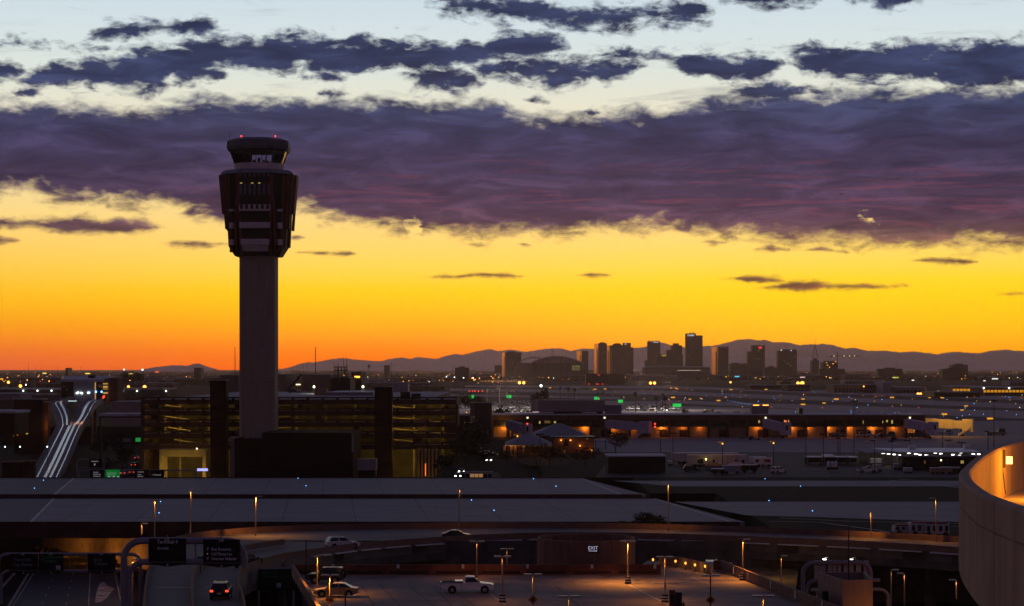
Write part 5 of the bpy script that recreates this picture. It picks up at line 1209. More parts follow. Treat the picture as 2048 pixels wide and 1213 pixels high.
# jet bridges
def jetbridge(label, p, q, w_, h, Y, m1, cab=True, stair=None):
    a, b_ = Vector(gpt(p[0], p[1], Y)), Vector(gpt(q[0], q[1], Y - 7)); t = thing('jet_bridge', label, 'jet bridge', (a.x, a.y, 0))
    d = (b_ - a); L = d.length; d.normalize(); s = Vector((-d.y, d.x, 0)).normalized() * w_ / 2; u = Vector((0, 0, h / 2))
    def tun(f0, f1, k, nm, mm):
        p0, p1 = a + d * L * f0, a + d * L * f1
        MB().loft([[tuple(c + s*k + u*k), tuple(c - s*k + u*k), tuple(c - s*k - u*k), tuple(c + s*k - u*k)] for c in (p0, p1)]).build(nm, mm, t, w=True)
    nseg = 6
    for i in range(nseg): tun(.02 + .58 * i / nseg, .02 + .58 * (i + .9) / nseg, 1.0, 'panel', m1)
    tun(.0, .60, .94, 'tunnel', m1); tun(.601, .80, .86, 'inner_tunnel', DARK if m1 is PURP else m1)
    c = a + d * L * .9
    MB().rbox((c.x, c.y, c.z - h * .75), (L * .22, w_ * 1.35, h * 1.4), math.atan2(d.y, d.x)).build('cab', m1, t, w=True)
    MB().rbox((c.x, c.y - w_ * .68, c.z - h * .2), (L * .12, .08, h * .55), math.atan2(d.y, d.x)).build('window', GLASSD, t, w=True)
    MB().lathe([(.7, 0), (.55, a.z - h * .48)], (a.x, a.y, 0), 10).build('column', CRED, t, w=True)
    g = a + d * L * .76
    b = MB(); b.rbox((g.x, g.y, .5), (1.0, w_ * 1.2, .5)); b.rbox((g.x - .5, g.y - w_*.5, 0.9), (.35, .35, max(.3, g.z - h/2 - .9))); b.rbox((g.x + .5, g.y + w_*.5, 0.9), (.35, .35, max(.3, g.z - h/2 - .9)))
    b.build('lift_frame', DARK, t, w=True)
    for sy in (-1, 1): MB().tube([(g.x, g.y + sy * w_ * .7 - .2, .5), (g.x, g.y + sy * w_ * .7 + .2, .5)], .5, 10).build('wheel', RUBBER, t, w=True)
    if stair:
        e = c + Vector((stair * -4.6, -w_ * .9, 0)); st = c + Vector((0, -w_ * .9, -h * .4))
        MB().loft([[(st.x, st.y, st.z - .25), (st.x, st.y + 1, st.z - .25), (st.x, st.y + 1, st.z + .7), (st.x, st.y, st.z + .7)], [(e.x, e.y, .1), (e.x, e.y + 1, .1), (e.x, e.y + 1, 1.05), (e.x, e.y, 1.05)]]).build('stair', m1, t, w=True)
    return t
JB = mat('jet_bridge_panel', (.50,.46,.56), .6, .1, .3, .25)
jetbridge('short mauve jet bridge at the left end of the concourse, behind the hipped roofs', (1016, 849), (1058, 861), 3.2, 3.6, 846, JB)
jetbridge('long mauve jet bridge with a slanting stair, left of the red signal lamps', (1212, 848.5), (1300, 855), 3.2, 3.4, 846, JB, stair=1)
jetbridge('stubby mauve jet bridge in the middle of the concourse', (1529, 846.5), (1576, 858), 3.4, 3.6, 846, JB)
jetbridge('mauve jet bridge at the right end of the concourse, before the orange one', (1812, 847), (1872, 857), 3.4, 3.6, 842, JB)
jetbridge('long corrugated jet bridge lit bright orange at the right end of the concourse', (1850, 846), (1946, 851), 3.4, 3.8, 872, mat('orange_bridge_panel', (.62,.56,.46), .6, .08, .3, .2), stair=1)
lamp('jet_bridge_light', (X(1880, 860), 861, 10.5), 1500, (1, .46, .04), .3); lamp('jet_bridge_light', (X(1920, 858), 858, 9.5), 1500, (1, .46, .04), .3)
for i, (px, py) in enumerate(((1310, 848), (1310, 854), (1571.5, 843), (1054.5, 848))):
    tt = thing('signal_lamp', ['red signal lamp, upper one beside the long jet bridge', 'red signal lamp, lower one beside the long jet bridge', 'red signal lamp beside the lit concourse window', 'red signal lamp by the left jet bridge'][i], 'lamp', (X(px, 838), 838, 0))
    hh = Z(py, 838); MB().lathe([(.06, 0), (.06, hh)], n=5).build('pole', DARK, tt); MB().ball((0, 0, hh), .34, n=6, m=4).build('lens', REDL, tt)

# ------------------------------------------------------------------ small hipped building in front of the concourse
def hip(label, x0, x1, y0, y1, zb, ze, zr_, ins, wallm, name='hipped_building'):
    t = thing(name, label, 'building', ((x0+x1)/2, y0, zb))
    MB().box(x0 + .8, x1 - .8, y0 + .8, y1 - .8, zb, ze - .01).build('wall', wallm, t, w=True)
    o = 0.0; b = MB(); my = (y0 + y1) / 2
    b.add([(x0,y0,ze),(x1,y0,ze),(x1,y1,ze),(x0,y1,ze),(x0+ins,my,zr_),(x1-ins,my,zr_),(x0,y0,ze-.3),(x1,y0,ze-.3),(x1,y1,ze-.3),(x0,y1,ze-.3)],
          [(0,1,5,4),(1,2,5),(2,3,4,5),(3,0,4),(0,6,7,1),(1,7,8,2),(2,8,9,3),(3,9,6,0),(9,8,7,6)])
    b.build('roof', mat('blue_grey_roof', (.22,.22,.25), .7, .12, .3, .2), t, w=True); return t
HY_ = 690.0
t = hip('small building with two big blue-grey hipped roofs, its taller rear half', X(1066, 705), X(1172, 705), 705, 735, 0, Z(871, 705), Z(847, 720), 8, BRICK)
t = hip('lower hipped-roof wing with orange lamps along its brick wall', X(1010, 668), X(1106, 668), 668, 700, 0, Z(891, 668), Z(868, 684), 7, BRICK)
for px in (1009, 1023, 1031, 1047): MB().box(X(px, 668) - .35, X(px, 668) + .35, 668.2, 668.79, 0, Z(893, 668)).build('pilaster', TAN, t, w=True); lamp('pilaster_light', (X(px, 668) - t.location.x, -.7, 3.4), 30, (1, .36, .05), .1, t)
lamp('wall_glow', (X(1085, 664) - t.location.x, -4.5, 3.0), 240, (1, .5, .06), .3, t)
t = bldg('dark brick front with orange porch lamps between the hipped roofs and the black shed', 1104, 1188, 877, None, 690, 12, BRICK, DARK, 0)
for px, py in ((1122, 881), (1141, 881), (1160, 892), (1183, 901), (1123, 909), (1145, 909)):
    MB().ball((X(px, 690), 689.7, Z(py, 690)), .24, n=6, m=4).build('porch_lamp', AMBER_S, t, w=True); lamp('porch_light', (X(px, 690) - t.location.x, -.9, Z(py - 1, 690)), 42, (1, .34, .05), .15, t)
onface(t, 1128, 1137, 879, 893, 690, 'window', GLASSD); onface(t, 1172, 1177, 876.5, 879, 690, 'lit_window', LITDIM); onface(t, 1127, 1131, 902, 908, 690, 'lit_window', LITDIM)
lamp('porch_light', (X(1163, 686), 685, 1.2), 90, (1, .36, .05), .2)
t = thing('carport', 'thin pale flat carport roof at the right of the hipped roofs', 'canopy', (X(1200, 720), 720, 0))
MB().box(X(1189, 720), X(1213, 720), 720, 726, Z(882, 720), Z(880.5, 720)).build('roof', ROOFW, t, w=True)
for px in (1191, 1211): MB().box(X(px, 721) - .12, X(px, 721) + .12, 721, 721.25, 0, Z(882, 720) - .003).build('post', DARK, t, w=True)
struct(MB().poly([(X(1060,600),600,.05),(X(1110,600),600,.05),(X(1185,660),660,.05),(X(1010,660),660,.05)]).build('planting_bed', mat('reddish_soil', (.05,.02,.012), .95, .3, .3, .05)), 'reddish soil bed before the hipped building')
struct(MB().poly([(-13.5,540,-1.9),(-1.5,540,-1.9),(-7.5,660,.06),(-16,660,.06)]).build('access_road', ASPH), 'dark access road with headlights, between garage and hipped building')

# ------------------------------------------------------------------ service yard
BLKW = mat('black_wall', (.02,.02,.022), .7, .2, .3, .2)
t = bldg('black box shed with a pale roof at the near edge of the service yard', 1216, 1331, 914, None, 560, 15, BLKW, ROOFW, 0, 'storage_shed', 'shed', .3, .3)
for i in range(6): onface(t, 1217 + i * 19, 1218 + i * 19, 915, 949, 560, 'seam', DARK)
def trailer(label, p0, p1, y0, yb, Y=None, dp=2.6, m1=None, rows=True, nm='semi_trailer', cat='trailer', door=True):
    m1 = m1 or mat('trailer_white', (.55,.49,.50), .6, .12, .5, .25)
    Y = Y or DEP(yb); t = thing(nm, label, cat, (X((p0+p1)/2, Y), Y, 0)); x0, x1 = X(p0, Y), X(p1, Y); zt = Z(y0, Y); zb = min(1.1, zt * .3)
    MB().box(x0, x1, Y, Y + dp, zb, zt - .1).build('body', m1, t, w=True)
    MB().box(x0 - .05, x1 + .05, Y - .05, Y + dp + .05, zt - .098, zt).build('roof', mat('trailer_roof', (.80,.74,.70), .6, .1, .5, .2), t, w=True)
    n = max(2, int((x1 - x0) / 2.4))
    for i in range(1, n): MB().box(x0 + (x1-x0)*i/n - .05, x0 + (x1-x0)*i/n + .05, Y - .04, Y - .002, zb, zt - .12).build('rib', mat('trailer_rib', (.28,.26,.28), .6, .1, .5, .2), t, w=True)
    for f in ((.12, .2, .82, .9) if x1 - x0 > 8 else (.2, .8)):
        MB().tube([(x0 + (x1-x0)*f, Y + .1, .5), (x0 + (x1-x0)*f, Y + .45, .5)], .48, 10).build('wheel', RUBBER, t, w=True)
    MB().box(x0 + .3, x1 - .3, Y + .5, Y + dp - .5, .7, zb - .002).build('chassis', DARK, t, w=True)
    if door: MB().box(x0 + (x1-x0)*.2, x0 + (x1-x0)*.26, Y - .05, Y - .003, zb + .2, zb + (zt - zb) * .6).build('door', GLASSD, t, w=True)
    return t
trailer('long mauve trailer in the rear row of the service yard', 1344, 1470, 906, 930, 612)
trailer('second rear trailer, a little nearer than the longest one', 1352, 1478, 906.5, 931, 606)
tr = trailer('longest mauve trailer in the service yard, with dark windows', 1376, 1494, 910, 937, 588)
for px in (1395, 1425, 1470, 1484): onface(tr, px, px + 5, 920, 927, 588, 'window', GLASSD)
o = MB().ball((0, 0, 0), .22, n=6, m=4).build('wall_lamp', emit('yellow_lamp', (1, .8, .15), 8.0), None, (X(1412, 586), 586, Z(919, 586))); tag(o, 'small yellow lamp on the longest mauve trailer', 'lamp')
trailer('white box truck trailer with reddish stripes, rear one right of the long trailers', 1499, 1533, 914, 930, 600, m1=WHITE, door=False)
tr = trailer('white box truck trailer with reddish lettering stripes, nearer one', 1510, 1545, 916.5, 933, 594, m1=WHITE, door=False)
for a, b_ in ((1511, 1518), (1529, 1541)): onface(tr, a, b_, 919, 925, 594, 'red_stripe', mat('dull_red', (.30,.05,.05), .6, .2, 1, .2))
def tent(label, p0, p1, y0, y1, yb, m1):
    Y = DEP(yb); t = thing('tent', label, 'tent', (X((p0+p1)/2, Y), Y, 0)); x0, x1 = X(p0, Y), X(p1, Y); z0, z1 = Z(y1, Y), Z(y0, Y); c = ((x0+x1)/2, Y + 2)
    b = MB(); b.add([(x0,Y,z0),(x1,Y,z0),(x1,Y+4,z0),(x0,Y+4,z0),(c[0]-.6,c[1],z1),(c[0]+.6,c[1],z1),(x0,Y,z0-.3),(x1,Y,z0-.3),(x1,Y+4,z0-.3),(x0,Y+4,z0-.3)], [(0,1,5,4),(1,2,5),(2,3,4,5),(3,0,4),(0,6,7,1),(1,7,8,2),(2,8,9,3),(3,9,6,0),(9,8,7,6)])
    b.build('canopy', m1, t, w=True)
    for x in (x0 + .1, x1 - .1):
        for y in (Y + .1, Y + 3.9): MB().lathe([(.05, 0), (.05, z0 - .31)], (x, y, 0), 5).build('leg', DARK, t, w=True)
tent('orange-lit canopy tent before the long trailer', 1413, 1443, 925, 930.5, 942, mat('orange_canvas', (.55,.28,.10), .8, .1, .8, .1)); lamp('tent_light', (X(1428, 568), 566, 5.2), 25, (1, .4, .08), .3)
tent('pinkish canopy tent between the white containers', 1459, 1492, 924.5, 930, 940, mat('pink_canvas', (.62,.42,.36), .8, .1, .8, .1)); lamp('tent_light', (X(1475, 570), 568, 5.6), 35, (1, .5, .3), .3)
trailer('grey-white container before the pinkish tent', 1446, 1482, 931, 949, 556, m1=mat('container_grey', (.30,.30,.36), .6, .1, .5, .2), nm='container', cat='container', door=False)
trailer('dark container with a pale roof right of the grey-white one', 1483, 1515, 930, 947, 562, m1=BLKW, nm='container', cat='container')
trailer('low black container in front of the orange-lit tent', 1424, 1451, 938, 952, 551, m1=BLKW, nm='container', cat='container', door=False)
for i, (p0, p1, y0, yb) in enumerate(((1616, 1645, 914, 931), (1647, 1673, 913.5, 930), (1674, 1697, 914, 930.5), (1698, 1716, 914, 931), (1650, 1670, 910.5, 925))):
    Y = DEP(yb); w_ = X(p1, Y) - X(p0, Y); h = Z(y0, Y)
    tt = thing('shuttle_bus', ['leftmost pale-roofed shuttle bus parked in the service yard', 'second pale-roofed shuttle bus in the yard row', 'third pale-roofed shuttle bus in the yard row', 'rightmost pale-roofed shuttle bus in the yard row', 'pale-roofed bus parked behind the shuttle row'][i], 'bus', (X((p0+p1)/2, Y), Y, 0))
    MB().box(-w_/2, w_/2 - .15, 0, 6.5, .5, h - .25).build('body', BLKW, tt); MB().box(-w_/2 - .05, w_/2 - .1, -.05, 6.55, h - .248, h).build('roof', WHITE, tt)
    MB().box(-w_/2 + .3, w_/2 - .45, -.05, -.003, h * .45, h * .8).build('windscreen', GLASSD, tt); MB().box(-w_/2 + .3, w_/2 - .45, -.07, -.003, .6, .8).build('bumper', PURP, tt)
    for sx in (-1, 1): MB().box(sx * (w_/2 - .5) - .15, sx * (w_/2 - .5) + .15, .2, .5, 0, .9).build('wheel', RUBBER, tt)
    for sx in (-1, 1): MB().box(sx * (w_/2 - .35) - .06 - .08, sx * (w_/2 - .35) + .06 - .08, -.05, -.003, .5, h - .4).build('corner_post', PURP, tt)
tt = thing('white_cart', 'row of three white propane tanks in front of the shuttle buses', 'tanks', (X(1664, 570), 570, 0))
for i in range(3): MB().lathe([(.1, 0), (.42, .1), (.42, 1.3), (.2, 1.6)], (i * 1.0 - 1, 0, 1.2), 8).build('tank', WHITE, tt)
MB().box(-1.6, 1.6, -.5, .5, .5, 1.19).build('rack', DARK, tt)
# open shed with white lamps
KY = 596.0; k0, k1 = X(1736, KY), X(1974, KY); zr_ = Z(906.5, KY); zt = Z(896.5, KY + 26)
t = thing('equipment_shelter', 'long open equipment shelter with a pale roof and white lamps beneath', 'shelter', ((k0+k1)/2, KY, 0))
MB().prism([(k0 + 8.5, KY), (k1 - 2, KY), (k1, KY + 26), (k0 + 5, KY + 26)], [zr_, zr_, zt - .35, zt - .35], [zr_ + .35, zr_ + .35, zt, zt]).build('roof', WHITE, t, w=True)
MB().prism([(k0, KY), (k0 + 8.45, KY), (k0 + 4.95, KY + 26), (k0, KY + 26)], [zr_ - .2, zr_, zt - .35, zt - .5], [zr_ + .15, zr_ + .35, zt, zt - .2]).build('roof_wing', ROOFG, t, w=True)
MB().box(k0 + .5, k1 - .5, KY + 18, KY + 18.4, 0, zr_).build('back_wall', mat('shelter_wall', (.17,.15,.15), .8, .15, .3, .15), t, w=True)
for i in range(9): MB().box(k0 + .2 + i * (k1-k0-.8) / 8, k0 + .5 + i * (k1-k0-.8) / 8, KY + .3, KY + .6, 0, zr_ - .25).build('post', POLE, t, w=True)
WLAMP = emit('shelter_lamp', (1, .93, .88), 6.0)
for px, py in ((1754,906),(1766.5,907),(1777.5,908.5),(1788.5,909.5),(1799,911),(1818,907),(1832,908.5),(1840,910),(1853,910.5),(1866,912),(1871,906.5),(1882,908),(1906,910),(1922,906),(1919.5,911.5),(1947,908.5),(1958,909)):
    yy = KY + 1.5; MB().box(X(px, yy) - .38, X(px, yy) + .38, yy, yy + .5, Z(py + .8, yy), Z(py - .8, yy)).build('lamp', WLAMP, t, w=True)
for px in (1765, 1800, 1850, 1900, 1940): lamp('shelter_light', (X(px, KY) - t.location.x, 6, zr_ - .5), 90, (1, .9, .8), .4, t)
for i, (px, py, Y) in enumerate(((1791, 888, 626), (1826, 891, 612), (1898, 887, 630), (1936, 890, 614))):
    MB().box(X(px, Y) - .95, X(px, Y) + .95, Y, Y + 2, min(zt, zr_ + .35 + (zt - zr_ - .35) * (Y - KY) / 26) + .01, Z(py, Y)).build('roof_unit', mat('hvac_grey', (.75,.72,.70), .6, .1, .5, .2), t, w=True)
t = bldg('dark office trailer row with two lit windows below the shelter', 1805, 1960, 915, None, 578, 6, BLKW, mat('dull_roof', (.10,.11,.13), .7, .2, .3, .15), 0, 'office_trailer', 'building', .2, .3)
for px, m1 in ((1848.5, LITDIM), (1867, GLASSD), (1900, GLASSD), (1921.5, LITWIN), (1925, LITWIN)): onface(t, px, px + 2.2, 921.5, 927.5, 578, 'lit_window' if m1 is not GLASSD else 'window', m1)
MB().ball((X(1882, 577), 577, Z(921, 577)), .22, n=6, m=4).build('wall_lamp', WARMW, t, w=True)
onface(t, 1881, 1921, 932.8, 934, 578, 'awning', PURP)
for i, (p0, p1, y0, yb, m1) in enumerate(((1741, 1763, 917, 931, PURP), (1748, 1764, 930, 944, mat('white_bin', (.5,.5,.5), .6, .1, .5, .2)), (1809, 1825, 936, 947, MATS['white_bin']), (1862, 1880, 936, 949, TAN), (1881, 1905, 935, 949, TAN), (1906, 1921, 936, 949, BLKW), (1789, 1800, 928, 940, PURP), (1337, 1344, 922, 932, MATS['white_bin']))):
    trailer(['open-sided equipment cart under the left end of the shelter', 'white bin cart below the shelter', 'small white cart before the office trailers', 'tan-sided container before the office trailers', 'wide tan-sided container before the lit windows', 'black container at the right end of the office trailers', 'mauve cabinet cart at the left end of the office trailers', 'small white cart right of the black shed'][i], p0, p1, y0, yb, None, 2.2, m1, nm='cart', cat='cart', door=False)
# tugs and belt loaders along the concourse
def tug(label, px, yb, L, h, m1, cabx, lights=False, nm='service_vehicle', cat='service vehicle', group=None):
    Y = DEP(yb); t = thing(nm, label, cat, (X(px, Y), Y, 0), 0, group)
    MB().box(-L/2, L/2, -1, 1, .35, h * .5).build('body', m1, t)
    x = cabx * L * .28; MB().loft([[(x - L*.2, -.9, h*.5+.002), (x + L*.2, -.9, h*.5+.002), (x + L*.2, .9, h*.5+.002), (x - L*.2, .9, h*.5+.002)], [(x - L*.15, -.75, h), (x + L*.15, -.75, h), (x + L*.15, .75, h), (x - L*.15, .75, h)]]).build('cab', m1 if not lights else GLASSD, t)
    MB().box(x - L*.13, x + L*.13, -.93, -.88, h*.56, h*.86).build('window', GLASSD, t)
    for f in (-.32, .32): MB().tube([(f * L, -1.05, .4), (f * L, -.75, .4)], .4, 10).build('wheel', RUBBER, t)
    if lights:
        for f in (-.3, .3): MB().ball((f * L, -1.05, h * .4), .22, n=6, m=4).build('headlight', HEADL, t)
    return t
WV = mat('vehicle_white', (.50,.50,.52), .45, .1, .6, .4); GV = mat('vehicle_grey', (.12,.12,.13), .45, .15, .6, .4); BV = mat('vehicle_blue', (.06,.09,.14), .45, .15, .6, .4)
for i, (px, yb, L, h, m1, cb, li) in enumerate(((1461, 872.5, 3, 3.2, WV, 0, True), (1475, 873, 5, 4.4, BV, 0, False), (1398, 872, 5, 2, WV, -1, False), (1412, 873, 4.5, 2.2, WV, 1, False), (1425, 872.5, 5, 2.6, WV, 1, False), (1360, 873, 6, 2.4, GV, 1, False), (1505, 872, 7, 3, GV, -1, False), (1493, 879, 6, 1.5, GV, 1, False), (1508, 881, 5, 1.6, GV, -1, False),
      (1582, 872, 5, 2, GV, -1, False), (1594, 872, 5, 2, GV, 1, False), (1606, 872, 4.5, 1.9, WV, -1, False), (1617, 872.5, 4.5, 1.9, GV, 1, False), (1629, 872.5, 5, 1.9, WV, -1, False), (1642, 872.5, 5, 2, WV, 1, False), (1654, 872.5, 5, 2, WV, -1, False), (1675, 875, 7, 3.6, GV, 1, False), (1690, 873, 5, 2.2, GV, -1, False), (1715, 874, 6, 2.6, BV, 1, False), (1722, 875, 4, 2.4, WV, 0, False), (1745, 875, 5.6, 2.8, WV, -1, False), (1756, 876, 4, 2, WV, 1, False), (1773, 876, 7, 2.6, BV, 1, False), (1797, 883, 7, 1.6, GV, -1, False), (1836, 876, 8, 4, BV, 0, False), (1246, 873, 8, 1.6, WV, -1, False), (1886, 870, 8, 2.2, WV, 1, False), (1992, 872, 8, 3.2, GV, 1, False))):
    lab = {0: 'small tug with bright headlights at the concourse bays', 1: 'tall blue-grey lift truck beside the tug with headlights', 16: 'dark high loader with an orange-lit top before the bays', 24: 'blue-grey van under the right jet bridge', 27: 'dark tractor at the far right of the apron', 26: 'white belt loader under the orange jet bridge', 25: 'low white belt loader under the slanting jet bridge stair', 8: 'low dark baggage dolly, nearer one left of the middle jet bridge', 7: 'low dark baggage dolly, farther one left of the middle jet bridge', 23: 'low dark dolly alone on the apron'}.get(i)
    tug(lab or 'small airport service vehicle parked at the concourse bays', px, yb, L, h, m1, cb, li, group=None if lab else 'service vehicles along the concourse')

# slim masts on the apron and in the yard
def mast(label, px, top, base, heads=1, lit=None, z=0.0, hw_=1.2, group=None, r=.12):
    Y = DEP(base, z); t = thing('apron_mast', label, 'lamp post', (X(px, Y), Y, z), 0, group); h = Z(top, Y) - z
    MB().lathe([(r * 1.3, 0), (r * .7, h)], n=6).build('pole', DARK, t)
    MB().box(-hw_, hw_ if heads > 1 else .2, -.25, .25, h, h + .35).build('lamp_head', DARK if not lit else POLE, t)  # head is paler on lit masts, light put into the colour
    if lit: MB().ball((0 if heads > 1 else -hw_ * .7, 0, h - .25), .22, n=6, m=4).build('lens', lit, t); lamp('mast_light', (-.9, -.5, h - .8), 60, (1, .45, .08), .15, t)
    return t
for lab, px, top, base, hd, lit in (('tall floodlight mast in the middle of the right apron', 1708, 804, 918, 2, None), ('tall floodlight mast near the right edge of the apron', 1988, 803, 905, 2, None), ('thin pole with an amber head, leftmost in the service yard', 1445, 886, 938, 2, AMBER_S), ('thin pole with an amber head right of the white box trucks', 1547, 885, 938, 2, AMBER_S),
       ('thin pole left of the paired poles in the yard', 1612, 871, 930, 1, None), ('thin pole second left of the paired poles', 1647, 870, 932, 1, None), ('left one of the paired poles at the shuttle buses', 1676, 872, 925, 1, None), ('right one of the paired poles at the shuttle buses', 1680, 878, 926, 1, None), ('thin pole with a pale head at the left end of the shelter', 1749, 883, 947, 1, None),
       ('thin pole before the left roof unit of the shelter', 1784, 884, 938, 1, None), ('thin pole before the second roof unit', 1819, 882, 916, 1, None), ('thin pole before the third roof unit', 1897, 882, 916, 2, None), ('thin pole before the last roof unit', 1923, 887, 915, 2, None), ('thin pole at the right end of the shelter', 1976, 864, 900, 1, None), ('thin pole far behind the left roof unit', 1885, 867, 896, 1, None),
       ('thin pole left of the rear trailers', 1346, 868, 905, 2, None), ('thin pole with a crosshead by the lit bay', 1321, 862.5, 905, 2, None), ('lamp pole before the hipped wing', 1035, 871, 935, 2, AMBER_S), ('lamp pole at the porch of the hipped building', 1080, 870, 930, 2, None), ('lamp pole on the left of the concourse lit corner', 996, 842, 872, 1, AMBER_S)):
    mast(lab, px, top, base, hd, lit)
for px, top, base in ((1105, 882, 930), (937, 824, 862), (955, 843, 900)):
    mast('slim dark pole among the trees left of the hipped building' if px < 1000 else 'slim dark pole at the left of the porch lamps', px, top, base, 1, AMBER_S if px == 937 else None, group='slim poles by the access road' if px < 1000 else None)
# apron lights at the far field and guidance signs
rg_ = random.Random(5); GS = MB().m(0).box(-2.2, 2.2, -.2, .2, .2, 1.5).build('guidance_sign', [emit('guidance_amber', (1, .42, .03), .85)], None, (0, -50, 0)); gfirst = True
for px, py in [(1342,777.5),(1352,778),(1462,781),(1532,780.5),(1588,780),(1346,797),(1402,798.5),(1606,800),(1673,800.5),(1606,811),(1784,797),(1859,797),(1885,797.5),(1932,814),(1889,831),(1980,840),(1924,822),(1648,808),(1088,781),(1190,780),(1210,779.5),(1355,779.5),(1100,777),(1380,800),(1437,803)]:
    x, y, z = G(px, py); o = GS if gfirst else GS.copy()
    if not gfirst: C.objects.link(o)
    gfirst = False; o.location = (x, y, 0.06); o.scale = (rg_.uniform(.5, .9),) * 3; tag(o, 'small glowing amber guidance sign beside the runways', 'sign', 'amber guidance signs on the airfield')
for k in range(170):
    py = rg_.choice((rg_.uniform(775, 826), rg_.uniform(776, 806))); px = rg_.uniform(960, 2046)
    if py > 800 and px < 1330: continue
    m1 = rg_.choice((AMBER_S, AMBER_S, AMBER_S, BLUEL, BLUEL, WARMW, REDL))
    tiny_light('runway_light', px, py, m1, {'amber_lens': 'amber', 'blue_lamp': 'blue', 'warm_white_lamp': 'white', 'red_lamp': 'red'}[m1.name] + ' runway light, a tiny dot ' + ('left of the palms' if px < 1110 else 'behind the palms' if px < 1345 else 'before the square towers' if px < 1600 else 'before the hangars' if px < 1800 else 'at the right edge') + (' on the far strip' if py < 790 else ' on the near strip'), 'runway and taxiway lights on the far airfield', 0.05, .20 if m1 is not BLUEL else .16, .5)
for i in range(9): tiny_light('taxiway_light', 1455 + i * 5.6, 802 + (i * 1.2 if i < 6 else 7.2 + (i-6)*.5), BLUEL, 'tiny blue light in a curving row beyond the concourse', 'curving row of blue taxiway lights', 0.05, .12, .4)
for k in range(26): tiny_light('apron_light', rg_.uniform(1560, 2040), rg_.uniform(822, 838), BLUEL, 'tiny blue light at the edge of the far apron', 'blue lights on the far apron', .05, .13, .3)

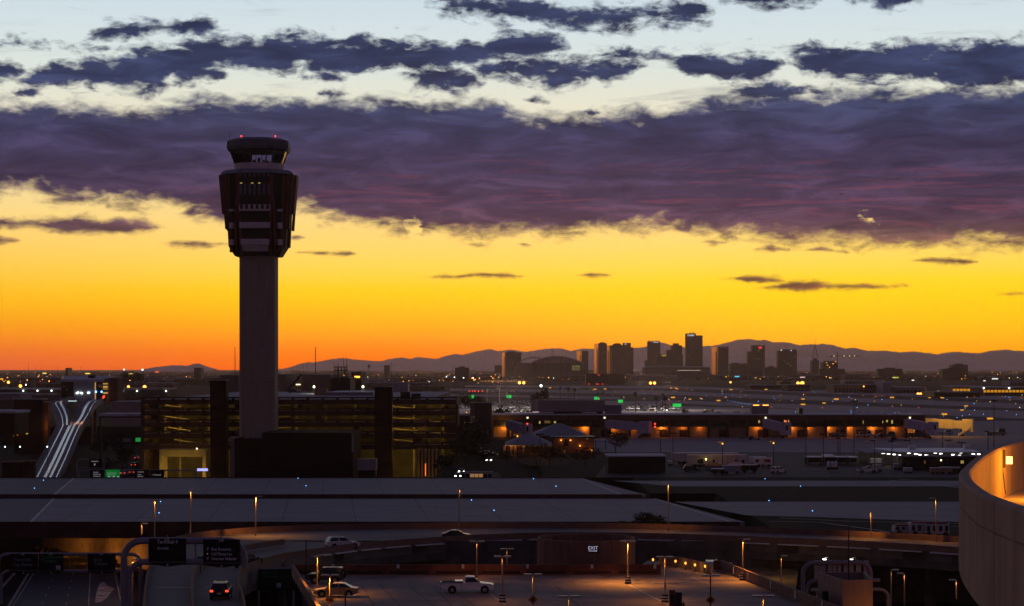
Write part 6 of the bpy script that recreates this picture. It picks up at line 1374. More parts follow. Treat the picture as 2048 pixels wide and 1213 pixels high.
# ------------------------------------------------------------------ vehicles
TYRE = RUBBER; RIM = mat('wheel_rim', (.35,.34,.34), .35, .1, 2, .5, metal=.7)
def ring_y(prof, y, inset, cx_, cz_):
    return [(cx_ + (x - cx_) * (1 - inset), y, cz_ + (z - cz_) * (1 - inset * 1.2)) for x, z in prof]
def car(name, label, cat, loc, rz, paint, L=4.7, W_=1.82, kind='sedan', lights=None, wr=.33):
    """length along local x, nose towards +x"""
    t = thing(name, label, cat, loc, rz); h = L / 2
    if kind == 'sedan':
        body = [(-h+.02,.42),(-h,.62),(-h+.05,.92),(-h+.55,1.0),(-1.35,1.02),(.75,.96),(h-.75,.84),(h-.12,.72),(h,.55),(h-.04,.32),(1.9,.22),(-1.9,.22)]
        cab = [(-1.72,1.0),(-.95,1.40),(-.3,1.47),(.25,1.42),(1.12,.97)]; roofw = .70
    elif kind == 'suv':
        body = [(-h+.02,.45),(-h,.7),(-h+.03,1.08),(-h+.3,1.12),(.8,1.10),(h-.5,1.0),(h-.1,.85),(h,.6),(h-.05,.38),(1.9,.3),(-1.9,.3)]
        cab = [(-h+.1,1.1),(-h+.42,1.70),(-h+.9,1.76),(.15,1.72),(1.05,1.09)]; roofw = .72
    elif kind == 'offroad':
        body = [(-h+.02,.5),(-h,.75),(-h+.02,1.12),(-h+.2,1.16),(.62,1.16),(h-.45,1.10),(h-.06,1.0),(h,.75),(h-.03,.5),(1.9,.42),(-1.9,.42)]
        cab = [(-h+.04,1.15),(-h+.14,1.74),(-h+.4,1.80),(.30,1.78),(.64,1.15)]; roofw = .80
    else:
        body = [(-h+.02,.55),(-h,.75),(-h+.03,1.10),(-h+.1,1.12),(-.32,1.12),(1.35,1.12),(h-.35,1.0),(h-.06,.9),(h,.65),(h-.03,.45),(1.9,.4),(-1.9,.4)]
        cab = [(-.30,1.11),(-.22,1.70),(.0,1.78),(.72,1.76),(1.45,1.11)]; roofw = .76
    cz_ = .65
    MB().loft([ring_y(body, y, i, 0, cz_) for y, i in ((-W_/2+.02,.06),(-W_/2,.02),(-W_/2+.07,0),(W_/2-.07,0),(W_/2,.02),(W_/2-.02,.06))]).build('body', paint, t, smooth=False)
    zb, zt = min(z for x, z in cab), max(z for x, z in cab)
    def yy(z, k=1.0): return (W_/2 - .09) + ((W_/2) * roofw - (W_/2 - .09)) * (z - zb) / (zt - zb)
    n = len(cab)
    MB().add([(x, -yy(z), z + .003) for x, z in cab] + [(x, yy(z), z + .003) for x, z in cab], [tuple(range(n)), tuple(range(2*n-1, n-1, -1))] + [(i, n+i, n+(i+1)%n, (i+1)%n) for i in range(n)]).build('cabin', paint, t)
    # glass, 6 mm proud of the cabin faces
    def lerp(a, b, f): return (a[0] + (b[0]-a[0])*f, a[1] + (b[1]-a[1])*f)
    fx_, rx_ = cab[-1], cab[0]; ft, rt = cab[-2], cab[1]
    xs_lo0, xs_lo1 = lerp(rx_, rt, .12), lerp(fx_, ft, .12); xs_hi0, xs_hi1 = lerp(rx_, rt, .86), lerp(fx_, ft, .86)
    zlo, zhi = zb + (zt - zb) * .12, zb + (zt - zb) * .84
    npan = 1 if kind == 'pickup' else 2
    for s_ in (-1, 1):
        for p in range(npan):
            a, b = p / npan + .03, (p + 1) / npan - .03
            def q(f, lo):
                x0, x1 = (xs_lo0[0], xs_lo1[0]) if lo else (xs_hi0[0], xs_hi1[0]); z = zlo if lo else zhi
                return (x0 + .06 + (x1 - x0 - .12) * f, s_ * (yy(z) + .008), z)
            pts = [q(a, True), q(b, True), q(b, False), q(a, False)]
            MB().poly(pts if s_ < 0 else pts[::-1]).build('side_window', GLASSD, t)
    def facegl(a, b, nm):
        p0, p1 = lerp(a, b, .08), lerp(a, b, .9); d = Vector((b[0]-a[0], b[1]-a[1])); nn = Vector((-d.y, d.x)).normalized() * .01
        if (nn.x > 0) != (a[0] > 0 or nm == 'windshield'): nn = -nn
        if nm == 'rear_window': nn = Vector((-abs(nn.x), abs(nn.y)))
        else: nn = Vector((abs(nn.x), abs(nn.y)))
        MB().poly([(p0[0]+nn.x, -yy(p0[1])+.08, p0[1]+nn.y), (p0[0]+nn.x, yy(p0[1])-.08, p0[1]+nn.y), (p1[0]+nn.x, yy(p1[1])-.08, p1[1]+nn.y), (p1[0]+nn.x, -yy(p1[1])+.08, p1[1]+nn.y)]).build(nm, GLASSD, t)
    facegl(fx_, ft, 'windshield'); facegl(rx_, rt, 'rear_window')
    wx = h - .92 if kind != 'pickup' else h - 1.0
    for sx in (-1, 1):
        for s_ in (-1, 1):
            x = sx * wx - (.25 if kind == 'pickup' and sx < 0 else 0) * -1
            MB().tube([(x, s_*(W_/2 - .03), wr + .02), (x, s_*(W_/2 + .006), wr + .02)], wr + .08, 16).build('wheel_arch', BLACK, t)
            w = MB().tube([(x, s_*(W_/2 - .2), wr), (x, s_*(W_/2 + .015), wr)], wr, 16).build('wheel', TYRE, t)
            MB().tube([(x, s_*(W_/2 + .016), wr), (x, s_*(W_/2 + .03), wr)], wr * .58, 10).build('rim', RIM, w)
    zl = .72 if kind == 'sedan' else .88
    for s_ in (-1, 1):
        MB().box(h - .14, h + .005, s_*(W_/2 - .28) - .17, s_*(W_/2 - .28) + .17, zl - .09, zl + .07).build('headlight', HEADL if lights == 'front' else CHROME, t)
        MB().box(-h - .012, -h + .1, s_*(W_/2 - .2) - .16, s_*(W_/2 - .2) + .16, zl, zl + .2).build('taillight', TAIL if lights == 'rear' else mat('tail_lens', (.12,.01,.01), .3, .1, 2, .5), t)
        MB().box(.75, .98, s_*(W_/2 + .1) - .1, s_*(W_/2 + .1) + .1, zb - .03, zb + .13).build('mirror', paint, t)
        for p in range(npan): MB().box(.05 - 1.0*p, .22 - 1.0*p, s_*(W_/2 + .003) - .008, s_*(W_/2 + .003) + .008, zb - .18, zb - .13).build('door_handle', CHROME, t)
        MB().box(-.62, -.6, s_*(W_/2) - .006, s_*(W_/2) + .006, .4, zb - .04).build('door_seam', BLACK, t)
    MB().box(h - .06, h + .03, -W_/2 + .12, W_/2 - .12, .34, .52).build('bumper', DARK if kind != 'sedan' else paint, t)
    MB().box(-h - .03, -h + .06, -W_/2 + .12, W_/2 - .12, .40, .56).build('bumper', DARK if kind != 'sedan' else paint, t)
    MB().box(-h - .02, -h - .003, -.22, .22, .66, .80).build('number_plate', WHITE, t)
    MB().box(h - .1, h + .012, -.45, .45, .58, .74).build('grille', BLACK, t)
    if kind == 'pickup':
        MB().box(-h + .14, -.42, -W_/2 + .12, W_/2 - .12, 1.122, 1.13).build('bed_shade_plate', BLACK, t)  # black plate on the solid body stands in for shade in the bed
        for s_ in (-1, 1): MB().box(-h + .05, -.36, s_*(W_/2 - .06) - .05, s_*(W_/2 - .06) + .05, 1.124, 1.2).build('bed_rail', DARK, t)
        MB().box(-1.3, -.45, -W_/2 + .15, W_/2 - .15, 1.132, 1.32).build('tool_box', CHROME, t)
        MB().box(-h + .0, -h + .09, -W_/2 + .1, W_/2 - .1, .75, 1.19).build('tailgate', paint, t)
    if kind in ('suv', 'offroad'):
        for s_ in (-1, 1): MB().box(-h + .6, .1, s_*.58 - .025, s_*.58 + .025, 1.775 if kind == 'suv' else 1.81, 1.84).build('roof_rail', CHROME if kind == 'suv' else BLACK, t)
    if kind == 'offroad':
        MB().tube([(-h - .02, 0, 1.0), (-h - .24, 0, 1.0)], .38, 14).build('spare_wheel', TYRE, t)
    return t
PW = mat('white_car_paint', (.80,.79,.80), .28, .04, 1, .5); PB = mat('black_car_paint', (.012,.012,.014), .22, .05, 1, .5); PG = mat('gold_car_paint', (.38,.28,.17), .3, .05, 1, .5, metal=.3); PS = mat('silver_car_paint', (.36,.37,.40), .3, .05, 1, .5, metal=.4); PD = mat('dark_blue_paint', (.02,.025,.05), .25, .05, 1, .5)
def onz(px, py, z): x, y, _ = G(px, py, z); return (x, y, z)
x, y, z = onz(934, 1187, DZ); car('pickup_truck', 'white regular-cab pickup truck parked alone on the deck', 'pickup truck', (x, y + .8, z + .0), R(2), PW, 5.75, 1.95, 'pickup', wr=.38)
x, y, z = onz(671, 1195, DZ); car('sedan', 'gold sedan lit orange beside the left deck wall', 'car', (x, y + .9, z), R(178), PG, 4.7, 1.8, 'sedan', wr=.34)
x, y, z = onz(650, 1168, DZ); car('offroad_car', 'black boxy off-roader parked behind the gold sedan', 'car', (x, y + .9, z), R(179), PB, 4.1, 1.85, 'offroad', wr=.4)
Yc = 213.0; car('suv', 'dark suv with a shiny roof and red tail lamps driving up the ramp', 'car', (X(436, Yc), Yc + 2.3, 4.42), R(93), PB, 4.7, 1.95, 'suv', 'rear', .36)
Yc = 262; car('offroad_car', 'small open off-roader with a red tail lamp half hidden by the right sign', 'car', (X(493, Yc), Yc + 1, 3.1), R(60), PD, 4.0, 1.8, 'offroad', 'rear', .4)
Yc = 304; car('suv', 'white suv on the curve of the ring road', 'car', (X(683, Yc), Yc + 1.5, 1.78), R(24), PW, 4.9, 1.9, 'suv', None, .37)
Yc = 333; car('sedan', 'dark sedan of which only the shiny roof shows above the ring road parapet', 'car', (X(912, Yc), Yc + 2.0, .78), R(4), PD, 4.6, 1.8, 'sedan', None, .33)
Yc = 264; car('van_car', 'white van with bright headlights at the ramp mouth', 'car', (X(1423, Yc), Yc, 2.0), R(-95), PW, 4.9, 1.95, 'suv', 'front', .36)
Yc = 626; car('sedan', 'dark car with headlights coming down the access road', 'car', (X(978, Yc), Yc, .02), R(-92), PS, 4.6, 1.85, 'sedan', 'front', .33)
for i, (px, py, rz, lt, k, p) in enumerate(((276, 920, 88, 'rear', 'sedan', PB), (301, 922, 84, 'rear', 'suv', PW), (271, 935, 80, 'rear', 'suv', PB), (342, 921, 90, 'rear', 'sedan', PB), (250, 951, 80, 'rear', 'sedan', PW), (268, 950, 80, 'rear', 'suv', PS))):
    Y = DEP(py, -7.9); car('sedan' if k == 'sedan' else 'suv', ['dark car with red tail lamps farthest on the garage forecourt', 'pale suv with lit tail lamps before the garage', 'black suv with red tail lamps nearest on the forecourt', 'car with red tail lamps driving into the lit garage entrance', 'pale car glimpsed below the gantry signs, left one', 'silver suv glimpsed below the gantry signs, right one'][i], 'car', (X(px, Y), Y, -7.88), R(rz), p, 4.6, 1.85, k, lt, .34)
Y = 823; car('suv', 'black suv parked on the garage roof deck', 'car', (X(588, Y), Y, RZ), R(0), PB, 5.0, 1.9, 'suv', None, .37)
Y = 562; car('pickup_truck', 'white pickup driving through the service yard', 'pickup truck', (X(1734, Y), Y, .05), R(0), PW, 5.4, 1.9, 'pickup', None, .37)
Y = 568; car('suv', 'dark car parked before the longest trailer', 'car', (X(1384, Y), Y, .05), R(0), PB, 4.7, 1.9, 'suv', None, .36)
Y = 560; car('suv', 'mauve-white van behind the box truck trailers', 'car', (X(1558, Y), Y, .05), R(40), PW, 4.9, 1.9, 'suv', None, .36)
for i, (px, Y, p, rz) in enumerate(((912, 700, PS, 20), (924, 712, PW, 15), (938, 718, PB, 10), (976, 668, PW, 0), (985, 664, PB, 0), (964, 690, PS, 5))):
    car('suv' if i % 2 else 'sedan', ['silver car parked leftmost among the trees by the garage end', 'white suv parked among the trees by the garage end', 'black car parked among the trees by the garage end', 'white suv parked at the left foot of the hipped wing', 'black car parked beside the white suv at the hipped wing', 'silver suv parked at the edge of the access road'][i], 'car', (X(px, Y), Y, .03), R(rz), p, 4.6, 1.85, 'suv' if i % 2 else 'sedan', None, .34)
for i, (px, py, p) in enumerate(((6, 878, PS), (14, 884, PD), (22, 888, PD), (9, 889, PB), (40, 887, PS))):
    Y = DEP(py, -8); car('sedan', ['silver car in the left yard, nearest the doorway', 'blue car in the left yard behind another blue one', 'dark blue car in the left yard under the doorway', 'black car at the left edge of the left yard', 'silver car right of the thin pole in the left yard'][i], 'car', (X(px, Y), Y, -7.98), R(20 * i), p, 4.6, 1.8, 'sedan', None, .33)
# rescue vehicles near the right end of the ring road
for i, (px, Y, L) in enumerate(((1822, 352, 6), (1851, 350, 5.5), (1872, 349, 4))):
    t = thing('rescue_vehicle', ['long white rescue truck behind the ring road parapet', 'white rescue truck with red bands and dark windows', 'short white rescue van beside the orange street lamp'][i], 'truck', (X(px, Y), Y, 0))
    MB().box(-L/2, L/2, -1.1, 1.1, .6, [1.6, 2.3, 2.2][i]).build('body', WV, t); MB().box(-L/2 + .3, L/2 - .3, -1.0, 1.0, [1.602, 2.302, 2.202][i], [1.9, 2.5, 2.5][i]).build('roof', mat('dull_red2', (.25,.05,.05), .6, .2, 1, .2), t)
    for k in range(int(L)): MB().box(-L/2 + .3 + k, -L/2 + .8 + k, -1.12, -1.102, 1.0, [1.5, 1.9, 1.9][i]).build('window', GLASSD, t)
    for f in (-.35, .35): MB().tube([(f*L, -1.12, .48), (f*L, -.8, .48)], .46, 10).build('wheel', RUBBER, t)
# bus on the sunken part of the access road and two cars in front of it
Yb = 546; t = thing('shuttle_bus', 'long shuttle bus with lit windows just behind the far taxiway bridge', 'bus', (X(953, Yb), Yb, -2.05))
MB().box(-4.3, 4.3, 0, 2.5, .5, 2.85).build('body', PS, t); MB().box(-4.35, 4.35, -.04, 2.54, 2.852, 3.15).build('roof', PURP, t)
for k in range(7): MB().box(-4.0 + k * 1.16, -3.0 + k * 1.16, -.03, -.004, 1.5, 2.6).build('window', emit('bus_window', (1, .5, .2), .28) if k in (2, 3, 4) else GLASSD, t)
for f in (-2.9, 2.9): MB().tube([(f, -.05, .5), (f, .4, .5)], .5, 10).build('wheel', RUBBER, t)
for lab, px, py, z0 in (('pair of headlights of a car beside the shuttle bus, upper one', 923, 943, -1.4), ('pair of headlights of a car left of the shuttle bus, lower one', 916, 952, -1.9)):
    Y = 556 if py < 950 else 543; car('sedan', lab.replace('pair of headlights of a car', 'dark car with bright headlights'), 'car', (X(px, Y), Y + 1.5, Z(py, Y) - .72), R(-90), PB, 4.5, 1.8, 'sedan', 'front', .33)
# the big lot full of parked cars behind the concourse
def small_car(p):
    b = MB(); b.m(0).loft([[(x, y, z) for x, z in ((-2.2,.35),(-2.25,.75),(-2.0,.92),(1.1,.9),(2.15,.72),(2.2,.4))] for y in (-.88, .88)])
    b.loft([[(-1.7,-.8,.9),(1.0,-.8,.9),(1.0,.8,.9),(-1.7,.8,.9)],[(-1.1,-.62,1.42),(.25,-.62,1.42),(.25,.62,1.42),(-1.1,.62,1.42)]])
    b.m(1)
    for s_ in (-1, 1): b.poly([(-1.45,s_*.79,.96),(.8,s_*.79,.96),(.22,s_*.67,1.34),(-1.0,s_*.67,1.34)])
    b.poly([(.98,-.7,.96),(.98,.7,.96),(.36,.56,1.36),(.36,-.56,1.36)]); b.poly([(-1.68,-.7,.96),(-1.68,.7,.96),(-1.2,.56,1.36),(-1.2,-.56,1.36)])
    b.m(2)
    for x in (-1.4, 1.4):
        for s_ in (-1, 1): b.tube([(x, s_*.75, .32), (x, s_*.9, .32)], .32, 8)
    return b
SP = [PW, PW, PS, PS, PB, PD, mat('champagne_paint', (.42,.38,.34), .3, .05, 1, .5, metal=.2)]
proto = []
for p in SP:
    o = small_car(p).build('parked_car', [p, GLASSD, TYRE]); proto.append([o, False])
def lot(n0, n1, m0, m1, nx, ny, label, group, skip=.06, jit=2.0):
    rg = random.Random(nx * 7 + ny)
    for j in range(ny):
        Y = DEP(m1 + (m0 - m1) * j / max(1, ny - 1), 0.0)
        for i in range(nx):
            if rg.random() < skip: continue
            pr = rg.choice(proto); o = pr[0]
            if pr[1]: o = o.copy(); C.objects.link(o)
            pr[1] = True
            px = n0 + (n1 - n0) * (i + rg.uniform(.2, .8)) / nx
            o.location = (X(px, Y), Y + rg.uniform(-jit, jit), .05); o.rotation_euler = (0, 0, R(90) + rg.uniform(-.35, .35) + (math.pi if rg.random() < .5 else 0)); nm_ = ('white', 'white', 'silver', 'silver', 'black', 'dark blue', 'champagne')[proto.index(pr)]; rw = ('front rows', 'middle rows', 'rear rows')[min(2, 3 * j // ny)]; tag(o, nm_ + ' ' + label + ', in the ' + rw, 'car', group)
lot(985, 1063, 805, 826, 15, 11, 'car packed in the lot beside the roof hall', 'cars packed in the lot behind the concourse')
lot(1244, 1362, 812, 823, 20, 4, 'car parked behind the concourse roof', 'cars parked behind the concourse roof line')
lot(903, 948, 811, 818, 9, 3, 'car parked beyond the dark block', 'cars parked beyond the dark block')
for p in proto:
    if not p[1]: bpy.data.objects.remove(p[0])
for px, Y in ((1000, 1440), (1035, 1350), (1280, 1400), (1335, 1400)): lamp('lot_fill_light', (X(px, Y), Y, 18), 32000, (1, .85, .72), 1.0)  # added lights without masts, they brighten the packed cars

# ------------------------------------------------------------------ sign gantries
GP = mat('gantry_steel', (.23,.22,.27), .5, .12, .5, .4)
def bend(p, q, r, n=6):
    """pipe corner: comes up at p, goes along to q"""
    pass
def frame(t, Y, xl, xr, zt, zb, zfoot, r, left=True, right=True):
    pts = []
    k = r * 5
    if left: pts += [(xl, Y, zfoot), (xl, Y, zt - k)] + [(xl + k - k*math.cos(a), Y, zt - k + k*math.sin(a)) for a in (R(22), R(45), R(68), R(90))]
    else: pts += [(xl, Y, zt)]
    if right: pts += [(xr - k, Y, zt)] + [(xr - k + k*math.sin(a), Y, zt - k + k*math.cos(a)) for a in (R(22), R(45), R(68), R(90))] + [(xr, Y, zb if right == 'hook' else zfoot)]
    else: pts += [(xr, Y, zt)]
    MB().tube(pts, r, 10).build('pipe_frame', GP, t, w=True)
def sign(t, Y, x0, x1, z0, z1, face, nm='sign_panel', tab=True, lampon=True):
    o = MB().box(x0, x1, Y - .5, Y - .38, z0, z1).build(nm, face, t, w=True)
    if tab:
        c = (x0 + x1) / 2; d = (z1 - z0) * .22
        MB().prism([(x0, Y - .5), (x1, Y - .5), (x1, Y - .4), (x0, Y - .4)], z0 - .06, z0 - .012).build('pale_rim', CONC, o)
        b = MB(); b.add([(x0, Y-.49, z0 - .07), (x1, Y-.49, z0 - .07), (x1, Y-.49, z0 - d*.45), (c, Y-.49, z0 - d), (x0, Y-.49, z0 - d*.45)] + [(x0, Y-.42, z0 - .07), (x1, Y-.42, z0 - .07), (x1, Y-.42, z0 - d*.45), (c, Y-.42, z0 - d), (x0, Y-.42, z0 - d*.45)],
                         [(4,3,2,1,0),(5,6,7,8,9)] + [(i,(i+1)%5,5+(i+1)%5,5+i) for i in range(5)]); b.build('lower_tab', face, o)
        s_ = d * .30; zc = z0 - .1 - d * .42; b = MB(); b.box(c - s_*.12, c + s_*.12, Y - .53, Y - .50, zc - s_, zc + s_*1.1)
        for sg in (-1, 1): b.prism([(c, Y-.53), (c + sg*s_*.95, Y-.53), (c + sg*s_*.95, Y-.50), (c, Y-.50)], [zc - s_*1.15, zc - s_*.2, zc - s_*.2, zc - s_*1.15], [zc - s_*.85, zc + .1*s_, zc + .1*s_, zc - s_*.85])
        b.build('arrow', SIGNT, o)
    if lampon:
        c = (x0 + x1) / 2; b = MB(); b.tube([(c, Y, z1 - .1), (c, Y - .9, z1 + .35), (c + .1, Y - 1.3, z1 + .42)], .05, 5); b.rbox((c + .1, Y - 1.4, z1 - .15), (.4, .3, .3)); b.build('sign_lamp', STEEL, t, w=True)
    fix(o, t); return o
def fix(o, t):
    for ch in o.children:
        if ch.type == 'MESH' and ch.get('_f') is None:
            # children were given in world coordinates: bring them to the part's frame (the part shares its thing's origin)
            for v in ch.data.vertices: v.co -= t.location
def stext(s, size, o, t, x, Y, z, m_=None, width=None): return text(s, size, m_ or SIGNT, o, (x - t.location.x, Y - .515 - t.location.y, z - t.location.z), width=width)
SIGNT = mat('sign_lettering', (.72,.68,.80), .5, .05, 1, .3)
Yg = 200.0; t = thing('sign_gantry', 'big steel pipe gantry with two black overhead signs across the ramp lanes', 'sign gantry', (X(368, Yg), Yg, 3.0))
frame(t, Yg, X(248, Yg), X(489, Yg), Z(1082, Yg), Z(1136, Yg), -2, .33, True, 'hook')
frame(t, Yg, X(258, Yg), X(470, Yg), Z(1124, Yg), 0, -2, .30, True, False)
for px in (298, 391): MB().tube([(X(px, Yg), Yg, Z(1086, Yg)), (X(px, Yg), Yg, Z(1120, Yg))], .09, 6).build('strut', GP, t, w=True)
o = sign(t, Yg, X(300, Yg), X(373.5, Yg), Z(1123, Yg), Z(1076.5, Yg), BLACK)
stext('Terminal 4', .36, o, t, X(316, Yg), Yg, Z(1086.5, Yg), None, 1.95); stext('Arrivals', .28, o, t, X(316, Yg), Yg, Z(1098.5, Yg), None, 1.12)
o = sign(t, Yg, X(408, Yg), X(481, Yg), Z(1125, Yg), Z(1078.5, Yg), BLACK)
for i, (a, b_) in enumerate((('P', 'East Economy'), ('\u2022', 'Cell Phone Lot'), ('P', 'Oversize Vehicles'))):
    stext(a, .30, o, t, X(415, Yg), Yg, Z(1100.5 + i*9.6, Yg), emit('pink_dot', (.6,.2,.25), .3) if i == 1 else None); stext(b_, .28, o, t, X(424, Yg), Yg, Z(1100.5 + i*9.6, Yg), None, (1.9, 1.95, 2.4)[i])
t = thing('chevron_sign', 'small yellow and black chevron board at the ramp split', 'sign', (X(401, 252), 252, 3.4))
o = MB().box(-.36, .36, -.05, 0, 1.0, 2.0).build('board', BLACK, t); MB().lathe([(.05, 0), (.05, 1)], n=5).build('post', DARK, t)
for k in range(3): MB().add([(-.34,-.06,1.05+k*.28),(0,-.06,1.28+k*.28),(.34,-.06,1.05+k*.28),(.34,-.06,1.17+k*.28),(0,-.06,1.40+k*.28),(-.34,-.06,1.17+k*.28)], [(0,1,4,5),(1,2,3,4)]).build('chevron', mat('chevron_yellow', (.30,.15,.02), .6, .1, 1, .2), t)
Yg = 330.0; t = thing('sign_gantry', 'lower steel pipe gantry with three black signs over the sunken highway', 'sign gantry', (X(130, Yg), Yg, -9))
frame(t, Yg, X(-3, Yg), X(281, Yg), Z(1109, Yg), 0, -9, .27, True, True)
frame(t, Yg, X(2, Yg), X(262, Yg), Z(1142.5, Yg), 0, -9, .25, True, False)
for px in (139, 173): MB().tube([(X(px, Yg), Yg, Z(1111, Yg)), (X(px, Yg), Yg, Z(1141, Yg))], .07, 6).build('strut', GP, t, w=True)
DIMT = mat('dim_lettering', (.22,.22,.30), .5, .05, 1, .3); GDIM = mat('dim_green_face', (.006,.02,.014), .5, .1, 1, .2); GTXT = mat('dim_green_lettering', (.07,.24,.14), .5, .1, 1, .2)
o = sign(t, Yg, X(20, Yg), X(77, Yg), Z(1141, Yg), Z(1107.5, Yg), BLACK); stext('Terminals', .5, o, t, X(29, Yg), Yg, Z(1122, Yg), DIMT); stext('Car Rental', .5, o, t, X(29, Yg), Yg, Z(1132, Yg), DIMT)
o = sign(t, Yg, X(79, Yg), X(128.5, Yg), Z(1141, Yg), Z(1107.5, Yg), GDIM); stext('Downtown', .55, o, t, X(84, Yg), Yg, Z(1117, Yg), GTXT); stext('Phoenix', .55, o, t, X(84, Yg), Yg, Z(1125, Yg), GTXT)
MB().box(X(113.5, Yg) , X(122, Yg), Yg - .53, Yg - .505, Z(1139, Yg), Z(1131, Yg)).build('shield', SIGNT, o); fx_o = o.children[-1]
for v in fx_o.data.vertices: v.co -= t.location
stext('51', .32, o, t, X(114.8, Yg), Yg - .025, Z(1137.6, Yg), BLACK)
o = sign(t, Yg, X(177, Yg), X(232, Yg), Z(1141, Yg), Z(1107.5, Yg), BLACK); stext('East', .55, o, t, X(189, Yg), Yg, Z(1122, Yg), DIMT); stext('Tempe', .55, o, t, X(189, Yg), Yg, Z(1130, Yg), DIMT)
Yg = 262.0; t = thing('road_sign', 'dark green road sign standing behind the left deck wall', 'sign', (X(547, Yg), Yg, -9))
o = MB().box(X(512, Yg), X(590, Yg), Yg - .1, Yg, Z(1181, Yg), Z(1139, Yg)).build('sign_panel', GDIM, t, w=True)
MB().tube([(X(511, Yg), Yg + .2, Z(1139.5, Yg)), (X(590, Yg), Yg + .2, Z(1138, Yg))], .14, 6).build('pipe', GP, t, w=True)
for px in (516, 586): MB().tube([(X(px, Yg), Yg + .2, -9), (X(px, Yg), Yg + .2, Z(1139, Yg))], .16, 6).build('post', GP, t, w=True)
def st2(s, sz, px, py, m_): return text(s, sz, m_, o, (X(px, Yg) - t.location.x, -.115, Z(py, Yg) + 9))
st2('Jefferson St', .34, 522, 1147.5, GTXT); st2('Downtown', .34, 524, 1155, GTXT)
MB().box(X(553, Yg) - t.location.x, X(562, Yg) - t.location.x, -.13, -.105, Z(1175, Yg) + 9, Z(1166.5, Yg) + 9).build('shield', SIGNT, o); text('51', .26, BLACK, o, (X(554, Yg) - t.location.x, -.145, Z(1173.2, Yg) + 9))
# gantry seen from behind at the right
Yg = 268.0; t = thing('sign_gantry', 'steel pipe gantry seen from behind, grey slatted sign backs, beside the stair tower', 'sign gantry', (X(1672, Yg), Yg, -9))
frame(t, Yg, X(1606, Yg), X(1741.5, Yg), Z(1126, Yg), Z(1160, Yg), -9, .27, True, 'hook'); frame(t, Yg, X(1613, Yg), X(1760, Yg), Z(1161, Yg), 0, -9, .25, True, False)
for i, (p0, p1) in enumerate(((1630, 1637), (1638, 1652), (1657, 1666), (1668, 1674), (1677, 1683), (1689, 1696), (1698, 1708), (1714, 1723), (1729, 1738))):
    b_ = MB().box(X(p0, Yg), X(p1, Yg), Yg + .35, Yg + .5, Z(1160, Yg), Z(1122, Yg)).build('sign_back', mat('sign_back', (.50,.50,.55), .5, .1, .8, .3), t, w=True)
    for k in range(7): MB().box(X(p0, Yg), X(p1, Yg), Yg + .30, Yg + .345, Z(1158 - k*5.2, Yg), Z(1157 - k*5.2, Yg)).build('slat', GP, t, w=True)
for px, m1 in ((1651.5, 'a'), (1706, 'b')):
    b = MB(); b.tube([(X(px + 7, Yg), Yg + .4, Z(1122, Yg)), (X(px + 7, Yg), Yg + .9, Z(1116, Yg)), (X(px, Yg), Yg + 1.5, Z(1119, Yg))], .05, 5); b.build('lamp_arm', STEEL, t, w=True)
    MB().box(X(px, Yg) - .2, X(px, Yg) + .2, Yg + 1.0, Yg + 1.3, Z(1121.5, Yg) , Z(1120, Yg)).build('sign_lamp', emit('sign_lamp_' + m1, (.95, 1, .7), 10.0 if m1 == 'a' else 2.5), t, w=True)
o = MB().box(-.22, .22, -.2, .2, 0, .45).build('signal_lamp', emit('green_signal', (.25, 1, .08), 1.6), None, (X(1643.5, 240), 240, Z(1177, 240))); tag(o, 'small green signal lamp left of the stair tower', 'lamp')
t = thing('toll_sign', 'small pale sign boards low beside the stair tower', 'sign', (X(1634, 240), 240, 0)); MB().box(X(1622, 240), X(1634, 240), 240, 240.15, Z(1183, 240), Z(1177, 240)).build('board', PURP, t, w=True); MB().box(X(1635, 240), X(1647, 240), 240, 240.15, Z(1182, 240), Z(1177, 240)).build('board', PURP, t, w=True); MB().box(X(1634, 240), X(1635, 240), 240.2, 240.4, -9, Z(1177, 240)).build('post', GP, t, w=True)
Yg = 236.0; t = thing('sign_gantry', 'low bent steel pipe right of the stair tower', 'pipe frame', (X(1760, Yg), Yg, -9)); frame(t, Yg, X(1746, Yg), X(1777, Yg), Z(1179.5, Yg), 0, -9, .2, False, True)
# distant gantry before the garage with lit signs
Yg = 560.0; t = thing('sign_gantry', 'far pipe gantry with black and green lit signs before the garage forecourt', 'sign gantry', (X(280, Yg), Yg, -9))
frame(t, Yg, X(154, Yg), X(208, Yg), Z(919.5, Yg), 0, -9, .2, True, True); frame(t, Yg, X(158, Yg), X(391, Yg), Z(941, Yg), 0, -9, .22, True, True); frame(t, Yg + .8, X(156, Yg), X(207, Yg), Z(936.3, Yg), 0, -9, .14, True, False)
LT1 = emit('far_sign_lettering', (.55,.55,.62), .45); GRS = emit('green_sign_face', (.0,.20,.03), .55)
def fs(p0, p1, y0, y1, m_, lines, tops=None):
    o = MB().box(X(p0, Yg), X(p1, Yg), Yg - .5, Yg - .35, Z(y1, Yg), Z(y0, Yg)).build('sign_panel', m_, t, w=True)
    for s, sz, px, py in lines: text(s, sz * .74, LT1, o, (X(px, Yg) - t.location.x, -.515, Z(py, Yg) + 9))
fs(178.5, 205, 918, 935.5, BLACK, (('Terminal 2', .42, 183, 924), ('P', .85, 188.5, 932)))
fs(181, 208.5, 940.5, 957, BLACK, (('Terminal 2', .32, 187, 945.5), ('West Economy', .32, 187, 949.5), ('Cell Phone Lot', .32, 187, 953.5)))
fs(212, 240, 940, 957, GRS, (('Downtown Phoenix', .30, 215, 947), ('Rental Car Center', .30, 215, 950.7)))
fs(270, 299.5, 940, 957, BLACK, (('Terminal 2', .36, 276, 945), ('Arrivals', .32, 276, 950), ('Departures', .32, 276, 953.5)))
fs(301, 329, 940, 957, BLACK, (('P  Terminal 2', .40, 306, 951),))
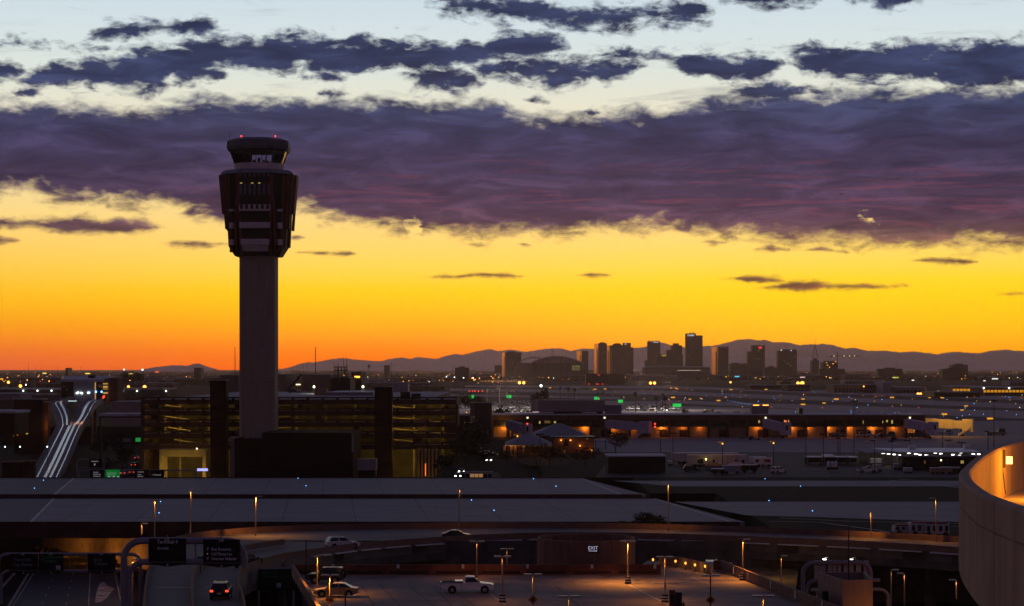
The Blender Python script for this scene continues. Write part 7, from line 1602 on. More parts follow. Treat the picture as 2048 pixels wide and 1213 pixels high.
for px in (219, 228, 237): MB().box(X(px, Yg) - .25, X(px, Yg) + .25, Yg - .56, Yg - .52, Z(956, Yg), Z(952.5, Yg)).build('shield', LT1, t, w=True)
o = MB().box(-1.5, 1.5, 0, .2, -.35, .35).build('lit_sign', emit('blue_white_sign', (.35,.35,1), 1.6), None, (X(405, 600), 600, Z(940, 600))); tag(o, 'small blue-white lit sign at the right of the garage entrance', 'sign')
Y = 700.0; t = thing('road_sign', 'small green lit road sign and dark board left of the garage columns', 'sign', (X(265, Y), Y, -8))
MB().box(X(271, Y), X(285, Y), Y, Y + .2, Z(884, Y), Z(876, Y)).build('green_panel', emit('green_panel', (.02,.30,.05), .7), t, w=True); MB().box(X(246, Y), X(261, Y), Y, Y + .2, Z(884.5, Y), Z(877, Y)).build('dark_panel', PURP, t, w=True)
for px in (253, 278): MB().box(X(px, Y) - .12, X(px, Y) + .12, Y + .21, Y + .4, -8, Z(878, Y)).build('post', DARK, t, w=True)
for i, (px, py, Y, c) in enumerate(((943, 794.5, 1300, 'g'), (1018, 793.5, 1420, 'g'), (1193, 797, 1480, 'g'), (1354, 811, 1300, 'G'), (1241, 803, 1400, 'p'))):
    t = thing('road_sign', ['green lit sign above the small lot beyond the dark block', 'green lit sign above the packed car lot', 'green lit sign behind the roof hall', 'bright green road sign right of the palms', 'greenish round sign before the right row of cars'][i], 'sign', (X(px, Y), Y, 0)); w_ = 1.6 if c != 'G' else 2.6
    MB().box(-w_, w_, 0, .2, Z(py, Y) - 1.0, Z(py, Y) + 1.0).build('panel', emit('far_green', (.02, .65, .10), .9 if c != 'p' else .3), t); MB().lathe([(.12, 0), (.12, Z(py, Y))], (0, .4, 0), 5).build('post', DARK, t)

# ------------------------------------------------------------------ trees
LEAF = mat('dark_foliage', (.030,.036,.020), .8, .5, .9, .1); LEAF2 = mat('olive_foliage', (.030,.036,.016), .8, .5, .9, .1); BARK = mat('bark', (.06,.045,.035), .9, .3, 1.5, .1)
def crown(rg, cx, cy, cz, rx, rz_, n, leaf=.5):
    b = MB(); lobes = [(rg.uniform(-.6,.6), rg.uniform(-.6,.6), rg.uniform(-.45,.6), rg.uniform(.35,.6)) for _ in range(7)]
    for _ in range(n):
        l = rg.choice(lobes); th, u = rg.uniform(0, 6.283), rg.uniform(-1, 1); r = rg.random() ** .4 * l[3]; s_ = math.sqrt(1 - u*u)
        c = Vector((cx + rx*(l[0] + r*s_*math.cos(th)), cy + rx*(l[1] + r*s_*math.sin(th)), cz + rz_*(l[2] + r*u)))
        d = Vector((rg.uniform(-1,1), rg.uniform(-1,1), rg.uniform(-.6,.8))).normalized(); e = d.cross(Vector((rg.uniform(-1,1), rg.uniform(-1,1), rg.uniform(-1,1)))).normalized(); k = leaf * rg.uniform(.5, 1.2)
        b.poly([tuple(c - d*k), tuple(c + e*k*.4), tuple(c + d*k), tuple(c - e*k*.4)])
    return b
def tree(label, x, y, z, h, w_, seed, group=None, leafm=LEAF, n=420, name='tree', leaf=None):
    rg = random.Random(seed); t = thing(name, label, 'tree', (x, y, z), 0, group); th = h * .42
    b = MB(); b.tube([(0,0,0), (rg.uniform(-.1,.1)*h*.3, 0, th*.6), (rg.uniform(-.1,.1)*h*.5, 0, th)], [h*.028, h*.022, h*.016], 7)
    for k in range(5):
        a = k * 1.26 + rg.uniform(-.3,.3); b.tube([(0,0,th*.8), (math.cos(a)*w_*.2, math.sin(a)*w_*.2, th*1.15), (math.cos(a)*w_*.36, math.sin(a)*w_*.36, h*.72)], [h*.014, h*.010, h*.004], 5)
    b.build('trunk', BARK, t); c = crown(rg, 0, 0, h * .62, w_/2 * 1.15, h * .42, n, leaf or h * .075).build('crown', leafm, t); c['kind'] = 'stuff'; return t
pm = {}
def palm(label, x, y, z, h, seed, group):
    rg = random.Random(seed); kind = seed % 3
    t = thing('palm_tree', label, 'palm tree', (x, y, z), rg.uniform(0, 6), group)
    MB().tube([(0,0,0), (.1,0,h*.5), (.25,0,h*.97)], [.28, .2, .17], 7).build('trunk', BARK, t)
    b = MB()
    for k in range(26):
        a = k * 2.4 + rg.uniform(-.2,.2); el = rg.uniform(-.9, 1.1); L = rg.uniform(1.7, 2.4); d = Vector((math.cos(a), math.sin(a), 0)); s_ = Vector((-d.y, d.x, 0))
        p0 = Vector((.25,0,h*.97)); p1 = p0 + d*L*.5*math.cos(el) + Vector((0,0,L*.5*math.sin(el))); p2 = p1 + d*L*.5*math.cos(el-.7) + Vector((0,0,L*.5*math.sin(el-.7)))
        b.add([tuple(p0 - s_*.06), tuple(p0 + s_*.06), tuple(p1 + s_*.45), tuple(p1 - s_*.45), tuple(p2 + s_*.12), tuple(p2 - s_*.12)], [(0,1,2,3), (3,2,4,5)])
    b.build('fronds', LEAF, t)['kind'] = 'stuff'; return t
for i, (px, top, base, Y) in enumerate(((1121, 772, 806, 1500), (1136.5, 772, 806, 1480), (1149, 774, 808, 1490), (1016.5, 774, 812, 1380), (1033, 777, 812, 1390), (974, 773, 806, 1450), (999, 773, 806, 1450), (1271, 781, 815, 1330), (1325.5, 783, 812, 1350), (1313.5, 789, 814, 1300), (1331, 791, 815, 1280), (1196, 781, 806, 1420), (1208, 780, 806, 1430))):
    palm('tall palm standing behind the concourse, dark against the airfield', X(px, Y), Y, 0, Z(top, Y) - 1.6, i, 'palms behind the concourse')
for i, (lab, px, Y, z, h, w_, lf) in enumerate((('broad dark tree with a white lamp above it, behind the roof hall', 1080, 1300, 0, 17, 11, LEAF), ('dark bushy tree right behind the big roof hall', 1163, 1180, 0, 9.5, 11, LEAF), ('low dark tree at the right of the roof hall', 1182, 1200, 0, 8, 7, LEAF),
        ('dark tree behind the small lot, left one', 945, 1200, 0, 13, 14, LEAF), ('dark tree behind the small lot, right one', 962, 1220, 0, 11, 12, LEAF), ('dark tree among the packed cars', 1003, 1010, 0, 9, 8, LEAF), ('dark tree by the bright green road sign', 1424, 1150, 0, 6, 12, LEAF), ('dark hedge-like tree beyond the concourse roof', 1482, 1130, 0, 5.2, 12, LEAF), ('small dark tree left of the paired posts beyond the concourse', 1372, 1150, 0, 6, 6, LEAF),
        ('big dark tree at the right end of the garage, leftmost', 925, 640, -1, 11, 11, LEAF), ('big dark tree at the right end of the garage, by the cars', 948, 655, -.5, 12, 8, LEAF), ('dark tree between the access road and the garage, nearest', 930, 585, -1.5, 10, 13, LEAF), ('dark tree at the low end of the garage screen', 898, 600, -4, 9, 8, LEAF), ('dark tree above the shuttle bus', 958, 600, -1, 8, 7, LEAF),
        ('dark spreading tree on the soil bed before the hipped building', 1072, 605, 0, 6, 12, LEAF2), ('dark tree before the porch lamps', 1100, 590, 0, 6.5, 12, LEAF), ('dark tree at the left of the black shed', 1170, 600, 0, 6, 9, LEAF), ('dark tree right of the hipped roofs under the jet bridge', 1232, 690, 0, 8, 11, LEAF), ('dark shrub tree at the corner of the soil bed', 1013, 610, 0, 4.5, 8, LEAF2), ('reddish dark tree right of the guideway lamp', 203, 820, -8, 8, 8, LEAF2), ('dark tree at the left end of the garage', 245, 735, -8, 9, 9, LEAF2),
        ('small reddish tree left of the far pipe gantry', 222, 700, -8, 6, 7, LEAF2), ('dark tree behind the canopy left of the garage', 250, 800, -8, 10, 10, LEAF), ('dark tree on the horizon left of the low hills, larger one', 254, 2600, 0, 24, 24, LEAF), ('dark tree on the horizon left of the low hills, right one', 278, 2600, 0, 23, 20, LEAF))):
    tree(lab, X(px, Y), Y, z, h, w_, 40 + i, None, lf, 420)
def shrub(label, px, Y, z, h, w_, seed, lf):
    t = thing('bush', label, 'bush', (X(px, Y), Y, z)); rg = random.Random(seed); b = MB()
    for k in range(9): a = k * .7; b.tube([(0,0,0), (math.cos(a)*w_*.2, math.sin(a)*w_*.2, h*.5), (math.cos(a)*w_*.42, math.sin(a)*w_*.3, h*.85)], [.06, .04, .015], 4)
    b.build('stems', BARK, t); c = crown(rg, 0, 0, h*.5, w_*.5, h*.5, 900, .30); 
    for k in range(60):
        a, e = rg.uniform(0, 6.28), rg.uniform(.5, 1.4); r0 = w_*.3; d = Vector((math.cos(a)*math.cos(e), math.sin(a)*math.cos(e), math.sin(e))); p = Vector((math.cos(a)*r0*rg.random(), math.sin(a)*r0*rg.random(), h*.6)); s_ = Vector((-d.y, d.x, 0)).normalized()*.05
        c.poly([tuple(p - s_), tuple(p + s_), tuple(p + d*h*.5)])
    c.build('foliage', lf, t)['kind'] = 'stuff'
shrub('bushy olive-green shrub on the taxiway bridge edge beside the lit lamp', 1300, 366, -.6, 3.6, 8.0, 3, LEAF2); shrub('lower dark shrub at the left of the olive one on the bridge edge', 1262, 367, -.6, 1.9, 5.0, 4, LEAF)
shrub('small dark shrub on the lit soil bank', 1512, 310, -4.2, 1.3, 3.4, 6, LEAF)

# ------------------------------------------------------------------ downtown
DY = 7000.0
WALLS = {'brown': mat('tower_brown', (.055,.036,.036), .6, .15, .02, .3), 'dark': mat('tower_dark', (.026,.018,.022), .45, .15, .02, .4), 'mauve': mat('tower_mauve', (.065,.046,.055), .6, .12, .02, .3), 'grey': mat('tower_grey', (.06,.046,.052), .5, .15, .02, .35)}
GOLDF = mat('sunset_facing_glass', (.65,.50,.42), .16, .08, .01, .7, metal=1.0)
LITT = emit('tower_lit_window', (1, .62, .26), .22)
GLB = mat('band_glass', (.02,.02,.026), .2, .1, .05, .5)
def tower(label, p0, p1, top, wall, side=None, Y=DY, dp=40.0, bands=True, name='office_tower', base=0.0, vert=False, steps=None, rot=0.0):
    t = thing(name, label, 'tower', (X((p0+p1)/2, Y), Y, 0)); x0, x1 = X(p0, Y), X(p1, Y); H = Z(top, Y); m1 = WALLS[wall]
    if side:     # a face turned towards the afterglow, on the left
        xs = X(side, Y); MB().prism([(xs, Y), (x1, Y), (x1, Y + dp), (xs, Y + dp)], base, H).build('body', m1, t, w=True)
        MB().prism([(x0, Y + dp * .9), (xs - .05, Y), (xs - .05, Y + dp)], base, H - 1.0).build('side_face', GOLDF, t, w=True); xb0 = xs
        n = max(4, int(H / 7)); MB().prism([(x0 + (xs - x0)*.62, Y + dp*.9*.38 - 1.2), (x0 + (xs - x0)*.80, Y + dp*.9*.20 - 1.2), (x0 + (xs - x0)*.80, Y + dp*.9*.20 + 1), (x0 + (xs - x0)*.62, Y + dp*.9*.38 + 1)], base, H * .84).build('recess', m1, t, w=True)
    else: MB().box(x0, x1, Y, Y + dp, base, H).build('body', m1, t, w=True); xb0 = x0
    b = MB()
    if bands:
        if vert:
            n = max(4, int((x1 - xb0) / 4.5))
            for i in range(n): u = xb0 + (x1 - xb0) * (i + .5) / n; b.box(u - .9, u + .9, Y - .5, Y - .02, base + 6, H - 5)
        else:
            n = int((H - base - 6) / 7.6)
            for i in range(n): b.box(xb0 + 1.5, x1 - 1.5, Y - .4, Y - .02, base + 4 + i * 7.6, base + 7.2 + i * 7.6)
        b.build('window_bands', GLB, t, w=True, kind='stuff')
        lw = MB(); r_w = random.Random(int(p0 * 10))
        for _ in range(int((x1 - xb0) * (H - base) / 900)):
            u, z = r_w.uniform(xb0 + 2, x1 - 3), base + 4 + 7.6 * r_w.randrange(max(1, int((H - base - 8) / 7.6))); lw.box(u, u + r_w.uniform(1.4, 3.2), Y - .7, Y - .52, z + .5, z + 2.6)
        if lw.v: lw.build('lit_windows', LITT, t, w=True, kind='stuff')
    for q0, q1, tp in steps or (): MB().box(X(q0, Y), X(q1, Y), Y + 3, Y + dp - 3, H + .01, Z(tp, Y)).build('crown_block', m1, t, w=True)
    return t
def tsign(t, s, px, py, size, m_, Y=DY): text(s, size * .9, m_, t, (X(px, Y) - t.location.x, -1.6, Z(py, Y)), align='LEFT', ext=.2)
TS = emit('tower_sign_white', (.95,.92,1), .9); TSY = emit('tower_sign_yellow', (1,.62,.05), .9); TSR = emit('tower_sign_red', (1,.05,.05), .9); TSB = emit('tower_sign_blue', (.55,.6,1), .8)
tower('brown apartment tower with balconies at the left of the arched stadium', 1004, 1043, 705, 'brown', 1010, Y=6600, dp=35, steps=((1015, 1030, 703),))
tower('low block left of the brown apartment tower', 989, 1004, 731, 'mauve', Y=6700, dp=30, bands=False)
tower('pale tower with a sunset-lit strip right behind the stadium', 1154.5, 1176.5, 702, 'dark', 1163)
tower('tall tower with a golden lit side and a white sign', 1189, 1214, 687, 'mauve', 1196.5, steps=((1200, 1210, 685),)); t = C.objects[-1] if False else None
tower('slim tower with a glowing strip between the golden one and the octagonal one', 1210, 1224, 691, 'dark', 1219, Y=7100)
tower('dark octagonal-crowned tower right of the golden one', 1223, 1246, 691, 'dark', None, vert=True, steps=((1226, 1243, 688.5), (1229, 1240, 687)))
t = tower('dark tower with a white emblem near its stepped top', 1245.2, 1267, 695, 'dark', None, Y=6980, vert=True, steps=((1246, 1262, 686),)); tsign(t, 'nb', 1249, 689.5, 5.5, TS, 6980)
tower('low dark podium left of the tower with the wide white sign', 1290, 1300, 721, 'dark', Y=6900, dp=30, bands=False)
t = tower('tall mauve tower with a wide white sign at its top', 1295.5, 1320.5, 683.5, 'mauve', None, vert=True, steps=((1297, 1300, 681.5), (1304, 1319, 682)),); tsign(t, 'WELLS', 1306, 686, 5.0, TS)
t = tower('mid-height dark hotel tower with a yellow sign', 1314, 1334, 709.5, 'dark', None, Y=6900); tsign(t, 'HYATT', 1323.5, 712.8, 4.6, TSY, 6900)
tower('dark tower stepping up right of the yellow sign', 1333.5, 1345, 700, 'dark', None, Y=6880)
tower('brown tower with a stepped ornamented crown', 1342.5, 1366, 710, 'brown', None, Y=6950, steps=((1343, 1364.5, 691), (1347, 1358, 687)))
t = tower('tallest downtown tower, left half highest with white and blue letters', 1372, 1392, 667.3, 'mauve', None, vert=True); tsign(t, 'CHASE', 1374.5, 672.6, 5.8, TS)
MB().lathe([(2.0, 0), (2.0, 1.5)], (X(1387.5, DY) - t.location.x, -1.2, Z(670.8, DY)), 8).build('emblem', TSB, t)
MB().box(X(1391.8, DY) - t.location.x, X(1405.5, DY) - t.location.x, 4, 44, 0, Z(671.2, DY)).build('right_wing', WALLS['dark'], t)
for px in (1381, 1387): MB().box(X(px, DY) - t.location.x - 2, X(px, DY) - t.location.x + 2, 10, 14, Z(667.3, DY) + .01, Z(665, DY)).build('roof_unit', DARK, t)
t = tower('stout tower with a golden lit left side and a pale crown line', 1425.5, 1457, 694, 'dark', 1436, dp=46)
MB().box(X(1440, DY) - t.location.x, X(1456, DY) - t.location.x, -1, -.05, Z(697, DY), Z(695, DY)).build('crown_line', TAN, t)
tower('low dark block right of the stout golden-sided tower', 1461, 1496, 727.5, 'dark', None, Y=6500, dp=50, steps=((1466, 1478, 726),))
t = tower('curved-top tower with red emblem behind the darkest tower', 1504, 1530, 691, 'mauve', None, Y=7200, vert=True); MB().box(X(1517, 7200) - t.location.x, X(1524, 7200) - t.location.x, -2, -.6, Z(697.5, 7200), Z(694, 7200)).build('red_emblem', TSR, t)
tower('darkest square tower before the curved-top one', 1496, 1522.5, 703, 'dark', None, Y=6700)
t = tower('broad dark tower with white letters at both top corners', 1555, 1594, 702, 'dark', None, Y=6800, steps=((1560, 1593, 699),)); tsign(t, 'M', 1561, 702, 5, TS, 6800); tsign(t, 'az', 1581, 702, 5, TS, 6800)
t = tower('small domed building under the tall lattice mast', 1624, 1638, 721, 'dark', None, Y=6600, bands=False); MB().lathe([(8, 0), (7.5, 3), (5, 6.5), (1, 8)], (X(1631, 6600) - t.location.x, 12, Z(721, 6600)), 12).build('dome', WALLS['dark'], t)
t = thing('radio_mast', 'tall pale lattice mast above the small domed building', 'mast', (X(1631, 6610), 6610, 0)); b = MB(); hb, ht = Z(718, 6610), Z(675, 6610)
for sx, sy in ((-1,-1),(1,-1),(1,1),(-1,1)): b.tube([(sx*9, sy*9+8, hb), (sx*.8, sy*.8+8, hb + (ht-hb)*.62)], .5, 4)
for k in range(6): f = k / 6; w_ = 9 - 8.2 * f; z = hb + (ht-hb)*.62*f; b.tube([(-w_, 8-w_, z), (w_, 8-w_, z)], .35, 4)
b.build('lattice', DARK, t); MB().lathe([(.8, hb + (ht-hb)*.6), (.4, ht)], (0, 8, 0), 5).build('spire', DARK, t)
t = tower('unfinished building with lit floors under the tower crane', 1645, 1676, 725, 'brown', None, Y=6000, steps=((1651, 1672, 722),))
for px, py in ((1653, 726), (1655, 731), (1666, 728), (1671, 724), (1659, 735)): MB().box(X(px,6000)-t.location.x-1.2, X(px,6000)-t.location.x+1.2, -1, -.5, Z(py,6000)-.8, Z(py,6000)+.8).build('work_lamp', AMBER_S, t)
t = thing('tower_crane', 'construction tower crane with small lamps on its jib', 'crane', (X(1675, 6020), 6020, 0)); MB().box(-1, 1, -1, 1, 0, Z(705, 6020)).build('mast', DARK, t); MB().box(X(1661, 6020) - t.location.x, X(1720, 6020) - t.location.x, -.9, .9, Z(713, 6020), Z(711.7, 6020)).build('jib', DARK, t)
MB().box(X(1661, 6020) - t.location.x, X(1664, 6020) - t.location.x, -1.4, 1.4, Z(715, 6020), Z(713, 6020)).build('counterweight', DARK, t)
for px in (1668, 1688, 1699, 1709): MB().ball((X(px, 6020) - t.location.x, -1.4, Z(712.3, 6020)), .8, n=6, m=4).build('jib_lamp', WARMW, t)
b = MB().box(-.7, .7, -.7, .7, 0, Z(702, 6500)); b.box(-1, X(1118, 6500) - X(1104, 6500), -.6, .6, Z(703.2, 6500), Z(702.2, 6500)) if False else None
b.tube([(-4, 0, Z(698, 6500)), (5, 0, Z(703.5, 6500))], .8, 5); o = b.build('tower_crane', DARK, None, (X(1104, 6500), 6500, 0)); tag(o, 'small thin crane sticking up behind the arched stadium', 'crane')
# stadium with the big arched roof
SYY = 6000.0; t = thing('stadium', 'ballpark stadium with a big arched roof and glazed gable', 'stadium', (X(1098, SYY), SYY, 0)); WS = mat('stadium_wall', (.13,.10,.10), .7, .15, .02, .2)
x0, x1, xg0 = X(1033, SYY), X(1168, SYY), X(1061, SYY)
def arch(px0, px1, ytop, ybase, n=16):
    out = []
    for i in range(n + 1): f = i / n; px = px0 + (px1 - px0) * f; out.append((X(px, SYY), Z(ybase + (ytop - ybase) * (1 - (2*f - 1)**2), SYY)))
    return out
PR = mat('pale_rim', (.75,.70,.74), .6, .08, .05, .3)
MB().box(x0, x1, SYY + 2, SYY + 160, 0, Z(726, SYY)).build('lower_wall', WS, t, w=True)
A = arch(1059, 1168, 712, 727); MB().extr([(x1, Z(727.2, SYY)), (xg0 - 2, Z(727.2, SYY))] + [(p[0], p[1] - 4) for p in A], SYY + 2.1, SYY + 4).build('gable_glazing', mat('gable_glass', (.48,.38,.36), .4, .3, .05, .4), t, w=True)
MB().extr(A + [(p[0], p[1] - 4.2) for p in reversed(A)], SYY - 3, SYY + 150).build('arched_roof', mat('stadium_roof', (.34,.30,.33), .7, .1, .02, .2), t, w=True)
MB().extr(A + [(p[0], p[1] - 2.6) for p in reversed(A)], SYY - 3.6, SYY - 3.05).build('roof_rim', PR, t, w=True)
A2 = arch(1040, 1100, 713.5, 723, 10); MB().extr(A2 + [(p[0], p[1] - 3.5) for p in reversed(A2)], SYY + 151, SYY + 200).build('rear_roof', MATS['stadium_roof'], t, w=True)
MB().prism([(X(1027, SYY), SYY), (xg0 + 2, SYY), (xg0 + 2, SYY + 60), (X(1027, SYY), SYY + 60)], 0, [Z(733, SYY), Z(728, SYY), Z(728, SYY), Z(733, SYY)]).build('left_wing', WS, t, w=True)
for i in range(14): u = X(1064 + i * 7.4, SYY); MB().box(u - .5, u + .5, SYY + 1.4, SYY + 2.0, Z(727, SYY), A[min(15, int((1064 + i*7.4 - 1059) / 6.8))][1] - 4.2).build('mullion', DARK, t, w=True)
MB().box(X(1062, SYY), x1, SYY - 1, SYY + 1.9, Z(729.5, SYY), Z(727.3, SYY)).build('dark_beam', DARK, t, w=True)
for i in range(7): MB().box(X(1066 + i * 13, SYY), X(1076 + i * 13, SYY), SYY + 1.2, SYY + 1.95, Z(743, SYY), Z(730.5, SYY)).build('panel', MATS['tower_mauve'] if i % 2 else MATS['tower_brown'], t, w=True)
MB().box(X(1144, SYY), X(1160, SYY), SYY + .8, SYY + 1.15, Z(741, SYY), Z(731.5, SYY)).build('lit_window', emit('stadium_glow', (.50,.46,.16), .22), t, w=True)
for i in range(4): MB().box(X(1147 + i*3.4, SYY), X(1148.6 + i*3.4, SYY), SYY + .4, SYY + .75, Z(739.5, SYY), Z(734 , SYY)).build('window_panel', WS, t, w=True)
# convention hall
AY = 5600.0; t = thing('arena', 'long low hall with a thin pale roof edge under the tallest towers', 'hall', (X(1350, AY), AY, 0))
MB().box(X(1290, AY), X(1420, AY), AY, AY + 120, 0, Z(735.5, AY)).build('wall', WS, t, w=True); A3 = [(X(1286 + 134*i/10, AY), Z(735.4 - 3.4 * (1 - (i/5 - 1)**2)**.5 if i not in (0, 10) else 735.4, AY)) for i in range(11)]
MB().extr(A3[::-1], AY - 4, AY + 120).build('roof', mat('arena_roof', (.60,.56,.62), .7, .1, .02, .2), t, w=True)
for i in range(10): MB().box(X(1357 + i*4.6, AY), X(1358.4 + i*4.6, AY), AY - .8, AY - .1, Z(741.8, AY), Z(740.6, AY)).build('wall_lamp', emit('hall_lamp', (1,.85,.8), 1.2), t, w=True)
MB().prism([(X(1341, AY), AY - 6), (X(1350, AY), AY - 6), (X(1350, AY), AY - 1), (X(1341, AY), AY - 1)], Z(745, AY), [Z(744, AY), Z(734.5, AY), Z(734.5, AY), Z(744, AY)]).build('entrance_wedge', MATS['tower_grey'], t, w=True)
for lab, p0, p1, top, Y, wl in (('wide dark office block near the horizon at the right', 1757, 1805, 738, 5600, 'dark'), ('grey stepped hospital block on the right horizon', 1904, 1936, 730, 5400, 'grey'), ('low wing left of the stepped block on the right horizon', 1885, 1930, 738, 5300, 'dark'), ('long low pale block right of the domed building', 1640, 1690, 738, 5800, 'mauve'), ('low mauve block between the two dark towers', 1530, 1556, 735, 6300, 'mauve'),
        ('pale grain silo block on the horizon right of the masts', 768, 779, 731, 6000, 'mauve'), ('dark office block on the horizon left of the car lot', 910, 938, 735.5, 4600, 'dark'), ('small dark block on the far left horizon', 388, 402, 736, 4200, 'mauve'), ('small pale block on the far left skyline', 131, 136, 736, 4300, 'grey'), ('broad red-signed dark building beneath the stadium', 1172, 1250, 748, 3600, 'dark'), ('low hall with green-lit front left of the bright twin lamps', 1560, 1582, 764, 3000, 'dark')):
    t = tower(lab, p0, p1, top, wl, None, Y, 40, bands=False, name='city_building', steps=((p0 + (p1-p0)*.3, p0 + (p1-p0)*.7, top - 2.2),) if p1 - p0 > 20 and p0 != 1172 else None)
    if p0 == 1172: MB().box(X(1195, Y) - t.location.x, X(1200, Y) - t.location.x, -1, -.1, Z(751.2, Y), Z(750, Y)).build('red_sign', TSR, t)
t = thing('water_tower', 'small dark water tower on the horizon behind the garage', 'water tower', (X(738, 5000), 5000, 0)); MB().lathe([(.5, 0), (3.2, 2), (3.2, 7), (.4, 9)], (0, 0, Z(736.5, 5000)), 10).build('tank', DARK, t)
for sx, sy in ((-2,-2),(2,-2),(2,2),(-2,2)): MB().tube([(sx*1.3, sy*1.3, 0), (sx, sy, Z(736, 5000))], .3, 4).build('leg', DARK, t)
for i, px in enumerate((57, 72, 82, 115, 161, 585, 594, 606, 614, 783, 905, 1246, 1794)):
    Y = 4200.0; o = MB().lathe([(.5, 0), (.25, Z((725, 731, 732, 732, 732, 731, 729, 727, 725, 725, 730, 700, 724)[i], Y))], n=5).build('radio_mast', DARK, None, (X(px, Y), Y, 0)); tag(o, 'thin distant mast on the hazy skyline', 'mast', 'thin masts along the skyline')

# ------------------------------------------------------------------ hangars and halls at the far edge of the airfield
for lab, p0, p1, y0, yb, m1 in (('brown hangar hall with two amber lamps beyond the runways', 1722, 1765, 771, 786, BROWN), ('tan hangar hall left of the amber-lamped one', 1668, 1721, 772, 786, TAN), ('tall pale square hangar door block', 1766, 1782, 766, 787, PURP), ('long orange-lit hangar front at the right edge', 1966, 2075, 776, 792, BROWN), ('low hangar with slanted dark openings', 1790, 1850, 776, 787, PURP), ('pale hall left of the orange-lit hangar', 1905, 1962, 774, 789, TAN), ('low brown hall beneath the bright twin lamps', 1575, 1620, 771, 783, BROWN),
        ('dark hall row left of the bright twin lamps', 1500, 1570, 772, 780, BROWN), ('row of open sheds at the far right of the runways', 1868, 1960, 786, 795, DARK), ('pale long roof at the right horizon', 1690, 1770, 762, 768, PURP), ('zigzag-roofed hall at the right edge', 2020, 2070, 762, 772, PURP)):
    Y = DEP(yb); t = thing('hangar', lab, 'hangar', (X((p0+p1)/2, Y), Y, 0)); x0, x1 = X(p0, Y), X(p1, Y); H = Z(y0, Y)
    MB().box(x0, x1, Y, Y + 60, 0, H).build('wall', m1, t, w=True); MB().box(x0 - .6, x1 + .6, Y - .6, Y + 60.6, H + .01, H + 1.0).build('roof', ROOFW if 'orange' in lab or 'pale' in lab or 'slanted' in lab else ROOFG, t, w=True)
    n = max(3, int((p1 - p0) / 7))
    for i in range(n):
        a, b_ = x0 + (x1 - x0) * (i + .12) / n, x0 + (x1 - x0) * (i + .88) / n
        if 'orange-lit' in lab: MB().box(a, b_, Y - .5, Y - .05, H * .42, H * .72).build('glow_door', emit('orange_door_glow', (1, .42, .03), .55), t, w=True)  # door emission stands in for orange light on the front
        elif 'pale square' not in lab: MB().box(a, b_, Y - .5, Y - .05, 0, H * .6).build('door', DARK if 'shed' in lab or 'slanted' in lab else mat('hangar_door', (.14,.11,.10), .7, .15, .1, .2), t, w=True)
    if 'amber' in lab and 'left' not in lab:
        for u in (x0 + 3, x1 - 3): MB().ball((u, Y - 1, H * .85), .8, n=6, m=4).build('wall_lamp', AMBER, t, w=True)
    if 'orange-lit' in lab:
        for px in (1967, 2018): MB().ball((X(px, Y), Y - 1, H * .95), .8, n=6, m=4).build('wall_lamp', COOLW, t, w=True)

# ------------------------------------------------------------------ low city plain: houses, trees, lamps
def where(px, py):
    a = ('at far left', 'behind the train station', 'left of low hills', 'behind the control tower', 'behind the garage end', 'below the arched stadium', 'below the tallest towers', 'below the dark square towers', 'below the tower crane', 'at the far right')
    q = (0, 110, 235, 400, 700, 980, 1180, 1400, 1600, 1760); return a[max(i for i in range(10) if px >= q[i] or i == 0)] + (' near the skyline' if py < 748 else (' in mid distance' if py < 757 else ' nearest the airfield'))
rg = random.Random(99)
LOWM = [mat('low_%s' % n, c, .85, .2, .05, .12) for n, c in (('brown', (.10,.075,.07)), ('grey', (.15,.135,.135)), ('mauve', (.20,.175,.185)), ('dark', (.05,.042,.042)), ('tan', (.17,.13,.11)))]
shapes = []
for k in range(9):
    L, Wd, H = rg.uniform(18, 70), rg.uniform(14, 30), rg.uniform(4, 9); b = MB(); b.m(0).box(-L/2, L/2, 0, Wd, 0, H); b.m(1).box(-L/2 - .4, L/2 + .4, -.4, Wd + .4, H + .01, H + .6)
    for j in range(rg.randint(1, 4)): u = rg.uniform(-L*.4, L*.4); b.m(1).box(u - 1.5, u + 1.5, Wd*.4, Wd*.4 + 3, H + .61, H + 2)
    b.m(2)
    for j in range(int(L / 5)): u = -L/2 + 2 + j * 5; b.box(u, u + 2.6, -.06, -.005, H * .35, H * .7)
    shapes.append(b)
protos = [b.build('low_building', [LOWM[i % 5], [ROOFG, ROOFW, PURP][i % 3], GLASSD]) for i, b in enumerate(shapes)]
used = [False] * 9
for k in range(285):
    py = 743 + 40 * rg.random() ** 1.7; px = rg.uniform(-20, 2070)
    if py > 762 and px > 860: py = 743 + rg.random() * 20
    if 470 < px < 560 and py > 760: continue
    Y = DEP(py); i = rg.randrange(9); o = protos[i]
    if used[i]: o = o.copy(); C.objects.link(o)
    used[i] = True; o.location = (X(px, Y), Y, 0); o.rotation_euler = (0, 0, rg.uniform(-.25, .25)); s_ = rg.uniform(.8, 1.6); o.scale = (s_, s_, s_ * rg.uniform(.8, 1.3)); tag(o, ('brown', 'grey', 'mauve', 'dark', 'tan')[i % 5] + ' low building with a ' + ('grey', 'pale', 'mauve')[i % 3] + ' flat roof ' + where(px, py), 'building', 'low buildings of the city plain')
for o, u in zip(protos, used):
    if not u: bpy.data.objects.remove(o)
tm = MB(); T8 = [(1,0,0),(0,1,0),(-1,0,0),(0,-1,0),(0,0,1),(0,0,-.3)]; F8 = [(0,1,4),(1,2,4),(2,3,4),(3,0,4),(1,0,5),(2,1,5),(3,2,5),(0,3,5)]
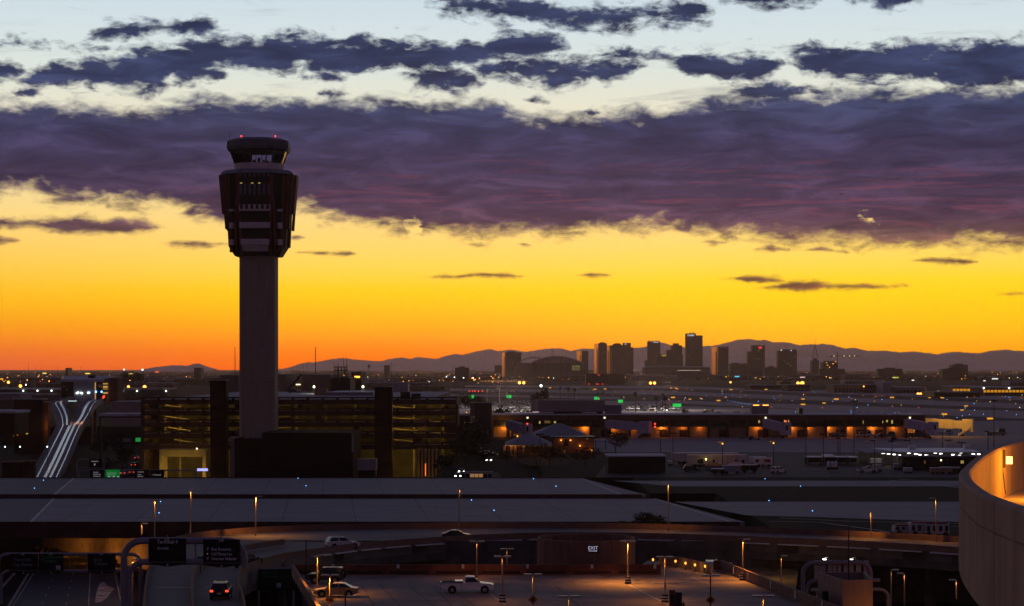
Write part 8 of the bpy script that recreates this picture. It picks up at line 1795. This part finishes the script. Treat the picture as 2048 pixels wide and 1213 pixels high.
for k in range(8000):
    py = 740.5 + 34 * rg.random() ** 1.5; px = rg.uniform(-30, 2080)
    if py > 764 and px > 870: continue
    Y = DEP(py); x = X(px, Y); h, w_ = rg.uniform(3, 8), rg.uniform(3, 9)
    for q in range(3):
        ox, oy, sc = rg.uniform(-.6,.6)*w_, rg.uniform(-.6,.6)*w_, rg.uniform(.5, 1); tm.add([(x + ox + v[0]*w_*.5*sc*rg.uniform(.7,1.3), Y + oy + v[1]*w_*.5*sc*rg.uniform(.7,1.3), h*.45 + v[2]*h*.6*sc*rg.uniform(.7,1.3)) for v in T8], F8)
o = tm.build('tree_cover', LEAF); o['kind'] = 'stuff'; o['label'] = 'dark tree cover scattered over the city plain'
# lamps of the city
def city_lamp(m1, r, h):
    b = MB(); b.m(0).lathe([(.12, 0), (.08, h)], n=4); b.m(1).ball((0, 0, h), r, n=6, m=4); return b.build('street_lamp', [DARK, m1])
kinds = [(AMBER, .85), (AMBER, .6), (WARMW, .55), (COOLW, .55), (AMBER, .45), (WARMW, .4), (REDL, .6), (emit('deep_amber', (1, .34, .04), 6.0), .75)]
knm = ['large amber', 'amber', 'warm white', 'cold white', 'small amber', 'small warm white', 'red', 'deep orange']
pl = [city_lamp(m1, r, h) for (m1, r), h in zip(kinds, (9, 8, 9, 8, 6, 5, 4, 9))]; us = [False] * 8
def put(i, px, py, Y=None, s_=1.0, label='street lamp glowing in the dark city plain', group='lamps scattered over the city plain'):
    Y = Y or DEP(py + 6); o = pl[i]
    if us[i]: o = o.copy(); C.objects.link(o)
    us[i] = True; o.location = (X(px, Y), Y, 0); o.scale = (s_, s_, 1.0); tag(o, label, 'lamp', group); return o
for k in range(290):
    r_ = rg.random(); px = rg.uniform(0, 420) if r_ < .36 else (rg.uniform(560, 1000) if r_ < .6 else rg.uniform(980, 2048)); py = 741 + (28 if px < 1000 else 20) * rg.random() ** 1.3
    i_ = rg.choice((0, 1, 1, 1, 1, 2, 3, 4, 4, 4, 4, 4, 5, 6, 7, 7, 7)); put(i_, px, py, None, rg.uniform(.7, 1.2), knm[i_] + ' street lamp on the plain ' + where(px, py))
row = 'row of amber lamps along the far road'
for i in range(26): put(4, 962 + i * 3.6 + rg.uniform(-.8, .8), 767 + rg.uniform(-.7, .7), 3600, .62, 'amber lamp in the long row left of the packed car lot', row)
for px in (939, 945, 950, 957, 965, 974): put(6, px, 784.5, 2200, .8, 'red traffic light in the row above the small lot', 'red traffic lights above the small lot')
for px, py in ((1178, 768), (1193, 765), (1205, 770), (1196, 764)): put(6, px, py, 3200, .9, 'red tail lamps below the stadium', 'red tail lamps below the stadium')
def big(label, px, py, Y, r, m1, nm='floodlight'):
    h = Z(py, Y); t = thing(nm, label, 'lamp', (X(px, Y), Y, 0)); MB().lathe([(.2, 0), (.14, h)], n=5).build('pole', DARK, t); MB().ball((0, -.3, h), r * (1.55 if m1 is FLA else 1), n=8, m=5).build('lens', m1, t); return t
FLA = emit('flood_amber', (1, .44, .07), 3.0); FLW = emit('flood_cold', (1, 1, .92), 5.0)
for lab, px, py, Y, r, m1 in (('left one of the bright amber twin lamps beyond the runways', 1596, 767, 2900, 1.5, FLA), ('right one of the bright amber twin lamps beyond the runways', 1604.5, 767, 2900, 1.9, FLA), ('left one of the amber twin lamps below the pale roofs', 1836, 788.5, 2250, 1.0, FLA), ('right one of the amber twin lamps below the pale roofs', 1841, 788.5, 2250, 1.0, FLA), ('left one of the amber lamps above the palms', 1039, 766, 2400, 1.1, FLA), ('right one of the amber lamps above the palms', 1047.5, 766, 2400, 1.1, FLA), ('left lamp of the twin lamps above the bright green road sign', 1301, 766.5, 2600, 1.2, FLA), ('right lamp of the twin lamps above the bright green road sign', 1309, 766.5, 2600, 1.2, FLA),
        ('white floodlight above the dark broad tree', 1082, 772, 1320, .75, FLW), ('amber lamp left of the station, upper one', 17, 765, 2000, .9, FLA), ('amber lamp left of the station, lower one', 41, 772.5, 1600, .8, FLA), ('amber lamp right of the station, left one', 257, 774, 1700, .75, FLA), ('amber lamp right of the station, brighter one', 289.5, 774.5, 1650, .95, FLA), ('white floodlight on the left horizon, by the larger tree', 248, 739.5, 2550, .7, FLW), ('white floodlight on the left horizon, by the right tree', 285, 740, 2550, .9, FLW), ('white lamp at the left end of the station roof', 52, 770, 1700, .5, FLW),
        ('white floodlight in the row left of the car lot, first', 893, 754, 2700, .55, FLW), ('white floodlight in the row left of the car lot, second', 909, 755, 2700, .55, FLW), ('white floodlight in the row left of the car lot, third', 927, 756, 2700, .55, FLW), ('white floodlight in the row left of the car lot, fourth', 946.5, 756.5, 2700, .55, FLW), ('lone amber lamp before the arena lamps', 1461, 765, 2900, .9, FLA)):
    big(lab, px, py, Y, r, m1)
for i, (px, py, w_, m1) in enumerate(((89, 747, 8, 'y'), (175, 747.5, 9, 'y'), (261, 748, 10, 'y'), (3, 758.5, 7, 'o'), (1791, 755.5, 12, 'g'), (1474, 753.5, 9, 'b'), (1990, 758, 12, 'w'), (1826, 761, 5, 'w'), (1969, 762, 4, 'w'), (1605, 755, 10, 'm'), (1205, 741.5, 4, 'y'), (1214, 741.5, 5, 'y'), (1265, 741.5, 6, 'w'), (1299, 745, 6, 'o'), (314, 744.5, 7, 'r'))):
    Y = DEP(py + 8); c = {'y': (1,.75,.12), 'o': (1,.4,.04), 'g': (.55,.55,.08), 'b': (.10,.6,.9), 'w': (.8,.82,.8), 'm': (.6,.4,.4), 'r': (1,.12,.04)}[m1]
    t = thing('lit_billboard', ['yellow-lit roof panel on the left skyline, first', 'yellow-lit roof panel on the left skyline, above the station roof', 'yellow-lit roof panel under the larger skyline tree', 'orange-lit panel at the left picture edge', 'greenish lit billboard on the right plain', 'blue-white lit sign under the stout tower', 'white lit billboard above the zigzag hall', 'small white lit sign left of the orange hangar', 'small white lit sign above the orange hangar', 'pale mauve billboard above the bright twin lamps', 'yellow-lit window panel under the golden tower, left', 'yellow-lit window panel under the golden tower, right', 'pale lit panel under the octagonal tower', 'orange-lit panel at the left of the arena', 'red-lit sign on the left skyline'][i], 'lit sign', (X(px, Y), Y, 0))
    ww = w_ / F * Y / 2; MB().box(-ww, ww, 0, .6, Z(py + 1.1, Y), Z(py - 1.1, Y)).build('panel', emit('lit_panel_' + m1, c, 1.2), t)
    for s_ in (-.7, .7): MB().box(s_*ww - .3, s_*ww + .3, .61, 1.2, 0, Z(py, Y)).build('post', DARK, t)
# small aeroplane under the cloud bank
AYY = 3500.0; t = thing('aeroplane', 'tiny dark aeroplane flying under the purple cloud bank', 'aeroplane', (X(1683, AYY), AYY, Z(389, AYY)), R(8))
MB().tube([(-4.2,0,0),(-3,0,.3),(0,0,.4),(3,0,.2),(4.2,0,.15)], [.12,.5,.65,.45,.1], 8).build('fuselage', DARK, t); MB().prism([(-.6,-6,),(.9,-5.6),(1.1,5.6),(-.6,6)], .2, .38).build('wing', DARK, t)
MB().prism([(-4.0,-2),(-3.2,-1.8),(-3.2,1.8),(-4.0,2)], .35, .45).build('tailplane', DARK, t); MB().extr([(-4.2,.3),(-3.0,.4),(-3.7,1.9),(-4.3,1.9)], -.08, .08).build('fin', DARK, t); MB().ball((-4.3, 0, .2), .22, n=6, m=4).build('beacon', REDL, t)
